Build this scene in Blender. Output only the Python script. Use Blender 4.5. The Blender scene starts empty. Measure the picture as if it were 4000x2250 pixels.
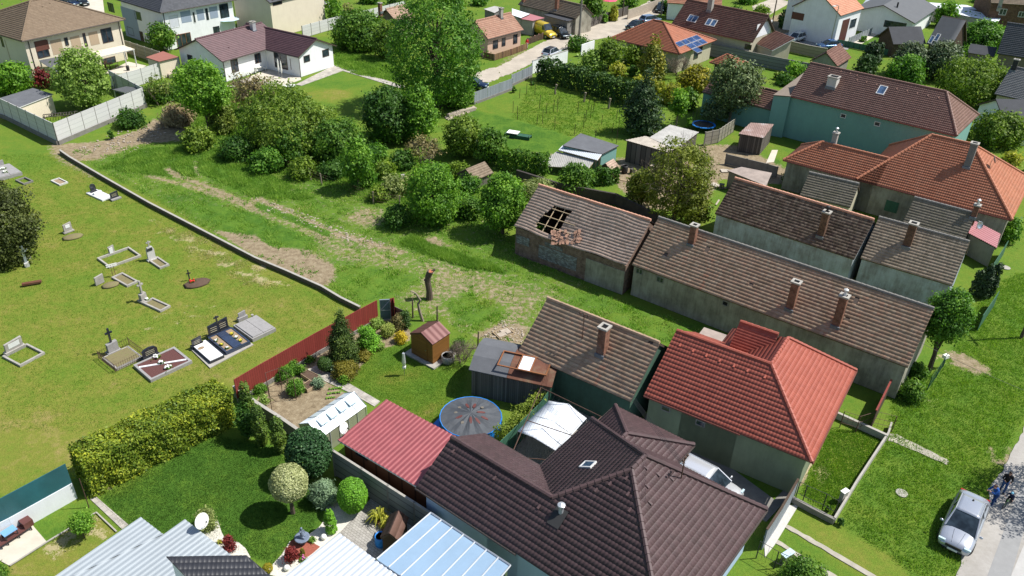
import bpy, math, random
import numpy as np
from mathutils import Vector, Matrix
sc=bpy.context.scene
COL=sc.collection
R_=random.Random(7); NR=np.random.default_rng(7)
# ---------------------------------------------------------------- camera
CF,CP,CR,CH=3147.,math.radians(31.53),math.radians(2.08),35.2
_f=Vector((0,math.cos(CP),-math.sin(CP))); _r=Vector((1,0,0)); _d=_f.cross(_r)
_rt=_r*math.cos(CR)-_d*math.sin(CR); _dn=_r*math.sin(CR)+_d*math.cos(CR)
CAMP=Vector((0,0,CH))
cd=bpy.data.cameras.new('camera'); cam=bpy.data.objects.new('camera',cd); COL.objects.link(cam)
cd.sensor_width=36; cd.lens=CF/4000*36; cd.clip_end=6000; cd.clip_start=.5
m=Matrix((_rt,-_dn,-_f)).transposed().to_4x4(); m.translation=CAMP; cam.matrix_world=m
sc.camera=cam
# ---------------------------------------------------------------- light
SUN_AZ,SUN_EL=math.radians(82),math.radians(55.5)
w=bpy.data.worlds.new('World'); sc.world=w; w.use_nodes=True
nt=w.node_tree; nt.nodes.clear()
sk=nt.nodes.new('ShaderNodeTexSky'); sk.sky_type='NISHITA'; sk.sun_disc=False
sk.sun_elevation=SUN_EL; sk.sun_rotation=SUN_AZ
bg=nt.nodes.new('ShaderNodeBackground'); bg.inputs[1].default_value=.1
ow=nt.nodes.new('ShaderNodeOutputWorld'); nt.links.new(sk.outputs[0],bg.inputs[0]); nt.links.new(bg.outputs[0],ow.inputs[0])
sl=bpy.data.lights.new('sun','SUN'); sl.energy=5.; sl.angle=math.radians(.5); sl.color=(1,.965,.91)
so=bpy.data.objects.new('sun',sl); COL.objects.link(so)
sd=Vector((math.sin(SUN_AZ)*math.cos(SUN_EL),math.cos(SUN_AZ)*math.cos(SUN_EL),math.sin(SUN_EL)))
so.rotation_euler=sd.to_track_quat('Z','Y').to_euler(); so.location=(60,60,90)
sc.view_settings.view_transform='Standard'; sc.view_settings.look='None'; sc.view_settings.exposure=.38; sc.view_settings.gamma=1
# ---------------------------------------------------------------- pixels of the photograph -> points of the place
def px(p):
    if len(p)==2: return p
    c,r=divmod(p[0],10); return ((c-1)*1000+p[1]/2.575,(r-1)*562.5+p[2]/2.575)
def ray(p):
    x,y=px(p); return (_rt*((x-2000)/CF)+_dn*((y-1125)/CF)+_f)
def G(p,h=0):
    d=ray(p); return CAMP+d*((h-CH)/d.z)
def ov(x,y): return (x*1.5528,y*1.5528)
def proj(v):
    d=Vector(v)-CAMP; z=d.dot(_f); return 2000+CF*d.dot(_rt)/z,1125+CF*d.dot(_dn)/z
def hit(p,q,n):
    d=ray(p); return CAMP+d*((Vector(q)-CAMP).dot(n)/d.dot(n))
def hgt(base,top):
    b=G(base); y=px(top)[1]; lo,hi=0,60
    for _ in range(40):
        m=(lo+hi)/2
        if proj(b+Vector((0,0,m)))[1]>y: lo=m
        else: hi=m
    return lo
def ppm(v): return CF/((Vector(v)-CAMP).dot(_f))
# ---------------------------------------------------------------- objects
def tag(o,label=None,cat=None,group=None,kind=None):
    if label: o['label']=label
    if cat: o['category']=cat
    if group: o['group']=group
    if kind: o['kind']=kind
    return o
def thing(name,label,cat,loc=(0,0,0),rot=0,group=None):
    o=bpy.data.objects.new(name,None); o.empty_display_size=.2; COL.objects.link(o)
    o.location=loc; o.rotation_euler=(0,0,rot); return tag(o,label,cat,group)
class MB:
    def __init__(s): s.v=[];s.f=[]
    def face(s,pts):
        k=len(s.v); s.v+= [tuple(p) for p in pts]; s.f.append(tuple(range(k,k+len(pts)))); return s
    def hexa(s,b,t):
        k=len(s.v); s.v+=[tuple(p) for p in b]+[tuple(p) for p in t]; n=len(b)
        s.f.append(tuple(k+i for i in reversed(range(n)))); s.f.append(tuple(k+n+i for i in range(n)))
        for i in range(n): j=(i+1)%n; s.f.append((k+i,k+j,k+n+j,k+n+i))
        return s
    def box(s,x0,y0,z0,x1,y1,z1,M=None):
        b=[(x0,y0,z0),(x1,y0,z0),(x1,y1,z0),(x0,y1,z0)]; t=[(a,c,z1) for a,c,_ in b]
        if M is not None: b=[M@Vector(p) for p in b]; t=[M@Vector(p) for p in t]
        return s.hexa(b,t)
    def prism(s,poly,z0,z1,M=None):
        b=[Vector((p[0],p[1],z0)) for p in poly]; t=[Vector((p[0],p[1],z1)) for p in poly]
        if M is not None: b=[M@p for p in b]; t=[M@p for p in t]
        return s.hexa(b,t)
    def slab(s,poly,th,up=0):
        P=[Vector(p) for p in poly]; n=(P[1]-P[0]).cross(P[2]-P[0]).normalized()
        if n.z<0: P.reverse(); n=-n
        return s.hexa([p-n*(th-up) for p in P],[p+n*up for p in P])
    def tube(s,pts,rad,n=6,cap=True):
        P=[Vector(p) for p in pts]
        if not isinstance(rad,(list,tuple)): rad=[rad]*len(P)
        k=len(s.v); prev=None
        for i,p in enumerate(P):
            d=(P[min(i+1,len(P)-1)]-P[max(i-1,0)]).normalized()
            a=d.cross(Vector((0,0,1)) if abs(d.z)<.9 else Vector((1,0,0))).normalized()
            if prev is not None:
                a=(prev-d*prev.dot(d)).normalized()
            prev=a; b=d.cross(a)
            for j in range(n):
                t=2*math.pi*j/n; s.v.append(tuple(p+a*(math.cos(t)*rad[i])+b*(math.sin(t)*rad[i])))
        for i in range(len(P)-1):
            for j in range(n):
                q=(j+1)%n; s.f.append((k+i*n+j,k+i*n+q,k+(i+1)*n+q,k+(i+1)*n+j))
        if cap:
            s.f.append(tuple(k+j for j in reversed(range(n)))); s.f.append(tuple(k+(len(P)-1)*n+j for j in range(n)))
        return s
    def lathe(s,prof,c=(0,0,0),n=12,sx=1,sy=1):
        k=len(s.v); m=len(prof)
        for r,z in prof:
            for j in range(n):
                t=2*math.pi*j/n; s.v.append((c[0]+r*math.cos(t)*sx,c[1]+r*math.sin(t)*sy,c[2]+z))
        for i in range(m-1):
            for j in range(n):
                q=(j+1)%n; s.f.append((k+i*n+j,k+i*n+q,k+(i+1)*n+q,k+(i+1)*n+j))
        s.f.append(tuple(k+j for j in reversed(range(n)))); s.f.append(tuple(k+(m-1)*n+j for j in range(n)))
        return s
    def ball(s,c,r,n=10,m=7,sz=1,sx=1,sy=1):
        return s.lathe([(max(r*math.sin(math.pi*i/m),.001),-r*sz*math.cos(math.pi*i/m)) for i in range(m+1)],c,n,sx,sy)
    def build(s,name,mat,parent=None,smooth=False):
        me=bpy.data.meshes.new(name); me.from_pydata(s.v,[],s.f); me.update()
        if smooth: me.polygons.foreach_set('use_smooth',[True]*len(me.polygons))
        o=bpy.data.objects.new(name,me); me.materials.append(mat); COL.objects.link(o)
        if parent is not None: o.parent=parent
        return o
def npmesh(name,V,F,mat,parent=None,uv=None,lv=None,smooth=False):
    V=np.asarray(V,np.float32); F=np.asarray(F,np.int32); me=bpy.data.meshes.new(name); k=F.shape[1]
    me.vertices.add(len(V)); me.vertices.foreach_set('co',V.ravel()); me.loops.add(F.size); me.loops.foreach_set('vertex_index',F.ravel())
    me.polygons.add(len(F)); me.polygons.foreach_set('loop_start',np.arange(0,F.size,k,dtype=np.int32)); me.polygons.foreach_set('loop_total',np.full(len(F),k,np.int32))
    if smooth: me.polygons.foreach_set('use_smooth',np.ones(len(F),bool))
    if uv is not None:
        l=me.uv_layers.new(name='UVMap'); l.data.foreach_set('uv',np.asarray(uv,np.float32)[F.ravel()].ravel())
    if lv is not None:
        for nm,a in (lv.items() if isinstance(lv,dict) else [('lv',lv)]):
            at=me.attributes.new(nm,'FLOAT','POINT'); at.data.foreach_set('value',np.asarray(a,np.float32))
    me.update(calc_edges=True); me.validate()
    me.materials.append(mat); o=bpy.data.objects.new(name,me); COL.objects.link(o)
    if parent is not None: o.parent=parent
    return o
# ---------------------------------------------------------------- materials
class NG:
    def __init__(s,name):
        s.m=bpy.data.materials.new(name); s.m.use_nodes=True; s.t=s.m.node_tree; s.t.nodes.clear()
        s.o=s.t.nodes.new('ShaderNodeOutputMaterial'); s.b=s.n('ShaderNodeBsdfPrincipled'); s.l(s.b,0,s.o,0)
        s.tc=s.n('ShaderNodeTexCoord')
    def n(s,t,**k):
        q=s.t.nodes.new(t)
        for a,b in k.items():
            if a.startswith('i_'): q.inputs[int(a[2:])].default_value=b
            else: setattr(q,a,b)
        return q
    def l(s,a,i,b,j): s.t.links.new(a.outputs[i],b.inputs[j])
    def noise(s,scale,det=4,rough=.6,vec=None,sc3=None):
        q=s.n('ShaderNodeTexNoise'); q.inputs['Scale'].default_value=scale; q.inputs['Detail'].default_value=det; q.inputs['Roughness'].default_value=rough
        src=vec or (s.tc,3)
        if sc3:
            mp=s.n('ShaderNodeMapping'); mp.inputs['Scale'].default_value=sc3; s.l(src[0],src[1],mp,0); src=(mp,0)
        s.l(src[0],src[1],q,0); return q
    def ramp(s,src,si,stops,interp='LINEAR'):
        q=s.n('ShaderNodeValToRGB'); e=q.color_ramp; e.interpolation=interp
        while len(e.elements)<len(stops): e.elements.new(.5)
        for el,(p,c) in zip(e.elements,stops):
            el.position=p; el.color=(c,c,c,1) if not hasattr(c,'__len__') else (*c[:3],1)
        s.l(src,si,q,0); return q
    def mix(s,fac,a,b,mode='MIX'):
        q=s.n('ShaderNodeMix',data_type='RGBA',blend_type=mode)
        for v,i in ((fac,0),(a,6),(b,7)):
            if isinstance(v,tuple) and hasattr(v[0],'outputs'): s.l(v[0],v[1],q,i)
            elif i==0: q.inputs[0].default_value=v
            else: q.inputs[i].default_value=(*v[:3],1)
        return (q,2)
    def math(s,op,a,b=0,c=None):
        q=s.n('ShaderNodeMath',operation=op)
        for i,v in enumerate((a,b,c)):
            if v is None: continue
            if isinstance(v,tuple): s.l(v[0],v[1],q,i)
            else: q.inputs[i].default_value=v
        return (q,0)
    def bump(s,h,st,dist=.02):
        q=s.n('ShaderNodeBump'); q.inputs['Strength'].default_value=st; q.inputs['Distance'].default_value=dist; s.l(h[0],h[1],q,2 if 'Height' not in q.inputs else list(q.inputs).index(q.inputs['Height'])); s.l(q,0,s.b,list(s.b.inputs).index(s.b.inputs['Normal'])); return q
    def col(s,c,rough=.8,metal=0,spec=.4):
        if isinstance(c,tuple) and hasattr(c[0],'outputs'): s.l(c[0],c[1],s.b,0)
        else: s.b.inputs[0].default_value=(*c[:3],1)
        s.b.inputs['Roughness'].default_value=rough; s.b.inputs['Metallic'].default_value=metal; s.b.inputs['Specular IOR Level'].default_value=spec
        return s.m
def K(c,k): return tuple(min(1,x*k) for x in c[:3])
_mc={}
def mat(name,c,rough=.8,var=.15,scale=2.,bump=.25,metal=0,spec=.35,c2=None,fine=30):
    if name in _mc: return _mc[name]
    g=NG(name); a=g.noise(scale,6,.65); b=g.noise(fine,3,.6)
    f=g.math('ADD',g.math('MULTIPLY',(a,0),.65),g.math('MULTIPLY',(b,0),.35))
    r=g.ramp(f[0],0,[(.3,K(c,1-var)),(.52,c),(.7,c2 or K(c,1+var))])
    if bump: g.bump((b,0),bump,.01)
    _mc[name]=g.col((r,0),rough,metal,spec); return _mc[name]
def plaster(name,c,stain=(.12,.11,.1),amt=.5,sc=.8,rough=.9):
    """painted wall with damp stains rising from the foot and blotches"""
    if name in _mc: return _mc[name]
    g=NG(name); a=g.noise(sc,7,.7); b=g.noise(25,3,.6); v=g.noise(1.2,5,.7,sc3=(3,3,.5))
    f=g.math('MULTIPLY',g.math('ADD',g.math('MULTIPLY',(a,0),.6),g.math('MULTIPLY',(v,0),.4)),1)
    r=g.ramp(f[0],0,[(.42,0.),(.62,1.)])
    base=g.mix((b,0),K(c,.88),K(c,1.08))
    c3=g.mix(g.math('MULTIPLY',(r,0),amt),base,stain)
    g.bump((b,0),.2,.01); _mc[name]=g.col(c3,rough,0,.2); return _mc[name]
def tilemat(name,cols,stain=(.05,.045,.04),amt=.35,rough=.75,spec=.3,streak=.5,sc=.5,k=1.):
    streak=min(.85,streak+.25)
    """roof tiles: one random tint per tile from the UV cell, blotches of lichen and soot on top"""
    cols=[K(c,k) for c in cols]; stain=K(stain,k); g=NG(name); u=g.n('ShaderNodeSeparateXYZ'); g.l(g.tc,2,u,0)
    fx=g.math('FLOOR',(u,0)); fy=g.math('FLOOR',(u,1))
    cb=g.n('ShaderNodeCombineXYZ'); g.l(fx[0],0,cb,0); g.l(fy[0],0,cb,1)
    wn=g.n('ShaderNodeTexWhiteNoise',noise_dimensions='2D'); g.l(cb,0,wn,0)
    big=g.noise(.35,4,.6,sc3=(1,1,1)); st=g.noise(1.,3,.6,vec=(cb,0),sc3=(.32,.05,1))
    f=g.math('ADD',g.math('MULTIPLY',(wn,0),1-streak),g.math('MULTIPLY',(st,0),streak))
    k=len(cols); r=g.ramp(f[0],0,[(.12+.76*i/(k-1),c) for i,c in enumerate(cols)])
    a=g.noise(sc*3,6,.7); rr=g.ramp(a,0,[(.45,0.),(.66,1.)])
    fi=g.noise(40,2,.5); c=g.mix(g.math('MULTIPLY',(rr,0),amt),(r,0),stain); c=g.mix(.25,c,g.mix((fi,0),(.25,.25,.25),(1,1,1)),'MULTIPLY')
    g.bump((fi,0),.25,.006); m=g.col(c,rough,0,spec); _mc[name]=m; return m
def leafmat(name,c1,c2,c3=None,tr=.34,rough=.55):
    if name in _mc: return _mc[name]
    g=NG(name); at=g.n('ShaderNodeAttribute',attribute_name='lv')
    c1,c2,c3=[(c[0]*1.75,c[1]*1.85,c[2]*1.45) for c in (c1,c2,c3)]; st=[(0,c1),(.55,c2),(1,c3)]
    r=g.ramp(at,2,st); g.col((r,0),rough,0,.25)
    t=g.n('ShaderNodeBsdfTranslucent'); g.l(*g.mix(1.,(r,0),(1.15,1.3,.6),'MULTIPLY'),t,0)
    mx=g.n('ShaderNodeMixShader'); mx.inputs[0].default_value=tr; g.l(g.b,0,mx,1); g.l(t,0,mx,2); g.l(mx,0,g.o,0)
    _mc[name]=g.m; return g.m
def brickmat(name,c1,c2,mortar,s=4.,rough=.9,bw=.5,rh=.25,bias=0.):
    if name in _mc: return _mc[name]
    g=NG(name); u=g.n('ShaderNodeSeparateXYZ'); g.l(g.tc,3,u,0)
    cb=g.n('ShaderNodeCombineXYZ'); g.l(g.math('ADD',(u,0),(u,1))[0],0,cb,0); g.l(u,2,cb,1)
    b=g.n('ShaderNodeTexBrick'); g.l(cb,0,b,0); b.inputs['Scale'].default_value=s; b.inputs['Mortar Size'].default_value=.02
    b.inputs['Brick Width'].default_value=bw; b.inputs['Row Height'].default_value=rh; b.inputs['Bias'].default_value=bias
    b.inputs['Color1'].default_value=(*c1,1); b.inputs['Color2'].default_value=(*c2,1); b.inputs['Mortar'].default_value=(*mortar,1)
    n=g.noise(3,5,.6); r=g.ramp(n,0,[(.35,.45),(.6,1.)]); c=g.mix(.8,(b,0),(r,0),'MULTIPLY')
    _mc[name]=g.col(c,rough,0,.2); return _mc[name]
def plankmat(name,c,dark,w=.14,axis=2,rough=.7,var=.3):
    """boards: a dark joint every w metres across the chosen local axis (3 = x+y)"""
    if name in _mc: return _mc[name]
    g=NG(name); u=g.n('ShaderNodeSeparateXYZ'); g.l(g.tc,3,u,0)
    s=(u,axis) if axis<3 else g.math('ADD',(u,0),(u,1))
    q=g.math('DIVIDE',s,w); fr=g.math('FRACT',q); fl=g.math('FLOOR',q)
    wn=g.n('ShaderNodeTexWhiteNoise',noise_dimensions='1D'); g.l(fl[0],0,wn,1)
    base=g.mix((wn,0),K(c,1-var),K(c,1+var)); n=g.noise(6,5,.6); base=g.mix(.4,base,g.mix((n,0),(.5,.5,.5),(1.1,1.1,1.1)),'MULTIPLY')
    j=g.math('LESS_THAN',fr,.12); c3=g.mix(j,base,dark); _mc[name]=g.col(c3,rough,0,.3); return _mc[name]
def glass(name,c=(.02,.03,.04),rough=.08):
    if name in _mc: return _mc[name]
    g=NG(name); n=g.noise(1.5,2); r=g.ramp(n,0,[(.35,K(c,.6)),(.65,K(c,1.8))]); _mc[name]=g.col((r,0),rough,0,.6); return _mc[name]
# ---------------------------------------------------------------- tiled surface: real courses and rolls
def O_np(o): return np.array(o)
def tileplane(poly,tw=.3,ch=.36,amp=.03,lip=.035,seg=4,udir=None,jit=0.,warp=None,skip=None,acc=None,edge=0.):
    P=[Vector(p) for p in poly]; n=(P[1]-P[0]).cross(P[2]-P[0]).normalized()
    if n.z<0: n=-n
    if udir is not None:
        u=Vector(udir); u=(u-n*u.dot(n)).normalized()
    else:
        u=Vector((0,0,1)).cross(n); u=u.normalized() if u.length>1e-5 else (P[1]-P[0]).normalized()
    v=n.cross(u).normalized()
    o=P[0]; ab=[((p-o).dot(u),(p-o).dot(v)) for p in P]; b0=min(q[1] for q in ab); b1=max(q[1] for q in ab)
    def ext(b):
        xs=[]
        for i in range(len(ab)):
            (x1,y1),(x2,y2)=ab[i],ab[(i+1)%len(ab)]
            if (y1<=b)!=(y2<=b): xs.append(x1+(b-y1)/(y2-y1)*(x2-x1))
        return (min(xs),max(xs)) if len(xs)>=2 else None
    O=np.array(o);U=np.array(u);W=np.array(v);Nn=np.array(n)
    rng=np.random.default_rng(int(abs(o.x*13+o.y*7))%9999)
    Vs,Fs,UVs,k=acc if acc is not None else ([],[],[],0)
    if acc is not None: k=sum(len(x) for x in Vs)
    if not ch:
        a0=min(q[0] for q in ab); a1=max(q[0] for q in ab); s=tw/seg; ba=[(q[1],q[0]) for q in ab]; ab2=ab; ab=ba
        t=np.unique(np.r_[np.arange(math.floor(a0/s),math.ceil(a1/s)+1)*s,[q[1] for q in ab]]); tc=np.clip(t,a0+1e-4,a1-1e-4); E=[ext(x) or (0,0) for x in tc]; lo=np.array([x[0] for x in E]); hi=np.array([x[1] for x in E]); wv=amp*(.5+.5*np.sin(2*np.pi*t/tw)) if seg>1 else 0*t
        A=O_np(o)+np.outer(tc,np.array(u))+np.outer(lo,np.array(v))+np.outer(wv,np.array(n)); B=O_np(o)+np.outer(tc,np.array(u))+np.outer(hi,np.array(v))+np.outer(wv,np.array(n))
        Vs,Fs,UVs,k=acc if acc is not None else ([],[],[],0); k=sum(len(x) for x in Vs); m=len(t); i=np.arange(m-1); Vs.append(np.vstack([A,B])); UVs.append(np.vstack([np.c_[t/tw,lo],np.c_[t/tw,hi]])); Fs.append(np.c_[k+i,k+i+1,k+m+i+1,k+m+i]); return (Vs,Fs,UVs,k)
    rows=max(1,math.ceil((b1-b0)/ch-.2)); c=ch; e=1e-4; ou=o.dot(u)
    for r in range(rows):
        y0=b0+r*c; y1=min(y0+c,b1) if r<rows-1 else b1; E0=ext(y0+e); E1=ext(y1-e)
        if E0 is None or E1 is None: continue
        lo=min(E0[0],E1[0]); hi=max(E0[1],E1[1]); s=tw/seg
        t=np.arange(math.floor((lo+ou)/s),math.ceil((hi+ou)/s)+1)*s-ou
        if len(t)<2: continue
        a0=np.clip(t,*E0); a1=np.clip(t,*E1)
        ph=(t+ou)/tw; wv=amp*np.abs(np.sin(np.pi*(a0+ou)/tw)); wz=amp*np.abs(np.sin(np.pi*(a1+ou)/tw))
        jt=(rng.random(len(t)//seg+2)[(np.arange(len(t))//seg)]-.5)*jit
        z0=wv+lip+jt; z1=wz
        yy=np.full_like(t,y0)+(jt*1.2 if jit else 0)
        A=O+np.outer(a0,U)+np.outer(yy,W)+np.outer(z0,Nn)
        B=O+np.outer(a1,U)+np.outer(np.full_like(t,y1),W)+np.outer(z1,Nn)
        C=O+np.outer(a0,U)+np.outer(yy,W)+np.outer(wv*.3-.01,Nn)
        if warp is not None:
            for X,aa,y in ((A,a0,y0),(B,a1,y1),(C,a0,y0)): X[:,2]+=warp(aa,np.full_like(aa,y)-b0)
        m=len(t); Vs.append(np.vstack([A,B,C]))
        UVs.append(np.vstack([np.c_[ph,np.full(m,r+.02)],np.c_[ph,np.full(m,r+.98)],np.c_[ph,np.full(m,r+.01)]]))
        i=np.arange(m-1)
        ok=np.abs(a0[1:]-a0[:-1])+np.abs(a1[1:]-a1[:-1])>1e-6
        if skip is not None: ok&=~skip((a0[1:]+a0[:-1])/2,(y0+y1)/2-b0)
        i=i[ok]
        Fs.append(np.c_[k+i,k+i+1,k+m+i+1,k+m+i]); Fs.append(np.c_[k+2*m+i,k+2*m+i+1,k+i+1,k+i]); k+=3*m
    return (Vs,Fs,UVs,k)
def tilebuild(name,acc,mat,parent):
    V=np.vstack(acc[0]); F=np.vstack(acc[1]); UV=np.vstack(acc[2]); return npmesh(name,V,F,mat,parent,uv=UV)
def acc0(): return ([],[],[],0)
STY=dict(old=dict(tw=.22,ch=.285,amp=.014,lip=.026,seg=2,jit=.02),
 new=dict(tw=.2,ch=.3,amp=.028,lip=.028,seg=3),
 far=dict(tw=.25,ch=.33,amp=.02,lip=.024,seg=2),
 new2=dict(tw=.2,ch=.2,amp=.006,lip=.003,seg=2),
 corr=dict(tw=.2,ch=None,amp=.04,lip=0,seg=4),
 corr2=dict(tw=.3,ch=None,amp=.045,lip=0,seg=6),
 flat=dict(tw=1.,ch=None,amp=0,lip=.0,seg=1),
 seam=dict(tw=.5,ch=None,amp=.02,lip=0,seg=8))
def ridge(mb,p,q,r=.13,step=.38):
    p,q=Vector(p),Vector(q); n=max(1,int((q-p).length/step)); pts=[];rad=[]
    for i in range(n):
        a=p.lerp(q,i/n); b=p.lerp(q,(i+.96)/n); pts+=[a,b]; rad+=[r*1.12,r*.92]
    mb.tube(pts,rad,7)
# ---------------------------------------------------------------- houses
class House:
    def __init__(s,name,label,a,b,he,cat='house',group=None):
        A,B=G(a,he),G(b,he); u=(B-A); s.L=math.hypot(u.x,u.y); s.rot=math.atan2(u.y,u.x)
        s.e=thing(name,label,cat,(A.x,A.y,0),s.rot,group)
        s.M=Matrix.Translation((A.x,A.y,0))@Matrix.Rotation(s.rot,4,'Z'); s.Mi=s.M.inverted(); s.he=he; s.faces={}; s.planes={}; s.nm=name
    def loc(s,p,h): return s.Mi@G(p,h)
    def hit(s,p,pl):
        q,n=pl; return s.Mi@hit(p,s.M@Vector(q),s.M.to_3x3()@Vector(n))
    def autoridge(s,rp,pitch,he=None,y0=0.,x=None):
        """where the ray of a ridge pixel meets the slope that rises from the eave"""
        he=he or s.he; t=math.tan(math.radians(pitch)); return s.hit(rp,((0,y0,he),(0,-math.sin(math.radians(pitch)),math.cos(math.radians(pitch)))))
    def block(s,x0,x1,y0,y1,he,hr,rm,wm,sty='far',axis='x',ends=(0,0),ov=(.35,.15),yr=None,rk=True,walls=True,warp=None,skip=None,slab=True,key='',rmat2=None,th=.12,gut=None,rr=.13,wnm='wall',rnm='roof',fp=None,nor=(),xr=None):
        f=(lambda p:Vector(p)) if axis=='x' else (lambda p:Vector((p[1],p[0],p[2])))
        if axis=='y': x0,x1,y0,y1=y0,y1,x0,x1
        ym=(y0+y1)/2 if yr is None else yr
        c=[(x0,y0,he),(x1,y0,he),(x1,y1,he),(x0,y1,he)]; r0=(x0+ends[0],ym,hr); r1=(x1-ends[1],ym,hr)
        pl={'f':[c[0],c[1],r1,r0],'b':[c[2],c[3],r0,r1]}
        if ends[0]>0: pl['l']=[c[3],c[0],r0]
        if ends[1]>0: pl['r']=[c[1],c[2],r1]
        a=acc0(); a=[a[0],a[1],a[2],0]; mb=MB(); S=STY[sty]
        for k,q in pl.items():
            if fp and k in fp and fp[k] is None: continue
            Q=[Vector(p) for p in fp[k]] if fp and k in fp else [f(p) for p in q]
            res=tileplane(Q,acc=a,warp=warp if k=='f' else None,skip=skip if k=='f' else None,**S)
            n=(Q[1]-Q[0]).cross(Q[2]-Q[0]); n=-n if n.z<0 else n; s.planes[key+k]=(Q[0],n.normalized())
            if slab: mb.slab(Q,th,-.012)
        roof=tilebuild(rnm,a,rm,s.e)
        if slab: mb.build('roof_edge',rmat2 or MT['fascia'],roof)
        if rk:
            rb=MB(); up=Vector((0,0,.05))
            ridge(rb,f(r0)+up,f(r1)+up,rr) if (Vector(r1)-Vector(r0)).length>.3 else None
            if ends[0]>0: [ridge(rb,f(c[i])+up,f(r0)+up,rr) for i in (0,3) if i not in nor]
            if ends[1]>0: [ridge(rb,f(c[i])+up,f(r1)+up,rr) for i in (1,2) if i not in nor]
            for p,q in xr or (): ridge(rb,Vector(p)+up,Vector(q)+up,rr)
            if rb.v: rb.build('ridge_tiles',rm if rk is True else rk,roof,smooth=False)
        if walls:
            oe,og=ov; t=(hr-he)/max(.1,(ym-y0)); t2=(hr-he)/max(.1,(y1-ym)); wb=MB()
            zt=he+min(oe*t,oe*t2)-th-.03
            gx0=x0+(og if ends[0]==0 else oe); gx1=x1-(og if ends[1]==0 else oe); gy0=y0+oe; gy1=y1-oe
            if ends[0]==0 and ends[1]==0:
                pr=[(gy0,0),(gy1,0),(gy1,zt),(ym,hr-th-.05),(gy0,zt)]
                wb.hexa([f((gx0,p[0],p[1])) for p in pr],[f((gx1,p[0],p[1])) for p in pr])
            else:
                b=[f((gx0,gy0,0)),f((gx1,gy0,0)),f((gx1,gy1,0)),f((gx0,gy1,0))]; wb.hexa(b,[p+Vector((0,0,zt)) for p in b])
                for i,(e,gx,sg) in enumerate(((ends[0],gx0,1),(ends[1],gx1,-1))):
                    if e==0:
                        pr=[(gy0+.01,zt-.3),(gy1-.01,zt-.3),(gy1-.01,zt),(ym,hr-th-.05),(gy0+.01,zt)]
                        wb.hexa([f((gx-sg*.003,p[0],p[1])) for p in pr],[f((gx+sg*.2,p[0],p[1])) for p in pr])
            wb.build(wnm,wm,s.e)
            if axis=='x': F={'y0':((0,gy0,0),(0,-1,0)),'y1':((0,gy1,0),(0,1,0)),'x0':((gx0,0,0),(-1,0,0)),'x1':((gx1,0,0),(1,0,0))}
            else: F={'x0':((gy0,0,0),(-1,0,0)),'x1':((gy1,0,0),(1,0,0)),'y0':((0,gx0,0),(0,-1,0)),'y1':((0,gx1,0),(0,1,0))}
            for k,v in F.items(): s.faces[key+k]=v
            if gut:
                g=MB()
                for yy,sg in ((y0,-1),(y1,1)): g.tube([f((x0,yy+sg*.05,he-.05)),f((x1,yy+sg*.05,he-.05))],.06,6)
                g.build('gutter',gut,s.e)
        return roof
    def mono(s,x0,x1,y0,y1,h0,h1,rm,wm,sty='corr',ov=.15,th=.1,key='',udir=None,walls=True,axis='y',rnm='roof',wnm='wall',edge=None):
        """one slope: height h0 at the y0 edge, h1 at the y1 edge (axis 'x': x0 / x1)"""
        z=(lambda x,y:h0+(h1-h0)*(y-y0)/(y1-y0)) if axis=='y' else (lambda x,y:h0+(h1-h0)*(x-x0)/(x1-x0))
        c=[Vector((x,y,z(x,y))) for x,y in ((x0,y0),(x1,y0),(x1,y1),(x0,y1))]
        a=list(acc0()); tileplane(c,acc=a,udir=udir or ((1,0,0) if axis=='y' else (0,1,0)),**STY[sty]); roof=tilebuild(rnm,a,rm,s.e)
        MB().slab(c,th,-.012).build('roof_edge',edge or MT['fascia'],roof)
        n=(c[1]-c[0]).cross(c[2]-c[0]); s.planes[key+'f']=(c[0],n.normalized())
        if walls:
            q=[(x0+ov,y0+ov),(x1-ov,y0+ov),(x1-ov,y1-ov),(x0+ov,y1-ov)]
            MB().hexa([Vector((x,y,0)) for x,y in q],[Vector((x,y,z(x,y)-th-.02)) for x,y in q]).build(wnm,wm,s.e)
            s.faces.update({key+'y0':((0,y0+ov,0),(0,-1,0)),key+'y1':((0,y1-ov,0),(0,1,0)),key+'x0':((x0+ov,0,0),(-1,0,0)),key+'x1':((x1-ov,0,0),(1,0,0))})
        return roof
    def wframe(s,face):
        q,n=s.faces[face]; q=Vector(q); n=Vector(n); u=Vector((0,0,1)).cross(n).normalized(); return q,n,u
    def rect(s,pa,pb,face):
        q,n,u=s.wframe(face); A=s.hit(pa,(q,n)); B=s.hit(pb,(q,n)); ua,ub=(A-q).dot(u),(B-q).dot(u)
        return min(ua,ub),max(ua,ub),min(A.z,B.z),max(A.z,B.z)
    def wbox(s,mb,face,u0,u1,z0,z1,d0,d1):
        q,n,u=s.wframe(face); b=[q+u*a+n*d+Vector((0,0,z0)) for a,d in ((u0,d0),(u1,d0),(u1,d1),(u0,d1))]
        return mb.hexa(b,[p+Vector((0,0,z1-z0)) for p in b])
    def win(s,pa,pb,face='y0',fr='wframe',pane='glass',bars=1,nm='window',sill=None,fw=.07,hb=0):
        u0,u1,z0,z1=s.rect(pa,pb,face); u1=max(u1,u0+.3); z1=max(z1,z0+.3); z0=max(z0,.02)
        m=MB(); d=.035
        s.wbox(m,face,u0-fw,u1+fw,z1,z1+fw,-.05,d); s.wbox(m,face,u0-fw,u1+fw,z0-fw,z0,-.05,d+(.04 if sill else 0))
        s.wbox(m,face,u0-fw,u0,z0,z1,-.05,d); s.wbox(m,face,u1,u1+fw,z0,z1,-.05,d)
        for i in range(1,bars): c=u0+(u1-u0)*i/bars; s.wbox(m,face,c-.03,c+.03,z0,z1,-.03,d-.008)
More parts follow.
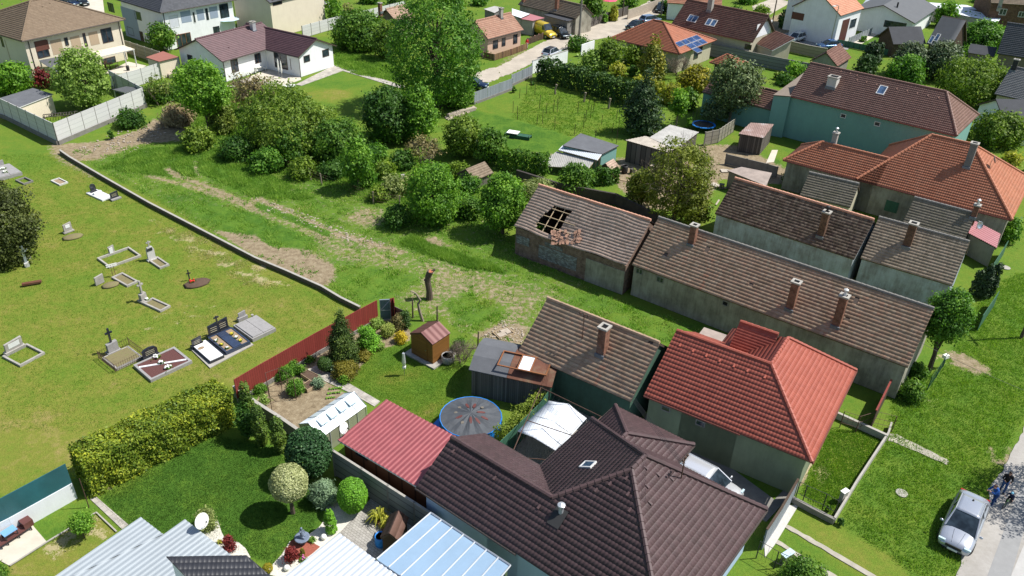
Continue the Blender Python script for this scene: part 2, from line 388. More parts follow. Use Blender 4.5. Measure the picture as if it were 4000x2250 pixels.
        for i in range(hb): c=z0+(z1-z0)*(i+1)/(hb+1); s.wbox(m,face,u0,u1,c-.03,c+.03,-.03,d-.011)
        w=m.build(nm,MT[fr],s.e); p=MB(); s.wbox(p,face,u0,u1,z0,z1,-.04,.008); p.build('pane',MT[pane],w); return w
    def door(s,pa,pb,face='y0',dm='wood_dark',fr='wframe'):
        u0,u1,z0,z1=s.rect(pa,pb,face); u1=max(u1,u0+.7); z0=0.; m=MB(); s.wbox(m,face,u0,u1,.02,z1,-.05,.03)
        d=m.build('door',MT[dm],s.e); h=MB(); s.wbox(h,face,u1-.15,u1-.08,1.,1.06,.03,.09); h.build('handle',MT['steel'],d); return d
    def panel(s,pa,pb,face,mt,nm='panel',d=.02,floor=False):
        u0,u1,z0,z1=s.rect(pa,pb,face); z0=0 if floor else max(0,z0); m=MB(); s.wbox(m,face,u0,u1,z0,z1,-.03,d); return m.build(nm,MT[mt],s.e)
    def pipe(s,pt,face,mt='gutter',z1=None,side=0):
        q,n,u=s.wframe(face); A=s.hit(pt,(q,n)); a=q+u*((A-q).dot(u))+n*.06
        MB().tube([a+Vector((0,0,(z1 or s.he)-.1)),a+Vector((0,0,.05))],.05,6).build('downpipe',MT[mt],s.e)
    def chim(s,p,h,w=.5,d=.5,pl='f',mt='brick',cap=True,top=None,name='chimney'):
        A=s.hit(p,s.planes[pl]); m=MB(); m.box(A.x-w/2,A.y-d/2,A.z-.9,A.x+w/2,A.y+d/2,A.z+h); c=m.build(name,MT[mt],s.e)
        if cap:
            k=MB(); z=A.z+h; W,D=w/2+.08,d/2+.08
            for (a,b,e,g) in ((-W,-D,W,-D+.16),(-W,D-.16,W,D),(-W,-D+.16,-W+.16,D-.16),(W-.16,-D+.16,W,D-.16)): k.box(A.x+a,A.y+b,z,A.x+e,A.y+g,z+.12)
            k.build('chimney_cap',MT['concrete'],c); q=MB(); q.box(A.x-W+.15,A.y-D+.15,z+.001,A.x+W-.15,A.y+D-.15,z+.03); q.build('flue',MT['soot'],c)
            if top: MB().lathe([(.1,0),(.1,.45),(.17,.47),(.17,.55),(.02,.66)],(A.x,A.y,z+.02),10).build('flue_pipe',MT[top],c)
        l=MB(); l.box(A.x-w/2-.05,A.y-d/2-.12,A.z-.35,A.x+w/2+.05,A.y-d/2-.003,A.z-.03); l.build('flashing',MT['lead'],c)
        return A
    def onroof(s,p,pl): return s.hit(p,s.planes[pl])
    def sky(s,p,w,l,pl='f',nm='skylight',pm='glass_sky',fm='white_frame'):
        A=s.hit(p,s.planes[pl]); n=s.planes[pl][1]; u=Vector((0,0,1)).cross(n).normalized(); v=n.cross(u)
        def q(a0,a1,b0,b1,z0,z1):
            b=[A+u*a+v*b_+n*z0 for a,b_ in ((a0,b0),(a1,b0),(a1,b1),(a0,b1))]; return b,[t+n*(z1-z0) for t in b]
        m=MB(); f=.07
        for r in ((-w/2,w/2,-l/2,-l/2+f),(-w/2,w/2,l/2-f,l/2),(-w/2,-w/2+f,-l/2+f,l/2-f),(w/2-f,w/2,-l/2+f,l/2-f)): m.hexa(*q(*r,-.05,.12))
        o=m.build(nm,MT[fm],s.e); g=MB(); g.hexa(*q(-w/2+f,w/2-f,-l/2+f,l/2-f,-.04,.09)); g.build('pane',MT[pm],o)
    def vent(s,ps,pl='f',mt=None):
        for p in ps:
            A=s.hit(p,s.planes[pl]); n=s.planes[pl][1]; u=Vector((0,0,1)).cross(n).normalized(); v=n.cross(u)
            b=[A+u*a+v*b_+n*.02 for a,b_ in ((-.07,-.1),(.07,-.1),(.06,.15),(-.06,.15))]; t=[A-v*.09-u*.06+n*.11,A-v*.09+u*.06+n*.11,A+v*.15+u*.04+n*.06,A+v*.15-u*.04+n*.06]
            MB().hexa(b,t).build('vent_tile',mt,s.e)
# ---------------------------------------------------------------- free standing slab roofs by pixel corners
def canopy(name,label,cat,pts,hs,rm,wm=None,sty='corr',udir=None,posts=True,inset=.2,th=.08,split=None,edge=None,wnm='wall'):
    W=[G(p,h) for p,h in zip(pts,hs)]; c=sum(W,Vector())/len(W); e=thing(name,label,cat,(c.x,c.y,0)); o=Vector((c.x,c.y,0))
    L=[p-o for p in W]; n=(L[1]-L[0]).cross(L[2]-L[0]).normalized()
    for i in range(3,len(L)): L[i].z=L[0].z-((L[i].x-L[0].x)*n.x+(L[i].y-L[0].y)*n.y)/n.z
    a=list(acc0())
    ud=None if udir is None else (L[udir[1]]-L[udir[0]])
    for q in (split or [range(len(L))]): tileplane([L[i] for i in q],acc=a,udir=ud,**STY[sty])
    roof=tilebuild('roof',a,rm,e); m=MB()
    for q in (split or [range(len(L))]): m.slab([L[i] for i in q],th,-.012)
    m.build('roof_edge',edge or MT['fascia'],roof)
    cc=sum(L,Vector())/len(L)
    if wm is not None:
        w_=MB()
        for q in (split or [range(len(L))]):
            Q=[L[i]+(Vector((cc.x,cc.y,L[i].z))-L[i]).normalized()*inset for i in q]
            if ((Q[1]-Q[0]).cross(Q[2]-Q[1])).z<0: Q.reverse()
            w_.hexa([Vector((p.x,p.y,0)) for p in Q],[Vector((p.x,p.y,p.z-th-.03)) for p in Q])
        w_.build(wnm,wm,e)
    elif posts:
        for p in L:
            q=p+(Vector((cc.x,cc.y,p.z))-p).normalized()*inset; MB().box(q.x-.06,q.y-.06,0,q.x+.06,q.y+.06,p.z-th-.02).build('post',edge or MT['wood_dark'],e)
    return e,L
# ---------------------------------------------------------------- vegetation
def unit(a): return a/np.maximum(np.linalg.norm(a,axis=1,keepdims=True),1e-9)
def leafquads(P,N,s,rng,el=1.6):
    n=len(P); N=unit(N); R=rng.normal(size=(n,3)); U=unit(np.cross(N,R)); V=np.cross(N,U)
    sz=(s*(.55+.8*rng.random(n)))[:,None]; U=U*sz*.5*el**.5; V=V*sz*.5/el**.5
    Q=np.stack([P-U,P-V*1.0,P+U,P+V*1.0],1).reshape(-1,3); F=np.arange(4*n).reshape(-1,4); return Q,F
def crown(name,lobes,s,mt,parent,dens=2.2,rnd=.9,core=.38,seed=1,zmin=.05,nmax=26000,el=1.6,down=0.,cut=.72,wb=1.):
    rng=np.random.default_rng(seed); L=np.array(lobes,float); A=(L[:,3]*L[:,4]+L[:,4]*L[:,5]+L[:,3]*L[:,5])*4.2
    n=int(min(nmax,dens*A.sum()*.75/(s*s*.5))); cl=9 if wb>.9 and n>900 else 1; n=int(n*1.35)//cl if cl>1 else n; i=rng.choice(len(L),n,p=A/A.sum()); d=unit(rng.normal(size=(n,3)))
    wob=1+wb*(.16*np.sin(d[:,0]*7+i)+.12*np.sin(d[:,1]*9+2*i)+.1*np.sin(d[:,2]*11+i))
    r=(1-core*rng.random(n)**1.6)*wob*.9+(rng.random(n)<.06)*rng.random(n)*.22*wb
    P=L[i,:3]+d*L[i,3:6]*r[:,None]
    ok=P[:,2]>zmin
    for j in range(len(L)):
        q=np.linalg.norm((P-L[j,:3])/L[j,3:6],axis=1); ok&=~((q<cut)&(i!=j))
    P=P[ok];d=d[ok];i=i[ok]; lo=rng.random(len(L)); cc=.1*rng.normal(size=len(P))
    if cl>1: P=np.repeat(P,cl,0); d=np.repeat(d,cl,0); i=np.repeat(i,cl); cc=np.repeat(cc,cl); P=P+rng.normal(size=P.shape)*s*np.array([1.15,1.15,.75]); P[:,2]=np.maximum(P[:,2],.03)
    N=d+rng.normal(size=P.shape)*rnd*.6+np.array([0,0,.25-down])
    Q,F=leafquads(P,N,s,rng,el)
    c=.42+cc+.15*rng.normal(size=len(P))+.28*(lo[i]-.5)+.12*np.sin(P[:,0]*2.1+P[:,2]*1.7)+.08*np.sin(P[:,1]*3.3)
    return npmesh(name,Q,F,mt,parent,lv=np.repeat(np.clip(c,0,1),4))
def lobeset(w,h,z0,k,rng,kind='round'):
    L=[]; H=h-z0
    if kind=='cone':
        m=max(5,int(H/(w*.3)))
        for j in range(m):
            t=j/(m-1); r=w/2*(1.0-t)**.75*(.95 if j else .8)+.1*w; L.append((rng.uniform(-.04,.04)*w,rng.uniform(-.04,.04)*w,z0+H*(.1+.82*t),r,r,H/m*1.05+.1))
        return L
    if kind=='column':
        m=max(3,int(H/(w*.6)))
        for j in range(m):
            t=j/(m-1); r=w/2*(1-.55*abs(t-.35)**1.5); L.append((rng.uniform(-.05,.05)*w,rng.uniform(-.05,.05)*w,z0+H*(.15+.7*t),r,r,H/m*.95))
        return L
    if kind=='ball': return [(0,0,z0+H/2,w/2,w/2,H/2)]
    for j in range(k):
        a=2*math.pi*(j*.618+rng.uniform(-.08,.08)); t=(j+.5)/k
        zz=z0+H*(.18+.66*t); prof=math.sin(math.pi*min(1,(.24+.66*t)))**.5
        rr=rng.uniform(.21,.31)*w*(.75+.4*(1-t)); d=max(0,(w/2*prof-rr))*rng.uniform(.7,1.12)
        L.append((d*math.cos(a),d*math.sin(a),zz,rr,rr*rng.uniform(.85,1.15),min(rr*rng.uniform(.7,1.),H*.36)))
    L.append((0,0,z0+H*.55,w*.3,w*.3,H*.36)); L.append((rng.uniform(-.1,.1)*w,0,h-w*.2,w*.2,w*.2,w*.2))
    return L
_sd=[11]
def tree(name,label,base,top,wpx,kind='round',mt='leaf_mid',z0=.12,k=9,trunk=None,group=None,cat=None,dens=2.2,core=.38,s=None,limbs=True,lean=0,nmax=26000,tmat='bark',tr=None,cut=.72,wm=None,hm=None,rnd=.9,el=1.6,skew=0):
    _sd[0]+=1; rng=random.Random(_sd[0]); b=G(base); h=hm or max(.4,hgt(base,top)); pm=ppm(b+Vector((0,0,h*.6))); w=wm or wpx/pm
    e=thing(name,label,cat or ('tree' if h>2.5 else 'bush'),(b.x,b.y,0),rng.uniform(0,6.28),group)
    if s is None: s=min(.42,max(.06,2.1/(pm/3.906)))
    L=lobeset(w,h,h*z0,k,rng,kind)
    crown('crown' if h>2.5 else 'foliage',L,s,MT[mt],e,dens,core=core,seed=_sd[0],nmax=nmax,cut=cut,rnd=rnd,el=el,wb=.12 if kind=='ball' else .55 if kind=='column' else 1.)
    t=MB(); r=tr or max(.03,h*.022); zt=h*(.75 if kind!='ball' else .5)
    pts=[(0,0,-.1)]+[(lean*zt*q*q+rng.uniform(-.02,.02)*h*q,rng.uniform(-.02,.02)*h*q,zt*q) for q in (.3,.6,1.)]
    t.tube(pts,[r*1.25,r,r*.75,r*.35],7)
    if limbs and kind=='round' and len(L)>3:
        for l in L[::2]:
            z=rng.uniform(.25,.6)*zt; a=Vector((0,0,z)); c=Vector(l[:3]); mid=a.lerp(c,.5)+Vector((0,0,.06*h)); t.tube([a,mid,c],[r*.45,r*.28,r*.1],5)
    t.build('trunk' if h>2.5 else 'stem',MT[tmat],e); return e
def twigs(mb,p,d,l,r,depth,rng,spread=.6,kids=3):
    q=p+d*l; mb.tube([p,p.lerp(q,.5)+Vector((rng.uniform(-1,1),rng.uniform(-1,1),0))*l*.06,q],[r,r*.8,r*.55],4 if depth>1 else 3,False)
    if depth<=0: return
    for i in range(kids):
        v=(d+Vector((rng.gauss(0,1),rng.gauss(0,1),rng.gauss(.15,.7)))*spread).normalized(); twigs(mb,p.lerp(q,rng.uniform(.55,1)),v,l*rng.uniform(.6,.82),r*.58,depth-1,rng,spread,kids)
def baretree(name,label,base,top,wpx,mt='twig',leaf=None,depth=4,group=None,stems=3,kids=3,hm=None,cat=None,dens=.35,r0=None):
    _sd[0]+=1; rng=random.Random(_sd[0]); b=G(base); h=hm or max(.5,hgt(base,top)); pm=ppm(b); w=wpx/pm
    e=thing(name,label,cat or ('tree' if h>2.5 else 'bush'),(b.x,b.y,0),0,group); m=MB()
    for i in range(stems):
        a=rng.uniform(0,6.28); tl=w/h*.35*(1 if stems>1 else .2); d=Vector((math.cos(a)*tl,math.sin(a)*tl,1)).normalized()
        twigs(m,Vector((math.cos(a)*.1*w*(stems>1),math.sin(a)*.1*w*(stems>1),-.05)),d,h*.38,r0 or max(.02,h*.014),depth,rng,.55,kids)
    m.build('branches',MT[mt],e)
    if leaf: crown('crown' if h>2.5 else 'foliage',lobeset(w,h,h*.3,8,rng),min(.35,max(.07,2./(pm/3.906))),MT[leaf],e,dens,core=.8,seed=_sd[0])
    return e
def hedge(name,label,a,b,wd,h,mt,group=None,cat='hedge',s=None,bulge=.15,wild=.25,dens=2.4,z0=0.,nmax=60000):
    _sd[0]+=1; rng=np.random.default_rng(_sd[0]); A,B=G(a),G(b); u=B-A; L=u.length; rot=math.atan2(u.y,u.x); c=(A+B)/2
    e=thing(name,label,cat,(c.x,c.y,0),rot,group); pm=ppm(c)
    s=s or min(.4,max(.06,2.1/(pm/3.906))); ar=L*(2*h+wd)+2*h*wd; n=int(min(nmax,dens*ar/(s*s*.5)*1.1))
    t=rng.uniform(-L/2,L/2,n); q=rng.uniform(0,2*h+wd,n)
    y=np.where(q<h,-wd/2,np.where(q<h+wd,q-h-wd/2,wd/2)); z=np.where(q<h,q,np.where(q<h+wd,h,2*h+wd-q))
    N=np.c_[np.zeros(n),np.where(q<h,-1.,np.where(q<h+wd,0,1.)),np.where((q>=h)&(q<h+wd),1.,0.15)]
    en=rng.random(n)<2*h*wd/ar; sg=np.where(rng.random(n)<.5,-1,1); t=np.where(en,sg*L/2,t); y=np.where(en,rng.uniform(-wd/2,wd/2,n),y); z=np.where(en,rng.uniform(0,h,n),z); N[en]=np.c_[sg[en],np.zeros(en.sum()),np.zeros(en.sum())]
    P=np.c_[t,y,z]; k=bulge*(np.sin(t*2.3+z)+np.sin(t*5.1+y*3+z*2)*.6+np.sin(z*6+t*1.3)*.4)
    P=P+N*(k-rng.random(n)**1.5*.35*wd*.5+(rng.random(n)<.1)*rng.random(n)*wild)[:,None]; P[:,2]=np.maximum(P[:,2]*(1-z0)+z0*h,.03)
    N=N+rng.normal(size=P.shape)*.6; Q,F=leafquads(P,N,s,rng)
    c=.45+.17*rng.normal(size=n)+.2*np.sin(P[:,0]*1.7+P[:,2])*np.sin(P[:,1]*2+P[:,0]*.9)
    npmesh('foliage',Q,F,MT[mt],e,lv=np.repeat(np.clip(c,0,1),4))
    m=MB()
    for i in range(max(2,int(L/1.))):
        x=-L/2+.4+(L-.8)*i/max(1,int(L/1.)-1); m.tube([(x,0,-.05),(x,0,h*.6)],[.06,.03],5)
    m.build('stems',MT['bark'],e); return e
def plant(name,label,base,wm,hm,mt,group=None,n=40,cat='plant',flowers=None,arch=.6,blade=.05):
    """rosette of long arching leaves"""
    _sd[0]+=1; rng=random.Random(_sd[0]); b=G(base); e=thing(name,label,cat,(b.x,b.y,0),0,group); V=[];F=[];lv=[]
    for i in range(n):
        a=rng.uniform(0,6.28); r=wm/2*rng.uniform(.5,1.); z=hm*rng.uniform(.6,1.); d=Vector((math.cos(a),math.sin(a),0)); t=Vector((-d.y,d.x,0))*blade; k=len(V); c=rng.random()
        for q,zz in ((.05,0),(.45,z),(1,z*(1-arch))):
            p=d*r*q; V+=[tuple(p-t*(1-q*.8)+Vector((0,0,zz))),tuple(p+t*(1-q*.8)+Vector((0,0,zz)))]; lv+=[c,c]
        F+=[(k,k+1,k+3,k+2),(k+2,k+3,k+5,k+4)]
    npmesh('leaves',V,F,MT[mt],e,lv=lv)
    if flowers:
        m=MB()
        for i in range(6): a=rng.uniform(0,6.28); r=wm*.3*rng.random(); m.ball((math.cos(a)*r,math.sin(a)*r,hm*.9),.05,5,4)
        m.build('flowers',MT[flowers],e)
    return e
# ---------------------------------------------------------------- ground
def wpoly(pts): return np.array([[G(p).x,G(p).y] for p in pts])
def sdist(X,Y,poly):
    d=np.full(X.shape,1e9); ins=np.zeros(X.shape,bool); n=len(poly)
    for i in range(n):
        x1,y1=poly[i]; x2,y2=poly[(i+1)%n]; dx,dy=x2-x1,y2-y1; t=np.clip(((X-x1)*dx+(Y-y1)*dy)/(dx*dx+dy*dy+1e-9),0,1)
        d=np.minimum(d,np.hypot(X-x1-t*dx,Y-y1-t*dy))
        if y1!=y2:
            c=((y1<=Y)!=(y2<=Y))&(X<(x2-x1)*(Y-y1)/(y2-y1)+x1); ins^=c
    return np.where(ins,-d,d)
def pdist(X,Y,pl):
    d=np.full(X.shape,1e9)
    for i in range(len(pl)-1):
        x1,y1=pl[i]; x2,y2=pl[i+1]; dx,dy=x2-x1,y2-y1; t=np.clip(((X-x1)*dx+(Y-y1)*dy)/(dx*dx+dy*dy+1e-9),0,1)
        d=np.minimum(d,np.hypot(X-x1-t*dx,Y-y1-t*dy))
    return d
ZN=[]
def zone(ch,val,pts,fe=.8): ZN.append((ch,val,wpoly(pts),fe,0))
def track(ch,val,pts,wd,fe=.5): ZN.append((ch,val,wpoly(pts),fe,wd))
def masks(X,Y):
    M={'dirt':np.zeros(X.shape),'lush':np.full(X.shape,.6),'straw':np.zeros(X.shape),'wild':np.zeros(X.shape)}
    for ch,val,pl,fe,wd in ZN:
        d=(pdist(X,Y,pl)-wd) if wd else sdist(X,Y,pl)
        a=np.clip(.5-d/(2*fe),0,1); a=a*a*(3-2*a); M[ch]=M[ch]*(1-a)+val*a
    return M
def scatter(name,label,pts,n,hmin,hmax,mt,acc=lambda M:M['dirt']<.4,blades=5,wd=.03,seed=3,cat='grass',spread=.12,group=None):
    rng=np.random.default_rng(seed); pl=wpoly(pts); lo,hi=pl.min(0),pl.max(0); X=rng.uniform(lo[0],hi[0],n*3); Y=rng.uniform(lo[1],hi[1],n*3)
    ok=sdist(X,Y,pl)<-.05; X,Y=X[ok],Y[ok]; M=masks(X,Y); ok=acc(M,X,Y); X,Y=X[ok][:n],Y[ok][:n]; m=len(X)
    clump=.5+.5*np.sin(X*1.7+1.3*np.sin(Y*.9))*np.sin(Y*1.3+X*.6)
    X=np.repeat(X,blades)+rng.normal(size=m*blades)*spread; Y=np.repeat(Y,blades)+rng.normal(size=m*blades)*spread; k=len(X)
    H=(hmin+(hmax-hmin)*np.repeat(clump,blades))*rng.uniform(.6,1.1,k); a=rng.uniform(0,6.28,k); ln=rng.uniform(.1,.9,k)*H; b=rng.uniform(0,6.28,k)
    wx,wy=np.cos(a)*wd*(.6+.8*rng.random(k)),np.sin(a)*wd
    P=np.stack([np.c_[X-wx,Y-wy,np.full(k,-.02)],np.c_[X+wx,Y+wy,np.full(k,-.02)],np.c_[X+np.cos(b)*ln,Y+np.sin(b)*ln,H]],1).reshape(-1,3)
    lv=np.repeat(np.clip(.3+.4*np.repeat(clump,blades)+.2*rng.normal(size=k),0,1),3)
    o=npmesh(name,P,np.arange(3*k).reshape(-1,3),MT[mt],lv=lv); return tag(o,label,cat,group,'stuff')
def sheet(name,pts,mt,z=.006,kind='structure',label=None,cat=None,jit=0,th=.05):
    rng=random.Random(len(name)+int(px(pts[0])[0])); W=[G(p) for p in pts]; Q=[]
    for i,p in enumerate(W):
        q=W[(i+1)%len(W)]; n=max(1,int((q-p).length/.35)) if jit else 1
        for j in range(n):
            r=p.lerp(q,j/n)
            if jit: r=r+Vector((rng.uniform(-jit,jit),rng.uniform(-jit,jit),0))
            Q.append((r.x,r.y))
    ar=sum(Q[i][0]*Q[(i+1)%len(Q)][1]-Q[(i+1)%len(Q)][0]*Q[i][1] for i in range(len(Q)))
    if ar<0: Q.reverse()
    o=MB().prism(Q,z-th,z).build(name,MT[mt] if isinstance(mt,str) else mt); return tag(o,label,cat,None,kind)
MT={}
def M_(k,v): MT[k]=v
M_('fascia',mat('fascia',(.09,.065,.05)))
M_('wood_dark',mat('wood_dark',(.07,.045,.03),.8,.3,6))
M_('wood',plankmat('wood',(.2,.12,.06),(.04,.025,.015),.16,3))
M_('wood_pale',mat('wood_pale',(.42,.32,.2),.8,.25,5))
M_('wood_grey',plankmat('wood_grey',(.13,.115,.1),(.02,.018,.016),.14,3,.9,.35))
M_('steel',mat('steel',(.45,.46,.48),.35,.1,3,0,.9)); M_('lead',mat('lead',(.2,.22,.25),.5,.2,5,.1,.5))
M_('gutter',mat('gutter',(.06,.045,.04),.5,.2)); M_('gutter_white',mat('gutter_white',(.6,.6,.6),.5,.1)); M_('gutter_copper',mat('gutter_copper',(.16,.05,.035),.5,.2))
M_('wframe',mat('wframe',(.09,.05,.035),.5,.15)); M_('white_frame',mat('white_frame',(.65,.65,.63),.5,.08)); M_('wood_frame',mat('wood_frame',(.25,.1,.04),.5,.2)); M_('black_frame',mat('black_frame',(.02,.02,.022),.4,.2))
M_('stone_frame',mat('stone_frame',(.22,.21,.19),.8,.2)); M_('green_frame',mat('green_frame',(.1,.14,.12),.7,.2))
M_('glass',glass('glass')); M_('glass_sky',glass('glass_sky',(.05,.09,.16),.05)); M_('blind',mat('blind',(.13,.05,.035),.6,.1,8)); M_('blind_white',mat('blind_white',(.6,.62,.66),.6,.05)); M_('dark',mat('dark',(.012,.012,.012),.9,.2))
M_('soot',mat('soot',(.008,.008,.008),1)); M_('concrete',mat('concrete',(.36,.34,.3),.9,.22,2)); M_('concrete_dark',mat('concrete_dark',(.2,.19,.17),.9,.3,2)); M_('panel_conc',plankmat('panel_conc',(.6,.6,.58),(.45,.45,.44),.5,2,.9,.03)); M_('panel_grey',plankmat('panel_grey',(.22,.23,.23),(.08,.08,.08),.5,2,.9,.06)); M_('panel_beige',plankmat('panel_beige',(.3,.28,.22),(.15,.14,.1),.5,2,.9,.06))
M_('brick',brickmat('brick',(.22,.09,.05),(.3,.13,.08),(.25,.2,.16),4.5)); M_('brick_brown',brickmat('brick_brown',(.13,.07,.045),(.2,.1,.06),(.16,.13,.1),4.5))
M_('brick_ruin',brickmat('brick_ruin',(.2,.11,.08),(.27,.18,.13),(.24,.22,.2),4.5)); M_('block_ruin',brickmat('block_ruin',(.34,.36,.38),(.16,.14,.12),(.12,.11,.1),2.2,.9,.5,.22,-.1))
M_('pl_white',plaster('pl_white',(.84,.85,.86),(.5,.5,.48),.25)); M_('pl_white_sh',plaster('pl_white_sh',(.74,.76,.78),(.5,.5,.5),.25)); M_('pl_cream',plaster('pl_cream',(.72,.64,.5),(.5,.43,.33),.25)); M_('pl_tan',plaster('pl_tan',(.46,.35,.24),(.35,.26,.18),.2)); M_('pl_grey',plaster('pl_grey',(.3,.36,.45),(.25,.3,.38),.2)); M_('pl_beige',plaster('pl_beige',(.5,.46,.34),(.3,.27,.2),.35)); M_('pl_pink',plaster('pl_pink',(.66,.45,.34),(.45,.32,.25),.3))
M_('pl_teal',plaster('pl_teal',(.19,.37,.33),(.14,.25,.23),.35,.5)); M_('pl_teal2',plaster('pl_teal2',(.07,.14,.1),(.04,.06,.04),.5,.7)); M_('pl_olive',plaster('pl_olive',(.23,.27,.17),(.12,.13,.09),.45,.5)); M_('pl_old',plaster('pl_old',(.38,.36,.29),(.12,.1,.075),.75,.45)); M_('pl_blue',plaster('pl_blue',(.42,.5,.55),(.17,.16,.14),.8,.5)); M_('pl_blue_shade',plaster('pl_blue_shade',(.42,.54,.7),(.3,.4,.55),.2)); M_('pl_brown',plaster('pl_brown',(.24,.2,.16),(.12,.1,.08),.6,.5)); M_('pl_greygreen',plaster('pl_greygreen',(.3,.3,.25),(.15,.14,.11),.5))  # brown house walls: blue of shade mixed into the white-blue render colour
M_('t_beige',tilemat('t_beige',[(.17,.12,.078),(.2,.145,.095),(.225,.165,.11)],(.12,.09,.06),.2,streak=.2)); M_('t_grey',tilemat('t_grey',[(.065,.07,.078),(.085,.09,.1),(.1,.105,.115)],(.05,.05,.05),.2,streak=.2))
M_('t_bung',tilemat('t_bung',[(.095,.05,.055),(.12,.062,.066),(.14,.075,.08)],(.06,.035,.035),.15,.5,.4,streak=.2))
M_('t_pale',tilemat('t_pale',[(.3,.2,.15),(.42,.28,.2),(.5,.36,.27)],(.15,.12,.1),.35)); M_('t_pink',tilemat('t_pink',[(.3,.15,.1),(.4,.22,.15),(.45,.28,.2)],(.16,.1,.08),.3))
M_('t_oldbrown',tilemat('t_oldbrown',[(.15,.11,.075),(.25,.19,.13),(.33,.26,.18)],(.1,.08,.06),.35)); 
M_('t_old',tilemat('t_old',[(.09,.056,.039),(.145,.096,.064),(.17,.11,.073),(.19,.138,.094),(.185,.098,.063),(.25,.19,.13)],(.075,.065,.04),.45,.85,.2,.45,k=2.45)); M_('t_old2',tilemat('t_old2',[(.1,.08,.058),(.165,.13,.092),(.21,.17,.122),(.19,.135,.095)],(.085,.08,.055),.4,.85,.2,.35,k=2.)); M_('t_mess',tilemat('t_mess',[(.05,.035,.03),(.095,.068,.05),(.15,.115,.085),(.06,.045,.035)],(.05,.045,.025),.5,.9,.15,.1,k=1.6))
M_('t_ruin',tilemat('t_ruin',[(.23,.16,.12),(.3,.22,.17),(.36,.27,.21)],(.14,.11,.09),.3,.85,.2,.3,k=1.65)); M_('t_ruinred',tilemat('t_ruinred',[(.3,.13,.08),(.42,.2,.13),(.4,.24,.17)],(.2,.14,.1),.3,.85,.2,.3,k=1.65))
M_('t_new_red',tilemat('t_new_red',[(.32,.078,.05),(.36,.095,.062),(.4,.11,.073)],(.25,.07,.05),.32,.5,.35,.25)); M_('t_new_brown',tilemat('t_new_brown',[(.062,.038,.04),(.078,.048,.049),(.093,.059,.06)],(.045,.035,.032),.4,.55,.25,.3,k=1.15))
M_('t_orange',tilemat('t_orange',[(.34,.11,.055),(.42,.15,.075),(.5,.2,.11)],(.3,.16,.1),.35,.6,.35,.4)); M_('t_orange2',tilemat('t_orange2',[(.3,.1,.055),(.36,.125,.065),(.4,.15,.085)],(.2,.1,.06),.3,.65,.3,.3)); M_('t_salmon',tilemat('t_salmon',[(.5,.2,.12),(.6,.28,.17),(.62,.32,.2)],(.4,.2,.12),.2,.6,.3,.3))
M_('t_maroon',tilemat('t_maroon',[(.14,.065,.05),(.2,.1,.075),(.25,.14,.1)],(.1,.07,.055),.3,.75,.3,.3)); M_('t_green',tilemat('t_green',[(.17,.09,.068),(.21,.115,.088),(.25,.145,.11)],(.12,.08,.06),.3,.6,.35,.25)); M_('t_olive',tilemat('t_olive',[(.17,.15,.105),(.23,.2,.15),(.27,.24,.18)],(.12,.12,.07),.4,.85,.2,.3))
M_('redcorr',mat('redcorr',(.29,.075,.08),.4,.16,1.2,.0,.1,.5,fine=6)); M_('whitecorr',mat('whitecorr',(.56,.6,.64),.4,.08,1,.0,.2,.5)); M_('bluecorr',mat('bluecorr',(.38,.42,.44),.4,.1,.5,0,.2,.5)); M_('greycorr',mat('greycorr',(.4,.39,.36),.85,.3,1.2,.2)); M_('rustcorr',mat('rustcorr',(.3,.2,.17),.7,.5,.7,.2,.1,c2=(.5,.5,.5))); M_('felt',mat('felt',(.12,.125,.135),.9,.25,.8,.3)); M_('felt_dark',mat('felt_dark',(.05,.053,.06),.85,.2,1)); M_('rust',mat('rust',(.15,.06,.035),.7,.45,.8,.2,c2=(.2,.17,.1))); M_('pinksheet',mat('pinksheet',(.42,.17,.18),.5,.1,1)); M_('shingle',tilemat('shingle',[(.12,.065,.05),(.15,.085,.065),(.18,.1,.08)],(.08,.05,.04),.2)); M_('tarp',mat('tarp',(.72,.76,.8),.6,.08,1.5,.1)); M_('sheetmetal',mat('sheetmetal',(.55,.58,.6),.35,.2,.8,0,.3)); M_('creamsheet',mat('creamsheet',(.7,.62,.48),.6,.05))
M_('polyc',mat('polyc',(.25,.36,.48),.12,.12,.6,0,0,.6)); M_('polyw',mat('polyw',(.7,.78,.82),.15,.06,1,0,0,.6)); M_('polyg',mat('polyg',(.28,.3,.2),.2,.2,1,0,0,.5)); M_('alu',mat('alu',(.6,.62,.64),.35,.05,2,0,.5))
M_('redpaint',mat('redpaint',(.2,.035,.025),.6,.2,3)); M_('tealsheet',mat('tealsheet',(.025,.11,.13),.35,.35,.6,0,0,.5)); M_('greensheet',plankmat('greensheet',(.05,.14,.09),(.02,.05,.03),.12,3,.6,.15)); M_('brownmetal',mat('brownmetal',(.13,.05,.045),.4,.1,2,0,.2)); M_('woodprint',plankmat('woodprint',(.24,.11,.03),(.1,.045,.012),.12,2,.5,.12)); M_('woodprint2',plankmat('woodprint2',(.18,.07,.03),(.06,.025,.012),1.,3,.6,.12)); M_('gatemetal',mat('gatemetal',(.1,.17,.17),.5,.25,2)); M_('slate_fence',plankmat('slate_fence',(.27,.3,.33),(.12,.13,.15),.12,3,.8,.2)); M_('bluedoor',mat('bluedoor',(.17,.36,.62),.5,.1)); M_('mesh_green',mat('mesh_green',(.03,.1,.06),.7,.2))
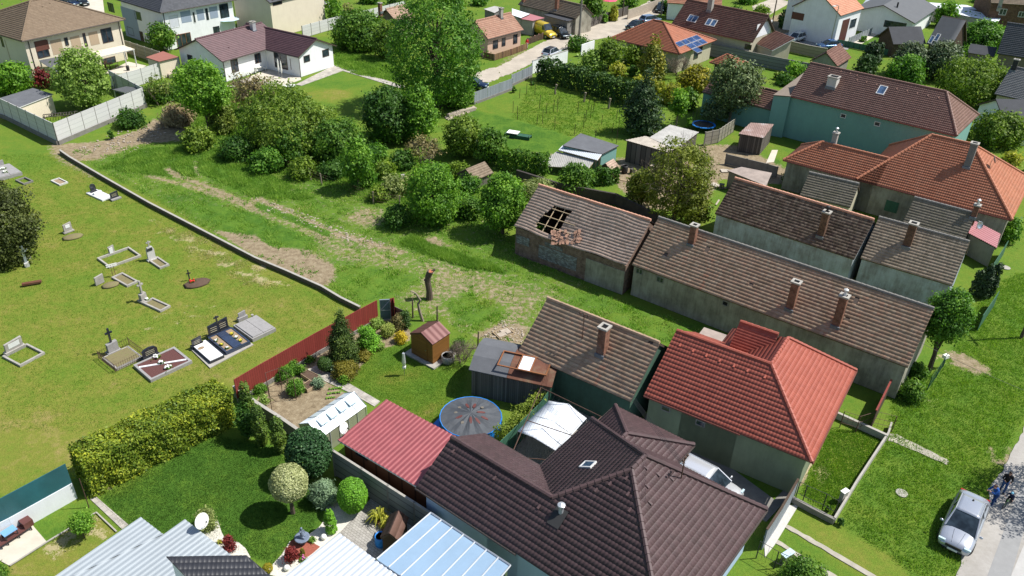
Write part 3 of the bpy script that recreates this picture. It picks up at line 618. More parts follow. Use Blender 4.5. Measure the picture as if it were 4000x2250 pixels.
M_('granite_grey',mat('granite_grey',(.3,.29,.28),.6,.2,4,.1)); M_('granite_black',mat('granite_black',(.025,.028,.035),.12,.3,6,0,0,.6)); M_('granite_blue',mat('granite_blue',(.035,.05,.09),.08,.3,4,0,0,.7)); M_('terrazzo',mat('terrazzo',(.34,.32,.29),.8,.3,3)); M_('marble',mat('marble',(.74,.74,.74),.3,.1,3,0)); M_('chip_red',mat('chip_red',(.11,.045,.04),.9,.5,20,.6,fine=60)); M_('letters',mat('letters',(.5,.45,.3),.5)); M_('flower_white',mat('flower_white',(.8,.8,.76),.7)); M_('flower_red',mat('flower_red',(.7,.04,.03),.7)); M_('flower_pink',mat('flower_pink',(.6,.15,.4),.7)); M_('flower_yellow',mat('flower_yellow',(.75,.6,.05),.7)); M_('soil',mat('soil',(.1,.065,.045),1,.3,5,.5)); M_('drysoil',mat('drysoil',(.3,.22,.14),1,.25,3,.5)); M_('iron_rust',mat('iron_rust',(.09,.05,.035),.8,.3)); M_('iron',mat('iron',(.03,.03,.03),.6)); M_('silverpaint',mat('silverpaint',(.4,.45,.52),.4,.1,2,0,.5)); M_('stonepale',mat('stonepale',(.4,.34,.27),.9,.3,4))
M_('skin',mat('skin',(.48,.27,.19),.6,.05)); M_('lips',mat('lips',(.35,.1,.08),.6,.05)); M_('hair_dark',mat('hair_dark',(.025,.018,.014),.6)); M_('hair_brown',mat('hair_brown',(.1,.05,.03),.6)); M_('cloth_blue',mat('cloth_blue',(.015,.08,.3),.9)); M_('cloth_blue2',mat('cloth_blue2',(.015,.05,.17),.9)); M_('cloth_black',mat('cloth_black',(.015,.013,.013),.9)); M_('cloth_jeans',mat('cloth_jeans',(.04,.1,.26),.9)); M_('cloth_navy',mat('cloth_navy',(.02,.03,.07),.9)); M_('cloth_red',mat('cloth_red',(.55,.02,.03),.9)); M_('cloth_white',mat('cloth_white',(.65,.62,.6),.9)); M_('helmet_blue',mat('helmet_blue',(.2,.5,.65),.3,0)); M_('bikegreen',mat('bikegreen',(.12,.35,.1),.4)); M_('poolblue',mat('poolblue',(.02,.2,.6),.45,.08)); M_('poolcover',mat('poolcover',(.07,.078,.088),.7,.25,2)); M_('poolred',mat('poolred',(.12,.04,.035),.6)); M_('poolsand',mat('poolsand',(.17,.15,.12),.8)); M_('lid_green',mat('lid_green',(.35,.5,.42),.6)); M_('parasol_pink',mat('parasol_pink',(.6,.08,.16),.8,.05)); M_('cutwood',mat('cutwood',(.45,.16,.08),.8,.2,12)); M_('statue',mat('statue',(.16,.2,.27),.6,.3))
M_('leaf_cem',leafmat('leaf_cem',(.02,.026,.008),(.042,.052,.015),(.085,.09,.028),.12)); M_('leaf_pale2',leafmat('leaf_pale2',(.06,.1,.02),(.15,.21,.05),(.3,.36,.14))); M_('leaf_olive2',leafmat('leaf_olive2',(.035,.065,.01),(.1,.145,.022),(.2,.24,.045))); M_('leaf_bright2',leafmat('leaf_bright2',(.028,.075,.01),(.09,.175,.02),(.2,.3,.05))); M_('leaf_mid2',leafmat('leaf_mid2',(.02,.06,.009),(.065,.14,.018),(.15,.24,.04))); M_('leaf_dull2',leafmat('leaf_dull2',(.08,.1,.04),(.17,.19,.08),(.3,.29,.15))); M_('leaf_ochre',leafmat('leaf_ochre',(.045,.058,.01),(.115,.13,.022),(.21,.215,.045))); M_('leaf_rustgreen',leafmat('leaf_rustgreen',(.04,.06,.012),(.13,.13,.02),(.3,.22,.03),.15)); M_('leaf_gold2',leafmat('leaf_gold2',(.07,.07,.01),(.18,.15,.015),(.33,.25,.03))); M_('leaf_gold3',leafmat('leaf_gold3',(.17,.13,.015),(.33,.24,.02),(.44,.33,.05))); M_('leaf_var2',leafmat('leaf_var2',(.11,.13,.03),(.22,.24,.07),(.36,.36,.17))); M_('leaf_bluepine',leafmat('leaf_bluepine',(.03,.045,.028),(.065,.085,.05),(.12,.14,.085),.12)); M_('leaf_yellowdark',leafmat('leaf_yellowdark',(.025,.05,.01),(.06,.095,.015),(.13,.16,.025),.12)); M_('leaf_yellowdark2',leafmat('leaf_yellowdark2',(.02,.035,.01),(.045,.07,.014),(.1,.12,.025),.12)); M_('leaf_yew',leafmat('leaf_yew',(.01,.03,.012),(.022,.055,.02),(.045,.09,.035),.1)); M_('leaf_yellow2',leafmat('leaf_yellow2',(.06,.09,.015),(.14,.17,.03),(.26,.28,.06))); M_('grass_deep',leafmat('grass_deep',(.012,.036,.007),(.03,.068,.011),(.06,.1,.018),.3,.7)); M_('wall_dark',mat('wall_dark',(.06,.05,.045),.95,.4,1.5))
M_('t_fallen',mat('t_fallen',(.33,.19,.13),.9,.35,6)); M_('drysoil2',mat('drysoil2',(.4,.33,.21),1,.15,3,.5)); M_('gravefill',mat('gravefill',(.2,.17,.085),1,.35,4,.6,c2=(.1,.14,.03))); M_('soot_stone',mat('soot_stone',(.12,.095,.07),.95,.4,4)); M_('redcorr_fence',plankmat('redcorr_fence',(.24,.045,.035),(.1,.018,.015),.25,3,.55,.08)); M_('whitepav',pav('whitepav',(.6,.58,.54),(.7,.68,.64),(.35,.33,.3),2.2,.5,.36) if 0 else mat('whitepav',(.5,.485,.45),.9,.15,6)); M_('yardpav',mat('yardpav',(.26,.235,.2),.9,.25,3)); M_('gravelroad',mat('gravelroad',(.42,.37,.3),.95,.28,.5,.6)); M_('pinkpost',mat('pinkpost',(.5,.28,.22),.8)); M_('stone_w',mat('stone_w',(.52,.51,.48),.85,.2,5)); M_('redlight',mat('redlight',(.4,.01,.01),.3))
M_('solar',glass('solar',(.02,.045,.12),.1)); M_('white_b',mat('white_b',(.6,.58,.52),.9,.1)); M_('greycorr2',mat('greycorr2',(.21,.17,.135),.9,.15,1.5)); M_('greyroof',mat('greyroof',(.1,.105,.11),.7,.15,1)); M_('t_grey2',tilemat('t_grey2',[(.16,.16,.16),(.2,.2,.195),(.24,.24,.23)],(.1,.1,.1),.3)); M_('glasspale',mat('glasspale',(.5,.64,.7),.1,.1,2,0,0,.7)); M_('t_black',tilemat('t_black',[(.02,.022,.028),(.03,.032,.04),(.04,.042,.05)],(.02,.02,.02),.2,.5,.4)); M_('rustcorr2',mat('rustcorr2',(.45,.4,.33),.85,.4,.9,.2)); M_('pale_felt',mat('pale_felt',(.34,.28,.24),.9,.35,1.2)); M_('redroof',mat('redroof',(.3,.12,.09),.7,.1))
def asphalt():
    g=NG('asphalt'); a=g.noise(.4,6,.65); b=g.noise(60,3,.6); c=g.noise(3,5,.7)
    f=g.math('ADD',g.math('MULTIPLY',(a,0),.6),g.math('MULTIPLY',(c,0),.4)); r=g.ramp(f[0],0,[(.35,(.3,.28,.25)),(.55,(.38,.36,.33)),(.7,(.44,.42,.38))])
    q=g.mix(.35,(r,0),g.mix((b,0),(.4,.4,.4),(1.3,1.3,1.3)),'MULTIPLY'); g.bump((b,0),.4,.01); return g.col(q,.9,0,.2)
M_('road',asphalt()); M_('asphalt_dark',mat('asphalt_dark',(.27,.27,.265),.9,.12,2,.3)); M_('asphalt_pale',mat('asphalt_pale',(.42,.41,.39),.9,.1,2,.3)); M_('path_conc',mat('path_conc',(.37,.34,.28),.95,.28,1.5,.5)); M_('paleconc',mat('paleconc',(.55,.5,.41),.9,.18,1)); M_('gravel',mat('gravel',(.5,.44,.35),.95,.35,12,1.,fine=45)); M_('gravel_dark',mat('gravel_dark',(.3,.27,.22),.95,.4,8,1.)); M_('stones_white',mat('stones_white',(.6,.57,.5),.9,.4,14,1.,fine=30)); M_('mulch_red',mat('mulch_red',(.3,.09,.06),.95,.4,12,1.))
M_('pavers',brickmat('pavers',(.36,.34,.31),(.46,.44,.4),(.17,.16,.14),1.9)); M_('slabs',brickmat('slabs',(.42,.4,.36),(.5,.48,.43),(.2,.19,.17),.9,bw=.6,rh=.6))
def pav(name,c1,c2,mo,s,bw,rh):
    g=NG(name); b=g.n('ShaderNodeTexBrick'); mp=g.n('ShaderNodeMapping'); mp.inputs['Rotation'].default_value=(0,0,math.radians(37)); g.l(g.tc,3,mp,0); g.l(mp,0,b,0); b.inputs['Scale'].default_value=s; b.inputs['Mortar Size'].default_value=.02; b.inputs['Brick Width'].default_value=bw; b.inputs['Row Height'].default_value=rh
    for k,c in (('Color1',c1),('Color2',c2),('Mortar',mo)): b.inputs[k].default_value=(*c,1)
    n=g.noise(1.5,5,.6); r=g.ramp(n,0,[(.35,.7),(.65,1.05)]); return g.col(g.mix(1.,(b,0),(r,0),'MULTIPLY'),.9,0,.2)
MT['pavers']=pav('pavers2',(.34,.32,.29),(.44,.42,.38),(.15,.14,.12),2.4,.5,.36); MT['slabs']=pav('slabs2',(.4,.37,.33),(.5,.46,.4),(.3,.28,.24),1.2,.6,.6)
M_('leaf_mid',leafmat('leaf_mid',(.02,.055,.009),(.065,.125,.018),(.14,.2,.032))); M_('leaf_deep',leafmat('leaf_deep',(.014,.042,.009),(.042,.09,.016),(.09,.155,.03))); M_('leaf_bright',leafmat('leaf_bright',(.035,.085,.01),(.1,.19,.02),(.2,.29,.045))); M_('leaf_pale',leafmat('leaf_pale',(.07,.11,.02),(.16,.22,.05),(.27,.33,.1))); M_('leaf_yellow',leafmat('leaf_yellow',(.09,.1,.015),(.21,.2,.03),(.36,.32,.06))); M_('leaf_gold',leafmat('leaf_gold',(.14,.1,.01),(.34,.24,.02),(.5,.38,.04))); M_('leaf_olive',leafmat('leaf_olive',(.05,.07,.015),(.12,.15,.035),(.22,.22,.06))); M_('leaf_thuja',leafmat('leaf_thuja',(.012,.03,.008),(.03,.06,.014),(.065,.1,.02),.12)); M_('leaf_conif',leafmat('leaf_conif',(.009,.02,.009),(.022,.042,.018),(.05,.08,.03),.1)); M_('leaf_pine',leafmat('leaf_pine',(.03,.045,.02),(.065,.09,.04),(.12,.14,.065),.15)); M_('leaf_hedge_y',leafmat('leaf_hedge_y',(.03,.06,.008),(.115,.145,.016),(.3,.29,.03),.2)); M_('leaf_var',leafmat('leaf_var',(.09,.11,.045),(.22,.22,.12),(.37,.36,.25),.2)); M_('leaf_red',leafmat('leaf_red',(.05,.008,.012),(.12,.018,.024),(.24,.04,.04))); M_('leaf_blue',leafmat('leaf_blue',(.05,.08,.06),(.12,.17,.12),(.22,.28,.2),.1)); M_('leaf_rust',leafmat('leaf_rust',(.06,.055,.01),(.13,.11,.02),(.22,.18,.04))); M_('leaf_ball',leafmat('leaf_ball',(.04,.1,.01),(.09,.2,.018),(.15,.3,.03),.15)); M_('leaf_dull',leafmat('leaf_dull',(.08,.06,.03),(.15,.12,.06),(.2,.2,.08),.15))
M_('grass_tall',leafmat('grass_tall',(.045,.1,.014),(.11,.19,.03),(.22,.28,.07),.35,.7)); M_('grass_lawn',leafmat('grass_lawn',(.04,.085,.013),(.09,.165,.022),(.19,.24,.045),.35,.7)); M_('grass_dry',leafmat('grass_dry',(.15,.13,.06),(.28,.24,.12),(.42,.36,.2),.2,.8)); M_('weeds',leafmat('weeds',(.04,.1,.012),(.09,.19,.02),(.16,.28,.04),.3))
M_('bark',mat('bark',(.1,.075,.055),.95,.35,8,.6)); M_('bark_pale',mat('bark_pale',(.24,.2,.15),.95,.3,8,.6)); M_('twig',mat('twig',(.2,.16,.12),.95,.25,5,.2)); M_('deadbrush',leafmat('deadbrush',(.1,.07,.05),(.2,.15,.1),(.3,.24,.17),.05,.9))
def groundmat():
    g=NG('ground'); A={k:g.n('ShaderNodeAttribute',attribute_name=k) for k in ('dirt','lush','straw')}
    n1=g.noise(.35,7,.62); n2=g.noise(2.2,7,.7); n3=g.noise(14,5,.7); n4=g.noise(.9,6,.6)
    v=g.noise(26,4,.7)
    L=g.math('ADD',(A['lush'],2),g.math('MULTIPLY',g.math('SUBTRACT',(n1,0),.5),1.1)); L=g.math('ADD',L,g.math('MULTIPLY',g.math('SUBTRACT',(n2,0),.5),.75))
    gr=g.ramp(L[0],0,[(0.,(.26,.22,.08)),(.22,(.175,.195,.036)),(.48,(.125,.19,.025)),(.78,(.09,.175,.022)),(1.,(.055,.13,.017))])
    gr2=g.mix(.75,(gr,0),g.mix((n3,0),(.15,.17,.15),(1.85,1.78,1.65)),'MULTIPLY'); gr2=g.mix(.4,gr2,g.mix((v,0),(.3,.3,.3),(1.7,1.7,1.7)),'MULTIPLY')
    di=g.ramp(n2,0,[(.3,(.16,.12,.075)),(.5,(.26,.205,.13)),(.7,(.36,.3,.2))]); di2=g.mix(.6,(di,0),g.mix((n3,0),(.4,.4,.4),(1.5,1.5,1.5)),'MULTIPLY')
    d=g.math('ADD',(A['dirt'],2),g.math('MULTIPLY',g.math('SUBTRACT',(n2,0),.5),1.6)); d=g.math('ADD',d,g.math('MULTIPLY',g.math('SUBTRACT',(n3,0),.5),.9)); dr=g.ramp(d[0],0,[(.42,0.),(.66,1.)])
    s=g.math('ADD',(A['straw'],2),g.math('MULTIPLY',g.math('SUBTRACT',(n4,0),.5),2.)); s=g.math('ADD',s,g.math('MULTIPLY',g.math('SUBTRACT',(n3,0),.5),1.)); sr=g.ramp(s[0],0,[(.5,0.),(.64,1.)])
    c=g.mix((sr,0),gr2,g.mix((n3,0),(.22,.19,.08),(.5,.43,.25))); c=g.mix((dr,0),c,di2); g.bump((n3,0),.9,.05); return g.col(c,.95,0,.1)
MT['ground']=groundmat()
# zones of the ground, read off the photograph
O_=lambda *a:[ov(a[i],a[i+1]) for i in range(0,len(a),2)]
zone('lush',.34,[(272,612),(1408,1199),(1475,1285),(1000,1500),(905,1560),(640,1720),(250,1830),(-500,2200),(-900,900),(-200,400),(100,470)],.6)
zone('lush',.62,[(0,470),(190,560),(240,640),(100,700),(0,640)],2)
for p,r in (((300,1250),5),((800,1450),3),((150,1550),4)): pass
zone('lush',.12,[(14,0,100),(14,700,250),(13,900,1380),(13,500,1200),(13,0,1350)],3)
zone('lush',.2,[(13,1400,950),(13,1500,560),(13,2100,200),(13,2500,100),(23,300,300),(23,0,560),(13,2100,900)],2.)
zone('straw',.46,[(12,1480,740),(12,1900,860),(12,2300,1060),(12,2576,1200),(22,250,1449),(23,60,60),(12,2576,1400),(12,2200,1250),(12,1900,1100),(12,1600,900)],1.2)
zone('straw',.3,[(13,1700,150),(13,2200,60),(13,2350,200),(13,1900,400),(13,1500,480),(13,1350,420)],1.5)
zone('straw',.52,[(22,0,1210),(22,100,1230),(22,200,1350),(22,480,1449),(22,200,1449),(12,2400,1350)],.6)
# the wild field
FIELD=[(12,640,60),(12,2576,1130),(22,680,1430),(23,1040,180),(23,1220,110),(23,1400,90),(23,1500,300),(23,1900,330),(23,2100,500),(23,2400,560),(33,60,640),(33,360,110),(33,1560,560),(33,1880,450),(33,2100,500),(33,1700,330),(33,900,60),(22,2576,1000),(22,2300,700),(22,1400,560),(22,640,400),(22,0,180),(12,2300,0),(11,1500,1448),(11,1100,1448)]
zone('lush',.72,FIELD,.4); zone('wild',1.,FIELD,.8); zone('dirt',.31,FIELD,.5)
zone('dirt',.55,[(22,1560,1180),(22,1900,1150),(22,2576,1380),(32,200,1449),(33,700,0),(33,350,130),(33,60,600),(23,2500,560),(23,1900,300),(23,1400,120),(23,1500,0),(22,1650,1300)],2)
zone('dirt',.25,[(23,1880,150),(23,2150,40),(23,2500,200),(23,2450,430),(23,2300,480),(23,2000,320)],.8); zone('dirt',.2,[(33,420,0),(33,870,20),(33,1120,150),(33,1700,380),(33,1800,440),(33,1560,560),(33,1100,350),(33,700,160)],.6)
zone('dirt',.9,[(33,-120,350),(33,40,380),(33,150,420),(33,110,560),(23,2500,560),(23,2200,480)],.5)
zone('dirt',.9,[(12,500,0),(11,1000,1420),(11,1400,1300),(11,1550,1190),(11,1900,1260),(11,2000,1400),(12,1400,0),(12,1000,150),(12,760,170),(12,520,110)],.8)
zone('dirt',.6,[(12,480,0),(12,620,60),(12,800,200),(12,1100,380),(12,900,350),(12,560,180)],.8)
zone('dirt',.5,[(22,0,560),(22,500,800),(22,1000,920),(22,1300,1010),(22,1500,1160),(22,1500,1300),(22,900,1200),(22,500,1050),(22,0,780)],1.2)
zone('dirt',.62,[(22,880,760),(22,1050,640),(22,1250,660),(22,1280,800),(22,1100,840)],.8)
zone('dirt',.7,[(22,1640,960),(22,1800,930),(22,1960,1040),(22,1700,1050)],.5)
track('dirt',.85,[(12,1680,250),(12,1780,320),(12,2100,430),(12,2576,640),(22,0,545),(22,430,720),(22,780,900),(22,980,945),(22,1300,1040),(22,1480,1090)],.28,.5)
track('dirt',.75,[(12,1500,330),(12,1900,420),(12,2250,540),(12,2576,670),(22,200,700),(22,560,860),(22,700,960)],.3,.5)
track('dirt',.6,[(12,1960,180),(12,1980,300),(12,2400,480),(22,0,545)],.2,.4)
zone('lush',.95,[(12,1400,60),(12,2000,0),(12,2576,200),(12,2576,560),(12,2050,330),(12,1650,330),(12,1000,250)],1); zone('dirt',.0,[(12,2050,200),(12,2400,100),(12,2576,250),(12,2576,540),(12,2300,450),(12,2060,320)],.6)
zone('lush',.95,[(22,0,590),(22,400,740),(22,770,900),(22,700,920),(22,300,760),(22,0,640)],.3); zone('dirt',.0,[(22,0,590),(22,400,740),(22,770,900),(22,700,920),(22,300,760),(22,0,640)],.3)
zone('dirt',.05,[(22,0,720),(22,300,850),(22,560,950),(22,590,1060),(22,200,1030),(12,2300,900),(12,1900,620),(12,2300,650)],.5); zone('lush',.9,[(22,0,720),(22,300,850),(22,560,950),(22,590,1060),(22,200,1030),(12,2300,900),(12,1500,500),(12,1900,500)],.6)
zone('dirt',.0,[(22,1440,1010),(22,1560,920),(22,1750,1010),(22,2100,1130),(22,2350,1200),(22,2500,1300),(22,2200,1260),(22,1800,1150)],.4); zone('lush',1.,[(22,1440,1010),(22,1560,920),(22,1750,1010),(22,2100,1130),(22,2350,1200),(22,2500,1300),(22,2200,1260),(22,1800,1150)],.4)
zone('dirt',1.,[(12,2180,880),(12,2576,920),(22,120,1030),(22,500,1070),(22,760,1220),(22,850,1390),(22,640,1440),(22,0,1130),(12,2576,1130)],.5)
zone('dirt',.15,[(22,880,1230),(22,1500,1290),(22,1650,1400),(22,1500,1449),(23,1380,90),(23,1060,180),(23,700,0),(22,700,1449)],.8)
# gardens
zone('lush',.66,[(23,1550,530),(23,1180,640),(23,920,950),(23,1240,1140),(23,1780,1380),(23,2070,1100),(23,2140,800),(23,1900,700)],.15)
zone('lush',.3,[(23,1300,850),(23,1650,800),(23,1650,900),(23,1400,1000),(23,1150,980)],1); zone('lush',.2,[(23,1500,1280),(23,1850,1150),(23,1780,1340)],.8)
zone('dirt',1.,[(23,0,1120),(23,140,960),(23,520,830),(23,650,900),(23,900,1060),(23,960,1060),(23,640,1300),(23,460,1440),(23,330,1360),(23,0,1150)],.15)
zone('dirt',.95,[(23,480,830),(23,230,760),(23,700,560),(23,1230,290),(23,1380,320),(23,1560,420),(23,1550,530),(23,1180,630),(23,930,950),(23,620,800)],.2)
zone('lush',.95,[(14,1000,640),(14,2030,0),(24,200,150),(24,700,700),(24,690,890),(24,520,1050),(24,320,1130),(24,170,1340),(14,2450,1230),(14,1650,1020),(14,1200,960)],.3)
zone('lush',.5,[(14,980,640),(14,2030,20),(14,1950,110),(14,1500,430),(14,1250,600)],.6); zone('dirt',.6,[(14,960,620),(14,2000,0),(14,2030,40),(14,1000,640)],.15)
zone('lush',.75,[(14,270,870),(14,550,710),(14,860,680),(14,1000,780),(14,620,1000),(14,470,1110)],.15)
zone('straw',.5,[(14,600,1000),(14,960,810),(14,1170,1000),(14,900,1200),(14,400,1300),(14,300,1240)],.5); zone('lush',.2,[(14,470,1110),(14,960,810),(14,1170,1000),(14,600,1449),(14,100,1449),(14,100,1340)],.2)
zone('lush',.66,[(44,1230,0),(43,1210,1449),(43,1400,700),(43,2200,0),(42,2200,1449),(4300,1000),(4300,2400),(44,250,1600),(44,100,900),(44,680,880)],.5)
zone('lush',.45,[(44,200,800),(44,700,900),(44,1400,1350),(44,1500,1600),(44,900,1449),(44,200,950)],.3); zone('straw',.55,[(44,640,120),(44,720,300),(44,700,600),(44,450,560),(44,330,500)],.8)
zone('dirt',.75,[(43,1760,620),(43,1980,640),(43,2250,800),(43,2260,880),(43,2100,880),(43,1850,780)],.7); zone('dirt',.5,[(43,1560,1080),(43,1750,1100),(43,1650,1200)],.6)
zone('straw',.42,[(43,1500,640),(43,1800,600),(43,1900,700),(43,1700,760)],.8); zone('lush',.4,[(44,450,330),(44,600,0),(43,700,1420),(43,1200,1449),(44,1180,0),(44,660,850),(44,330,620)],.3); zone('dirt',.95,[(44,520,0),(44,590,0),(44,440,330),(44,280,520),(44,330,560),(44,380,480)],.25)
track('dirt',.8,[(44,2230,160),(44,2300,310),(44,2420,270),(44,2430,170)],.25,.5)
zone('lush',.25,[(21,430,920),(21,900,880),(21,1020,960),(21,760,1020),(21,560,990)],1.5); zone('lush',.75,[(21,440,850),(21,860,720),(21,1120,800),(21,900,900)],.3); zone('lush',.8,[(21,780,500),(21,1400,650),(21,1450,840),(21,830,660)],.5)
zone('lush',.9,[(21,1940,1200),(21,2200,1100),(21,2576,1200),(31,0,1200),(31,650,1370),(32,400,110),(32,100,90),(21,2100,1449)],.3); zone('lush',.55,[(31,0,1180),(31,200,830),(31,500,900),(31,1200,1100),(31,1280,1340),(31,620,1380)],.2); zone('straw',.15,[(31,0,1180),(31,200,830),(31,1200,1100),(31,1280,1340),(31,620,1380)],1.5)
zone('dirt',.5,[(21,1930,1130),(21,2200,1100),(21,2080,1250),(21,1940,1240)],.8); zone('dirt',.5,[(31,0,500),(31,180,480),(31,230,600),(31,200,640),(21,2300,830),(21,2100,760),(21,2400,660)],1.)
zone('dirt',.8,[(22,2576,60),(32,240,100),(32,1160,150),(32,1600,400),(32,2000,420),(32,2000,200),(32,1500,0),(31,2300,1449),(42,300,300),(42,60,260)],1.)
zone('dirt',.9,[(32,1060,140),(32,1700,120),(32,2250,60),(42,300,300),(42,300,420),(32,2100,350),(32,1900,700),(32,1300,640),(32,1050,420)],.6); zone('lush',.9,[(42,0,120),(42,140,160),(42,100,230),(42,0,190)],.3); zone('lush',.9,[(41,930,440),(41,1100,340),(41,1420,370),(41,1240,520)],.3); zone('lush',.8,[(41,0,500),(41,420,590),(41,350,640),(41,0,580)],.3); zone('dirt',.85,[(41,0,180),(41,150,120),(41,600,470),(41,450,490),(41,60,380)],1)
zone('dirt',.85,[(42,-500,1000),(42,900,1380),(42,1800,1449),(42,1700,1600),(42,-400,1150)],.4)
def make_ground():
    ys=[-70,-20,5]; y=14.
    while y<420: ys.append(y); y+=max(.14,y*.0052)
    ys+= [470,600,900,1500,3000,5000]; ys=np.array(ys); ss=np.r_[-9,-4,-2.2,np.linspace(-1.25,1.25,560),2.2,4,9]
    Y=np.repeat(ys,len(ss)).reshape(len(ys),-1); X=(np.abs(Y)*.72+14)*ss[None,:]; M=masks(X.ravel(),Y.ravel()); x,y=X.ravel(),Y.ravel()
    nz=np.sin(x*1.9+1.7*np.sin(y*1.1))*np.sin(y*1.6+1.3*np.sin(x*.8))*.5+np.sin(x*4.3+y*1.2)*np.sin(y*3.7-x*.7)*.3+NR.random(len(x))*.25
    wl=M['wild']; gr=np.clip(1-M['dirt']*1.3,0,1); Z=-.04+.0*x+wl*(gr*.1*(M['lush'])*(nz+.5)+.05*nz+.03)+(1-wl)*.012*(NR.random(len(x))-.6)*(np.abs(y)<200)
    Z=np.minimum(Z,.16*wl+0.0); nx=len(ss); i=np.arange((len(ys)-1)*(nx-1)); r,c=divmod(i,nx-1); a=r*nx+c
    tag(npmesh('ground',np.c_[x,y,Z],np.c_[a,a+1,a+nx+1,a+nx],MT['ground'],lv={k:M[k] for k in ('dirt','lush','straw')},smooth=True),kind='structure')
make_ground()
# ================================================================= houses
H2=math.radians
def T_(d): return math.tan(math.radians(d))
def autohouse(name,label,a,b,he,ridge,pitch,rm,wm,sty='far',W=None,cat='house',ends=None,ov=(.35,.15),group=None,hipl=False,hipr=False,dbg=False,**k):
    s=House(name,label,a,b,he,cat,group); p0=s.autoridge(ridge[0],pitch); p1=s.autoridge(ridge[1],pitch); yr=(p0.y+p1.y)/2; hr=he+yr*T_(pitch)
    e=ends or (max(0,p0.x) if hipl else 0,max(0,s.L-p1.x) if hipr else 0); s.yr=yr; s.hr=hr; s.W=W or 2*yr
    if dbg: print('HOUSE',name,label[:30],'L %.1f yr %.1f/%.1f hr %.1f p0x %.1f p1x %.1f'%(s.L,p0.y,p1.y,hr,p0.x,p1.x))
    s.block(0,s.L,0,s.W,he,hr,rm,wm,sty,'x',e,ov,yr=yr,**k); return s
# --- beige two storey house, top left
s=House('house','large two storey cream house with brown-beige hipped roof, top left corner',(11,215,415),(11,1260,195),5.7)
s.block(0,s.L,0,s.L*.95,5.7,5.7+s.L*.475*T_(22),MT['t_beige'],MT['pl_cream'],'far',ends=(s.L*.42,s.L*.42),ov=(.55,.55),gut=MT['gutter'])
s.win((11,345,425),(11,500,560),'y0',bars=2); s.win((11,1010,300),(11,1140,410),'y0',bars=2); s.win((11,645,385),(11,690,450),'y0'); s.win((11,830,340),(11,880,460),'y0')
s.panel((11,500,410),(11,645,530),'y0','pl_tan','render_panel'); s.panel((11,700,375),(11,825,480),'y0','pl_tan','render_panel'); s.panel((11,885,330),(11,1005,440),'y0','pl_tan','render_panel')
s.panel((11,345,425),(11,500,490),'y0','blind','roller_blind',.03); s.win((11,170,630),(11,250,690),'x0',bars=1); s.panel((11,50,400),(11,130,690),'x0','pl_tan','render_panel',floor=True); s.win((11,0,370),(11,45,470),'x0',bars=1)
s.win((11,1020,600),(11,1180,690),'y0',bars=3,nm='glass_door'); s.pipe((11,290,450),'y0'); s.pipe((11,1195,260),'y0'); s.vent([(11,215,10),(11,300,60),(11,20,45),(11,430,70),(11,500,35)],'f',MT['t_beige']); BE=s
# --- white/grey two storey
s=House('house','two storey white house with slate-grey hipped roof and blue-grey render bands',(11,1610,130),(11,2375,-5),5.7)
s.block(0,s.L,0,s.L*.95,5.7,5.7+s.L*.475*T_(22),MT['t_grey'],MT['pl_white'],'far',ends=(s.L*.42,s.L*.42),ov=(.5,.5),gut=MT['gutter'])
s.win((11,1700,165),(11,1805,265),'y0','white_frame','blind_white',nm='shuttered_window'); s.win((11,1935,125),(11,1965,225),'y0','white_frame'); s.win((11,2065,90),(11,2095,195),'y0','black_frame'); s.win((11,2205,50),(11,2305,165),'y0','black_frame',bars=2)
s.panel((11,1810,120),(11,1930,215),'y0','pl_grey','render_panel'); s.panel((11,1972,100),(11,2060,195),'y0','pl_grey','render_panel'); s.panel((11,2100,75),(11,2198,175),'y0','pl_grey','render_panel')
s.win((11,1770,355),(11,1930,450),'y0','wood_frame',bars=3,nm='glass_door'); s.win((11,2145,275),(11,2210,330),'y0','black_frame',bars=2); s.pipe((11,1650,190),'y0'); s.pipe((11,2345,40),'y0')
s.win((11,1350,110),(11,1425,205),'x0','black_frame'); s.win((11,1080,25),(11,1150,125),'x0','black_frame',bars=2); s.win((11,1280,270),(11,1350,360),'x0','black_frame'); s.panel((11,1210,60),(11,1425,420),'x0','pl_grey','render_panel',floor=True); s.door((11,1400,310),(11,1450,400),'x0')
# --- white bungalow, L shaped
s=House('bungalow','white L-shaped bungalow with dark plum roof, white walls and small gable windows',(11,2235,620),(21,120,490),3.0); he=3.0; pt=24
R=s.autoridge((11,1950,400),pt); c1=s.loc((21,425,575),he); c2=s.loc((21,795,455),he)
W=2*R.y; hr=he+R.y*T_(pt); xw=(c2.x-c1.x); hr2=min(hr,he+xw/2*T_(pt))
s.block(0,s.L+xw*.5,0,W,he,hr,MT['t_bung'],MT['pl_white'],'far',ov=(.5,.4),gut=MT['gutter'])
s.block(c1.x,c1.x+xw,c1.y,W*.8,he,hr2,MT['t_bung'],MT['pl_white'],'far','y',ov=(.45,.4),key='w',gut=MT['gutter'])
s.win((21,480,570),(21,540,610),'wy0',bars=1); s.win((21,668,510),(21,732,555),'wy0',bars=1); s.win((11,2320,610),(11,2400,710),'y0',bars=2); s.win((11,2560,550),(21,50,620),'y0',bars=2); s.win((11,1885,550),(11,1945,640),'x0')
s.win((21,180,525),(21,320,700),'wx0',bars=2,nm='glass_door'); s.panel((21,345,590),(21,352,700),'wx0','gutter','downpipe'); s.pipe((11,2245,640),'y0'); s.pipe((21,430,600),'wy0')
s.chim((11,2548,300),1.1,.6,.6,'f','alu'); s.vent([(11,2300,480)],'f',MT['t_bung']); BU=s
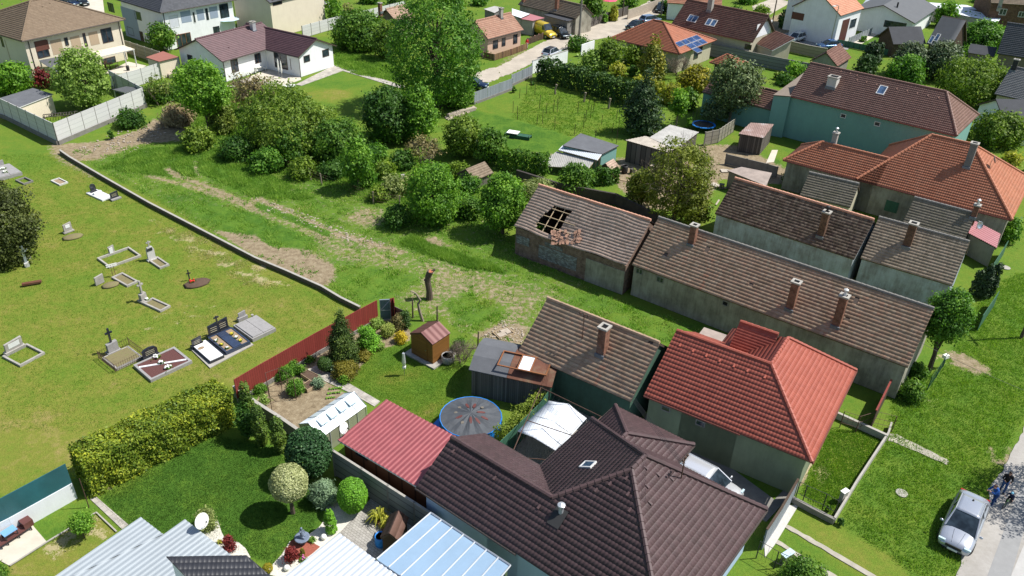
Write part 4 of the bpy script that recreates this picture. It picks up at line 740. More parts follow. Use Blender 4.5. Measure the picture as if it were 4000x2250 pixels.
# --- pink cottage
s=autohouse('cottage','small pink cottage with faded tile roof and a brown picket fence',(21,2335,395),(31,118,300),2.9,((21,2310,190),(31,20,120)),38,MT['t_pink'],MT['pl_pink'],ov=(.35,.3),gut=MT['gutter'])
s.win((21,2385,415),(21,2430,480),'y0','wframe'); s.win((21,2475,390),(21,2505,455),'y0'); s.win((31,15,355),(31,50,430),'y0'); s.chim((21,2462,175),1.4,.5,.5,'f','concrete'); PK=s
# --- old cottage with pale roof behind the big poplar
s=autohouse('cottage','old cottage with pale crooked tile roof and dark gable behind the tall poplar',(21,1430,240),(21,1620,190),2.6,((21,1240,100),(21,1530,50)),36,MT['t_pale'],MT['pl_brown'],'far',ov=(.3,.3)); s.chim((21,1250,110),1.2,.5,.5,'f','brick')
# --- old row at the top with brown roof
s=autohouse('row_house','long old row house with worn brown tile roof and tall chimney across the street',(31,60,45),(31,640,190),2.8,((31,60,-70),(31,690,20)),36,MT['t_oldbrown'],MT['pl_old'],'far',ov=(.3,.2)); s.chim((31,450,90),2.2,.55,.55,'f','brick'); s.chim((31,115,20),1.6,.5,.5,'f','brick')
# --- big maroon house with skylights
s=autohouse('house','large house with maroon tiled roof, four skylights and white gable with balcony',(31,1600,245),(31,2420,425),3.4,((31,1720,-15),(31,2545,155)),40,MT['t_maroon'],MT['pl_beige'],'far',ov=(.4,.5),gut=MT['gutter_copper'])
for p in ((31,1795,185),(31,1840,195),(31,1980,225),(31,2030,235)): s.sky(p,.85,1.3)
s.chim((31,1990,100),2.4,.8,.7,'f','concrete'); s.win((31,2350,445),(31,2400,500),'y0'); s.panel((31,2470,250),(41,20,330),'x1','pl_white','balcony_front'); KH=s
# --- orange hipped house with solar panels
s=autohouse('house','orange-red hipped house with eight blue solar panels on its roof',(31,990,385),(31,1690,545),3.,((31,1420,205),(31,1525,222)),24,MT['t_orange2'],MT['pl_beige'],'far',ov=(.5,.5),hipl=True,hipr=True,gut=MT['gutter_copper'])
q,n=s.planes['r']; u=Vector((0,0,1)).cross(n).normalized(); v=n.cross(u); C=s.onroof((31,1835,430),'r')
for i,j in ((-2,1),(-1,0),(0,1),(-1,1),(1,0),(0,0),(1,1),(0,2)):
    if (i,j)==(0,2): i,j=-1,-1
    o=C+u*(i*1.75+(j-.5)*.0)+v*((j-.4)*1.15); b=[o+u*a+v*c+n*.06 for a,c in ((-.84,-.54),(.84,-.54),(.84,.54),(-.84,.54))]
    MB().hexa(b,[p+n*.06 for p in b]).build('solar_panel_frame',MT['alu'],s.e)
    b=[o+u*a+v*c+n*.122 for a,c in ((-.79,-.49),(.79,-.49),(.79,.49),(-.79,.49))]; s.e.children[-1]
    g=MB().hexa(b,[p+n*.012 for p in b]); g.build('solar_panel',MT['solar'],s.e)
s.win((31,1840,490),(31,1865,580),'x1','wframe',nm='window'); s.win((31,1880,470),(31,1905,530),'x1')
# --- garden pavilion and garage
s=autohouse('garden_pavilion','small garden pavilion with orange hipped roof behind the pine',(31,1985,630),(31,2240,690),2.3,((31,2150,560),(31,2195,545)),28,MT['t_orange2'],MT['wood_dark'],'far',cat='pavilion',hipl=True,hipr=True,ov=(.6,.6))
s=autohouse('garage','old garage with rust-brown tiled gable roof and grey gable wall',(41,702,668),(41,840,580),2.4,((41,545,540),(41,735,450)),38,MT['t_maroon'],MT['pl_greygreen'],'far',cat='garage',ov=(.3,.2))
# --- green long house
s=autohouse('house','long sea-green house with brown tiled roof, white chimney and skylight',(41,215,965),(41,1900,1368),5.2,((41,580,650),(41,1780,940)),33,MT['t_green'],MT['pl_teal'],'new',ends=(0,3.2),ov=(.35,.1),hipl=False,gut=MT['gutter_copper'])
GR=s; s.chim((41,645,860),1.,1.1,1.,'f','white_b'); s.sky((41,1145,910),.9,1.3)
s.win((41,740,1145),(41,775,1185),'y0','white_frame',sill=1,hb=0); s.win((41,1080,1225),(41,1118,1268),'y0','white_frame',sill=1)
s.vent([(41,x,y) for x,y in ((615,695),(733,722),(828,742),(895,762),(895,808),(990,830),(1092,855),(1295,897),(1398,918),(1500,942),(1607,965),(1715,987))],'f',MT['t_green']); s.pipe((41,215,1010),'y0','gutter_copper')
E_=GR.planes['f']
# --- beige lean roof + lower maroon wing left of it
canopy('outbuilding','flat grey-beige lean roof joining the sea-green house at its left end','outbuilding',[(41,52,955),(41,225,968),(41,505,705),(41,410,700)],[5.1,5.3,5.3,5.1],MT['greycorr2'],MT['pl_teal'],'flat')
s=autohouse('outbuilding','low maroon-roofed wing left of the sea-green house',(31,1910,925),(41,60,1115),3.1,((31,2160,810),(41,80,905)),28,MT['t_green'],MT['pl_teal'],'far',cat='outbuilding',ov=(.3,.1)); s.sky((31,2180,950),1.,.9)
# --- house at top right: white with salmon roof
s=House('house','white house with bright salmon roof and outside stair beside the tall dark thuja',(41,735,160),(41,968,85),5.2)
s.block(0,s.L,0,9,5.2,8.2,MT['t_salmon'],MT['pl_white'],'far',ov=(.3,.3)); s.door((41,755,205),(41,800,290),'y0','brownmetal'); s.win((41,835,200),(41,872,270),'y0','white_frame')
s.win((41,250,120),(41,350,205),'x0','wframe','blind'); P=s.loc((41,650,390),0); st=MB()
for i in range(7): st.box(P.x+i*.32,P.y-.2,0,P.x+i*.32+.32,P.y+1.1,.2+.2*i)
st.build('stair',MT['concrete'],s.e)
s=House('house','white house wall with dark roller blind left of the tall thuja',(41,195,-25),(41,440,5),5.6); s.block(0,s.L,0,8,5.6,8.4,MT['t_grey'],MT['pl_white'],'far',ov=(.2,.2)); s.win((41,252,125),(41,350,205),'y0','wframe','blind')
# --- modern white house with flat pitched grey roof
s=autohouse('house','modern white house with a low grey roof and wide dark window above a bright lawn',(41,1480,235),(41,1715,78),3.,((41,1150,60),(41,1400,-85)),20,MT['greyroof'],MT['pl_white'],'flat',ov=(.5,.6),rk=False)
s.win((41,1180,205),(41,1375,300),'x0','black_frame',bars=2); s.chim((41,1298,75),.9,.25,.25,'f','iron',cap=False)
# --- dark A-frame house
s=House('house','small steep A-frame house with grey sheet roof and two roof windows',(41,1590,440),(41,1735,470),2.4); s.block(0,s.L+1.5,0,7.5,2.4,6.4,MT['greyroof'],MT['wood_dark'],'flat',ov=(.4,.3),axis='x',rk=False)
s.sky((41,1645,400),.6,1.4); s.sky((41,1702,380),.6,1.4)
s=House('outbuilding','dark brown gabled wing in front of the A-frame house',(41,1262,445),(41,1590,440),2.2,'outbuilding'); s.block(0,s.L,0,5,2.2,4.4,MT['felt_dark'],MT['wood_dark'],'flat',ov=(.3,.3),rk=False)
# --- right edge houses
s=autohouse('house','house with steep dark grey tiled roof at the right edge near the top',(41,2300,540),(41,2760,610),3.2,((41,2480,240),(41,2900,300)),42,MT['t_grey'],MT['pl_brown'],'far',ov=(.4,.3)); s.block(-4,-.2,.5,4.5,2.6,3.6,MT['felt_dark'],MT['pl_brown'],'flat',ov=(.2,.2),key='w',rk=False)
s=autohouse('house','pale green house with grey wavy tile roof and black chimney at the right edge',(41,2275,945),(41,2800,1060),3.,((41,2160,610),(41,2720,730)),30,MT['t_grey2'],MT['pl_beige'],'new',ov=(.4,.3)); s.chim((41,2470,700),1.3,.6,.5,'f','iron',cap=True)
s=House('house','dark-roofed house at the right edge below the grey wavy roof',(41,2390,1240),(41,2800,1250),2.9); s.block(0,s.L,0,7,2.9,4.8,MT['felt_dark'],MT['pl_white'],'flat',ov=(.3,.3),rk=False)
# --- brick building top right corner and white metal sheds
s=House('house','brown brick house with two white windows in the top right corner',(41,2245,30),(41,2700,60),5.4); s.block(0,s.L,0,9,5.4,8,MT['t_oldbrown'],MT['brick_brown'],'far',ov=(.2,.2)); s.win((41,2340,90),(41,2385,150),'y0','white_frame',bars=2); s.win((41,2530,120),(41,2570,170),'y0','white_frame',bars=2); s.chim((41,2330,60),1.2,.5,.5,'f','concrete')
canopy('shed','long low shed with bright white sheet roof below the brick house','shed',[(41,1800,120),(41,2310,225),(41,2350,175),(41,1850,60)],[2.6,2.6,2.9,2.9],MT['tarp'],MT['concrete'],'flat')
canopy('shed','white sheet-roofed shed farther up behind the modern white house','shed',[(41,1560,20),(41,1700,80),(41,2150,100),(41,2000,50)],[2.6,2.6,2.9,2.9],MT['tarp'],MT['concrete'],'flat')
canopy('shed','pale blue sheet-roofed workshop at the top edge right of the salmon roof','shed',[(41,930,70),(41,1120,90),(41,1220,10),(41,1000,-20)],[2.8,2.8,3.,3.],MT['bluecorr'],MT['pl_blue'],'flat')
# --- orange hipped house with wing (right)
s=autohouse('house','large bright orange hipped house with tall grey chimney and satellite dish',(42,890,355),(42,2455,768),3.3,((42,1640,-80),(42,2065,-5)),34,MT['t_orange'],MT['pl_old'],'new',hipl=True,hipr=True,ov=(.35,.35),gut=MT['gutter_copper']); OR=s
A=s.loc((42,145,165),3.3); R=s.autoridge((42,1000,95),34); R0=s.autoridge((41,580,1390),34)
s.block(A.x,2,-.0+min(0,A.y)*0,2*R.y,3.3,3.3+R.y*T_(34),MT['t_orange'],MT['pl_old'],'new',ends=(R.y,0),ov=(.35,.35),key='w',gut=MT['gutter_copper'],wnm='wall',rnm='roof')
s.chim((42,2005,215),2.2,.6,.6,'f','concrete_dark'); s.chim((41,665,1425),.9,.5,.5,'wf','concrete',top='alu'); s.panel((42,1195,560),(42,1290,700),'y0','greensheet','door',floor=False)
# --- small olive-tiled lean-tos against it
s=autohouse('outbuilding','smaller mossy-tiled shed with cream gable wall, left of the pair by the orange house',(42,318,515),(42,825,640),2.1,((42,420,290),(42,910,405)),36,MT['t_olive'],MT['pl_beige'],'old',cat='outbuilding',W=None,ov=(.2,.1),rk=MT['concrete_dark'])
s=autohouse('outbuilding','larger mossy-tiled shed with a brick chimney, right of the pair by the orange house',(42,1355,790),(42,1978,965),2.3,((42,1460,535),(42,2085,705)),36,MT['t_olive'],MT['pl_greygreen'],'old',cat='outbuilding',ov=(.2,.1),rk=MT['concrete_dark']); s.chim((42,2070,720),1.,.45,.45,'f','brick',top='alu')
canopy('outbuilding','low porch with pink sheet roof and a dish at the end of the orange house','outbuilding',[(42,2015,895),(42,2300,1045),(42,2340,905),(42,2075,770)],[2.1,2.1,2.6,2.6],MT['pinksheet'],MT['pl_greygreen'],'corr',udir=(0,1))
# --- row of ruins, rear
s=autohouse('row_house','rear ruined row house with dark moss-covered tile roof and blue-grey wall',(32,2040,700),(42,865,1160),2.9,((32,2112,345),(42,1128,742)),37,MT['t_mess'],MT['pl_blue'],'old',ov=(.15,.1),rk=MT['t_ruinred'],dbg=True); s.chim((42,535,910),2.1,.55,.55,'f','brick_brown',top='iron'); RC=s
s=autohouse('row_house','rear row house end with weathered grey-brown tiles, pale chimney cap and blue-grey wall',(42,930,1150),(42,1850,1425),2.9,((42,1145,745),(42,2285,1062)),37,MT['t_old2'],MT['pl_blue'],'old',ov=(.15,.1),rk=MT['concrete_dark']); s.chim((42,1400,1010),1.9,.6,.6,'f','brick_brown')
# --- row of ruins, front long part
s=autohouse('row_house','long derelict row house with weathered brown tile roof and three brick chimneys',(32,1205,1215),(43,1405,800),2.9,((32,1435,730),(43,1735,232)),37,MT['t_old'],MT['pl_old'],'old',ov=(.2,.12),rk=MT['concrete_dark'],skip=lambda u,v:((abs(u%7.3-2.1)<.16)&(np.abs(v-1.9)<.2))|((abs(u%11.7-5.)<.18)&(np.abs(v-3.4)<.2)))
s.chim((32,1810,990),1.5,.5,.5,'f','brick'); s.chim((43,225,190),2.1,.55,.5,'f','brick'); s.chim((43,690,360),2.3,.55,.5,'f','brick',top='white_frame')
s.win((32,1258,1250),(32,1305,1310),'y0','stone_frame',bars=2); s.win((32,1465,1335),(32,1515,1395),'y0','stone_frame','glass',bars=2); s.win((33,2125,140),(33,2165,180),'y0','stone_frame','dark'); RL=s
# --- broken end
def sag(u,v): return -.28*np.exp(-((u-4.2)/2.2)**2-((v-1.2)/1.2)**2)-.12*np.exp(-((u-8.5)/1.5)**2)*np.sin(v)+.04*np.sin(u*1.7)
s=House('ruined_outbuilding','collapsing outbuilding with caved-in pale tile roof, open rafters and patched block wall',(32,20,825),(32,1150,1222),2.9,'ruin'); p0=s.autoridge((32,560,500),35); p1=s.autoridge((32,1410,782),35); yr=(p0.y+p1.y)/2; hr=2.9+yr*T_(35)
h0=s.hit((32,430,640),((0,0,2.9),(0,-math.sin(H2(35)),math.cos(H2(35))))); h1=s.hit((32,380,870),((0,0,2.9),(0,-math.sin(H2(35)),math.cos(H2(35)))))
HP=[s.hit((32,*q),((0,0,2.9),(0,-math.sin(H2(35)),math.cos(H2(35))))) for q in ((240,810),(330,700),(440,620),(600,680),(530,740),(480,830),(390,885),(330,870))]
HPa=np.array([[p.x,math.hypot(p.y,p.z-2.9)] for p in HP])
def hole(u,v): return sdist(u,np.full_like(u,float(v)) if np.ndim(v)==0 else v,HPa)<.06
s.block(0,s.L,0,2*yr,2.9,hr,MT['t_ruin'],MT['brick_ruin'],'old',ov=(.15,.1),rk=MT['t_ruinred'],warp=sag,skip=hole,slab=False,walls=False); RU=s
m=MB(); wt=.3; yb=2*yr-.15; m.box(.1,.15,0,s.L-.1,.15+wt,2.75); m.box(.1,yb-wt,0,s.L-.1,yb,2.75); m.hexa([(.1,.15+wt,0),(.4,.15+wt,0),(.4,yb-wt,0),(.1,yb-wt,0)],[(.1,.15+wt,2.7),(.4,.15+wt,2.7),(.4,yb-wt,2.7),(.1,yb-wt,2.7)]); m.box(s.L-.4,.15+wt,0,s.L-.1,yb-wt,2.7)
w_=m.build('wall',MT['brick_ruin'],s.e); g=MB()
for x in (.1,s.L-.4): g.hexa([(x,.4,2.71),(x,yb-.3,2.71),(x,yr,hr-.2)],[(x+.3,.4,2.71),(x+.3,yb-.3,2.71),(x+.3,yr,hr-.2)])
g.build('gable',MT['brick_ruin'],s.e)
for i,(a,b,z0,z1) in enumerate(((.2,1.6,1.3,2.1),(2.6,s.L*.58,.6,1.9),(3.2,5.,2.,2.35))): m=MB(); m.box(a,.12,z0,b,.151,z1); m.build('block_patch',MT['block_ruin'],s.e)
MB().box(s.L*.66,.11,.0,s.L-.12,.151,2.2).build('plaster_patch',MT['pl_old'],s.e)
t=T_(35)
for i in range(7): x=.8+i*.9; MB().tube([(x,.2,2.72),(x,yr,hr-.12)],.05,4).build('rafter',MT['wood_pale'],s.e)
for i in range(4): y=.9+i*.7; MB().box(.6,y,2.9+y*t-.1,5.2,y+.06,2.9+y*t-.05).build('batten',MT['wood_pale'],s.e)
m=MB(); RR=random.Random(4)
for i in range(60):
    q_=s.hit((32,RR.uniform(400,690),RR.uniform(870,1010)),((0,0,2.9),(0,-math.sin(H2(35)),math.cos(H2(35))))); x,y=q_.x,q_.y; z=2.93+y*t+RR.uniform(-.1,.03); a=RR.uniform(-.6,.6); M=Matrix.Translation((x,y,z))@Matrix.Rotation(a,4,'Z')@Matrix.Rotation(.6+RR.uniform(-.4,.3),4,'X'); m.box(-.11,-.15,0,.11,.15,.02,M)
m.build('fallen_tiles',MT['t_fallen'],s.e)
# --- near old cottage
s=autohouse('cottage','near old cottage with mottled brown tile roof, brick chimney and green wall',(33,60,640),(33,1190,1145),2.9,((33,360,108),(33,1560,582)),38,MT['t_old'],MT['pl_teal2'],'old',ov=(.3,.12),rk=MT['t_old'],skip=lambda u,v:((abs(u-11.6)<.18)&(np.abs(v-4.8)<.2))|((abs(u-8.1)<.15)&(np.abs(v-4.1)<.2))|((abs(u-13.2)<.2)&(np.abs(v-2.)<.2)))
s.chim((33,905,640),1.9,.55,.6,'f','brick'); A=s.onroof((33,705,515),'f'); a=MB(); a.tube([A,A+Vector((0,0,2.))],.03,5); a.tube([A+Vector((-.3,0,1.8)),A+Vector((.3,0,1.8))],.03,4)
for i in (-.3,0,.3): a.ball(A+Vector((i,0,1.95)),.08,6,5)
a.build('cable_mast',MT['iron_rust'],s.e); CT=s
# --- red house
he=3.2; s=House('house','house with glossy new red tile roof and grey-green walls',(44,440,310),(43,885,830),he); pt=31
R1=s.autoridge((43,40,735),pt); R2=s.autoridge((43,210,512),pt); yr=(R1.y+R2.y)/2; hr=he+yr*T_(pt)
v0=s.loc((33,1345,1055),he); v1=s.hit((33,1635,435),((0,0,hr),(0,0,1))); v2=s.hit((33,2265,375),((0,0,hr),(0,0,1))); v3=s.hit((33,2100,590),((0,0,he),(0,0,1)))
xr=min(R1.x,yr); RM=MT['t_new_red']; WM=MT['pl_olive']; W1=2*xr
s.block(0,s.L,0,2*yr,he,hr,RM,WM,'new',ends=(xr,max(.5,min(s.L-R2.x,s.L-xr-.3))),ov=(.4,.4),gut=MT['gutter_copper'],rr=.12,nor=(3,2),fp={'l':[(0,0,he),(0,v0.y,he),(xr,v0.y,hr),(xr,yr,hr)]})
s.block(0,W1,yr,v0.y,he,hr,RM,WM,'new','y',ov=(.4,.25),key='w',gut=MT['gutter_copper'],rr=.12,fp={'f':None})
x2=min(R2.x,s.L-1); s.block(2*x2-s.L,s.L,yr*1.15,v2.y,he,hr,RM,WM,'new2','y',ov=(.4,.25),key='v',rr=.12)
s.vent([(33,x,y) for x,y in ((1690,580),(1822,635),(1955,685),(2090,735),(2232,790),(2370,835),(2543,900))],'l',RM)
s.win((33,1515,1180),(33,1580,1245),'wx0','stone_frame'); s.win((33,1860,1330),(33,1930,1395),'wx0','stone_frame'); RD=s
# --- brown house
he=3.3; s=House('house','largest near house, with dark brown interlocking tile roof, hips and white-blue rendered side wall tinted with painted shade',(2598,2548),(34,2560,780),he); pt=30
R1=s.autoridge((34,1240,330),pt); R2=s.autoridge((34,1345,250),pt); yr=(R1.y+R2.y)/2; hr=he+yr*T_(pt)
e1=s.loc((24,1680,500),he); q=s.hit((34,415,690),((0,0,he),(-math.sin(H2(pt)),0,math.cos(H2(pt))))); q0=s.hit((24,1950,30),((0,0,he),(-math.sin(H2(pt)),0,math.cos(H2(pt)))))
D=2*yr; RM=MT['t_new_brown']; WM=MT['pl_blue_shade']; xr=R1.x
W1=q.x+q0.x; xr=min(xr,s.L*.52); h1=he+W1/2*T_(pt); yh=D-W1/2*(D-yr)/xr; s.block(0,s.L,0,D,he,hr,RM,WM,'new',ends=(xr,min(s.L-R2.x,s.L*.46)),ov=(.5,.5),gut=MT['gutter'],rr=.13,nor=(3,),xr=[((W1/2,yh,he+(hr-he)*W1/2/xr),(xr,yr,hr))],fp={'l':[(0,0,he),(0,e1.y,he),(W1/2,e1.y,h1),(W1/2,yh,h1),(xr,yr,hr)]})
s.block(0,W1,yh,e1.y,he,h1,RM,WM,'new','y',ov=(.5,.25),key='w',gut=MT['gutter'],rr=.13,fp={'f':None})
Qp=s.loc((33,1245,1370),hr-.7); c3=s.loc((34,1825,135),he); c4=s.loc((33,1040,1185),he)
ym=(c3.y+c4.y)/2; xe=max(c3.x,c4.x); w3=abs(c4.y-c3.y); s.block(s.L*.5,xe,min(c3.y,c4.y),max(c3.y,c4.y),he,he+w3/2*T_(pt),RM,WM,'new',ends=(0,max(.5,xe-Qp.x)),ov=(.4,.4),key='v',rr=.13,gut=MT['gutter'])
BR=s; A=s.onroof((34,490,820),'l'); m=MB().lathe([(.12,-.3),(.12,.5),(.2,.52),(.2,.62),(.02,.7)],(A.x,A.y,A.z),12).build('flue_pipe',MT['alu'],s.e); n=s.planes['l'][1]; u=Vector((0,0,1)).cross(n).normalized(); v=n.cross(u); b=[A+u*a+v*c+n*.075 for a,c in ((-.35,-.75),(.35,-.75),(.35,.25),(-.35,.25))]; MB().hexa(b,[p+n*.02 for p in b]).build('flashing',MT['iron'],s.e)
s.sky((34,768,338),.6,.8,'b')
s.vent([(34,x,y) for x,y in ((1345,370),(1468,435),(1605,480),(1357,553),(1387,722))],'f',RM); s.vent([(34,x,y) for x,y in ((1150,470),(985,525),(845,590),(1165,630),(1185,790),(270,760))],'l',RM); s.vent([(24,1985,200),(24,2400,470)],'l',RM)
A=s.onroof((34,1700,470),'f'); a=MB(); a.tube([A,A+Vector((0,0,1.5))],.035,5); a.tube([A+Vector((-.2,0,1.2)),A+Vector((.3,0,1.35))],.03,4); [a.ball(A+Vector((i,0,1.4)),.07,6,5) for i in (-.2,.1,.3)]; a.build('cable_mast',MT['iron_rust'],s.e)
# --- red corrugated garage
s=House('garage','garage with red corrugated metal roof and brown panel walls beside the brown house',(24,820,80),(24,1700,600),2.5,'garage'); P=s.loc((23,1290,1115),2.8)
s.mono(0,s.L,0,P.y,2.5,2.85,MT['redcorr'],MT['woodprint2'],'corr2',ov=.25,udir=(1,0,0),edge=MT['white_frame']); s.win((24,1010,215),(24,1110,262),'y0','black_frame','glass',bars=1)
# --- rusty barrel shed
s=House('shed','old board shed with curved felt and rusty sheet roof',(23,2140,820),(33,400,1000),2.2,'shed'); P=s.loc((33,530,905),2.3); W=max(3.5,P.y); W=3.8
for x0,x1,mt,nm in ((0,s.L*.46,'felt','felt_roof'),(s.L*.46+.02,s.L,'rust','rusty_roof')):
    m=MB(); pr=[(0,2.2),(W*.25,2.75),(W*.55,2.95),(W*.8,2.75),(W,2.3)]; k=[(x0,y,z) for y,z in pr]+[(x0,y,z-.06) for y,z in reversed(pr)]; m.hexa([Vector(p) for p in k],[Vector(p)+Vector((x1-x0,0,0)) for p in k]); m.build(nm,MT[mt],s.e)
pr=[(.15,0),(W-.15,0),(W-.15,2.2),(W*.8,2.66),(W*.55,2.86),(W*.25,2.66),(.15,2.2)]; MB().hexa([Vector((.15,y,z)) for y,z in pr],[Vector((s.L-.15,y,z)) for y,z in pr]).build('wall',MT['wood_grey'],s.e)
MB().box(s.L-.148,.2,0,s.L-.1,W-.2,2.15).build('side_panel',MT['greensheet'],s.e)
# skylight frame lying on the sheet roof
e=thing('window_frame','brown wooden window frame with glass lying on the rusty shed roof','window frame',s.M@Vector((s.L*.62,W*.28,2.86)),s.rot)
m=MB()
for a in ((-1.7,-.75,1.7,-.67),(-1.7,.67,1.7,.75),(-1.7,-.67,-1.62,.67),(1.62,-.67,1.7,.67),(-.35,-.67,-.27,.67),(.55,-.67,.63,.67)): m.box(a[0],a[1],0,a[2],a[3],.08)
m.build('frame',MT['wood_frame'],e); MB().box(-.26,-.66,.01,.54,.66,.04).build('pane',MT['tarp'],e); MB().box(.64,-.66,.01,1.61,.66,.04).build('pane',MT['rust'],e)
e.rotation_euler=(.12,0,s.rot)
# --- tool shed
s=House('tool_shed','small garden shed with brown metal gable roof and wood-look walls on a concrete pad',(23,1545,455),(23,1775,572),1.85,'shed'); P=s.loc((23,1940,445),1.85); R=s.hit((23,1660,470),((0,0,2.3),(0,0,1)))
s.block(0,s.L,0,P.y,1.85,2.4,MT['brownmetal'],MT['woodprint'],'seam','y',ov=(.06,.06),rk=False,rmat2=MT['brownmetal']); s.door((23,1605,480),(23,1725,720),'y0','woodprint'); m=MB().box(-.35,-.3,-.05,s.L+.35,P.y+.3,.1).build('concrete_pad',MT['concrete'],s.e)
# --- greenhouse
s=House('greenhouse','long white polycarbonate greenhouse with open roof vents',(24,650,60),(23,1107,1185),1.5,'greenhouse'); pt=32; R=s.autoridge((23,990,1045),pt); W=2*R.y; hr=1.5+R.y*T_(pt)
s.block(0,s.L,0,W,1.5,hr,MT['polyw'],MT['polyg'],'flat',ov=(.03,.03),rk=False,th=.03,rmat2=MT['alu']); m=MB(); n=int(s.L/.7)
for i in range(n+1):
    x=s.L*i/n; m.box(x-.02,-.02,0,x+.02,.0,1.5); m.tube([(x,0,1.52),(x,W/2,hr+.03)],.02,4); m.tube([(x,W,1.52),(x,W/2,hr+.03)],.02,4)
m.tube([(0,W/2,hr+.03),(s.L,W/2,hr+.03)],.03,4); m.tube([(0,0,1.5),(s.L,0,1.5)],.03,4); m.build('frame',MT['alu'],s.e)
for i in range(4):
    x=.5+i*(s.L-1)/3.6; y0=W*.18; z=1.5+y0*T_(pt)+.08; y1=W*.44; z1=1.5+y1*T_(pt)+.06; b=[Vector(p) for p in ((x,y0,z+.12),(x+.62,y0,z+.12),(x+.62,y1,z1),(x,y1,z1))]; MB().hexa(b,[p+Vector((0,0,.02)) for p in b]).build('vent_window',MT['glasspale'],s.e)
# --- bottom roofs
canopy('outbuilding','pale blue corrugated roof with a notch, bottom left','outbuilding',[(14,1415,857),(14,1645,1032),(14,1860,880),(14,2345,1255),(14,2345,2000),(14,200,1700)],[2.9]*6,MT['bluecorr'],MT['pl_white'],'corr2',split=[[0,1,5],[1,2,3],[1,3,4,5]],udir=(0,1))
canopy('outbuilding','white ribbed metal roof at the bottom, left of the transparent carport roof','outbuilding',[(24,840,1020),(24,1640,1600),(24,1100,2100),(24,80,1610)],[2.8]*4,MT['whitecorr'],MT['pl_white'],'corr2',udir=(0,1))
e,L=canopy('carport','carport roof of tinted polycarbonate sheets with white bars at the bottom','carport',[(24,1757,815),(24,2560,1345),(24,2100,1900),(24,1215,1280)],[2.9]*4,MT['polyc'],None,'flat',udir=(0,1),edge=MT['alu'])
m=MB()
for i in range(8):
    t=i/7; a=L[0].lerp(L[1],t); b=L[3].lerp(L[2],t); m.tube([a+Vector((0,0,.04)),b+Vector((0,0,.04))],.045,4)
m.tube([L[0]+Vector((0,0,.04)),L[1]+Vector((0,0,.04))],.05,4); m.build('roof_bars',MT['alu'],e)
s=House('house','house with black tiled hip roof cut by the bottom edge',(14,1680,1350),(14,2480,1240),3.4) if 0 else None
e,L=canopy('house','black-tiled roof corner cut by the bottom edge, bottom left','house',[(14,2480,1242),(14,2900,1600),(14,2300,1900),(14,1700,1350)],[4.4,3.4,3.4,4.4],MT['t_black'],MT['pl_white'],'new',udir=(0,3))
# --- sheds in the middle distance
e,L=canopy('shed','shed with grey felt roof beyond the ivy hedge','shed',[(32,910,100),(32,1075,15),(31,690,1340),(31,510,1448)],[2.2,2.3,2.6,2.6],MT['felt'],MT['pl_teal'],'flat')
e,L=canopy('lean_to','open timber lean-to under white corrugated sheets in front of the grey felt shed','shed',[(32,860,165),(32,905,102),(32,510,15),(32,465,65)],[1.9,2.15,2.15,1.9],MT['whitecorr'],None,'corr',udir=(2,1),edge=MT['wood_pale'])
e,L=canopy('lean_to','collapsed lean-to roof of bare battens and old boards beside the ivy','shed',[(32,770,250),(32,830,170),(32,450,75),(32,255,190)],[1.2,1.7,1.7,1.],MT['greycorr'],None,'corr',udir=(0,3),edge=MT['wood_pale'])
e,L=canopy('shed','wide board shed with old fibre-cement corrugated roof and reddish patches','shed',[(31,1380,1385),(31,1590,1255),(31,1880,1330),(32,1650,50)],[2.7,2.9,2.9,2.7],MT['greycorr'],MT['wood_grey'],'corr',udir=(0,3))
e,L=canopy('shed','front part of the board shed with pale corrugated sheets over dark boards','shed',[(31,1140,1410),(31,1340,1370),(32,1720,20),(32,1560,80)],[2.5,2.7,2.7,2.5],MT['rustcorr2'],MT['wood_grey'],'corr',udir=(0,3))
e,L=canopy('shed','small tin-roofed shed with mixed rusty and bluish sheets by the sea-green wall','shed',[(41,20,1290),(41,190,1400),(41,100,1440),(31,2280,1380)][::-1] if 0 else [(31,2280,1345),(31,2400,1235),(41,60,1250),(31,2530,1385)],[2.2,2.4,2.4,2.2],MT['rustcorr'],MT['wood_grey'],'corr',udir=(0,3))
e,L=canopy('shed','low shed with broken tile and felt roof behind the rear row house','shed',[(32,2165,265),(32,2310,230),(42,40,290),(32,2560,400)],[2.0,2.2,2.2,2.],MT['pale_felt'],MT['pl_brown'],'flat')
s=House('hutch','small hutch with brown tile roof among the bushes right of the big shrub',(22,2200,370),(22,2390,290),1.1,'hutch'); s.block(0,s.L,0,2.6,1.1,2.0,MT['t_oldbrown'],MT['wood_grey'],'old',ov=(.2,.1),rk=False)
s=House('hutch','little dog-kennel-like shed with a shingled roof beside the felt shed',(32,1000,275),(32,1065,235),1.2,'hutch'); s.block(0,s.L+.3,0,1.6,1.2,1.9,MT['t_ruin'],MT['wood'],'old',ov=(.1,.1),rk=False)
# --- across the street (top)
e,L=canopy('garage','grey garage with flat patched roof and blue doors by the street','garage',[(31,560,215),(31,640,190),(31,420,110),(31,320,150)],[2.6]*4,MT['felt_dark'],MT['concrete_dark'],'flat'); 
A=G((31,545,320));B=G((31,637,300)); o=Vector((e.location.x,e.location.y,0)); d=(B-A).normalized(); n=Vector((d.y,-d.x,0)); b=[A-o+n*.0,B-o+n*.0,B-o+n*.06,A-o+n*.06]; MB().hexa(b,[p+Vector((0,0,2.3)) for p in b]).build('door',MT['bluedoor'],e)
canopy('shed','flat shed with faded pink sheet roof behind the yellow van','shed',[(31,60,185),(31,210,210),(31,330,180),(31,150,130)],[2.5]*4,MT['pinksheet'],MT['concrete'],'flat')
canopy('shed','flat shed with white membrane roof behind the pink cottage','shed',[(31,0,150),(31,90,180),(31,180,140),(31,0,85)],[2.7]*4,MT['tarp'],MT['concrete'],'flat')
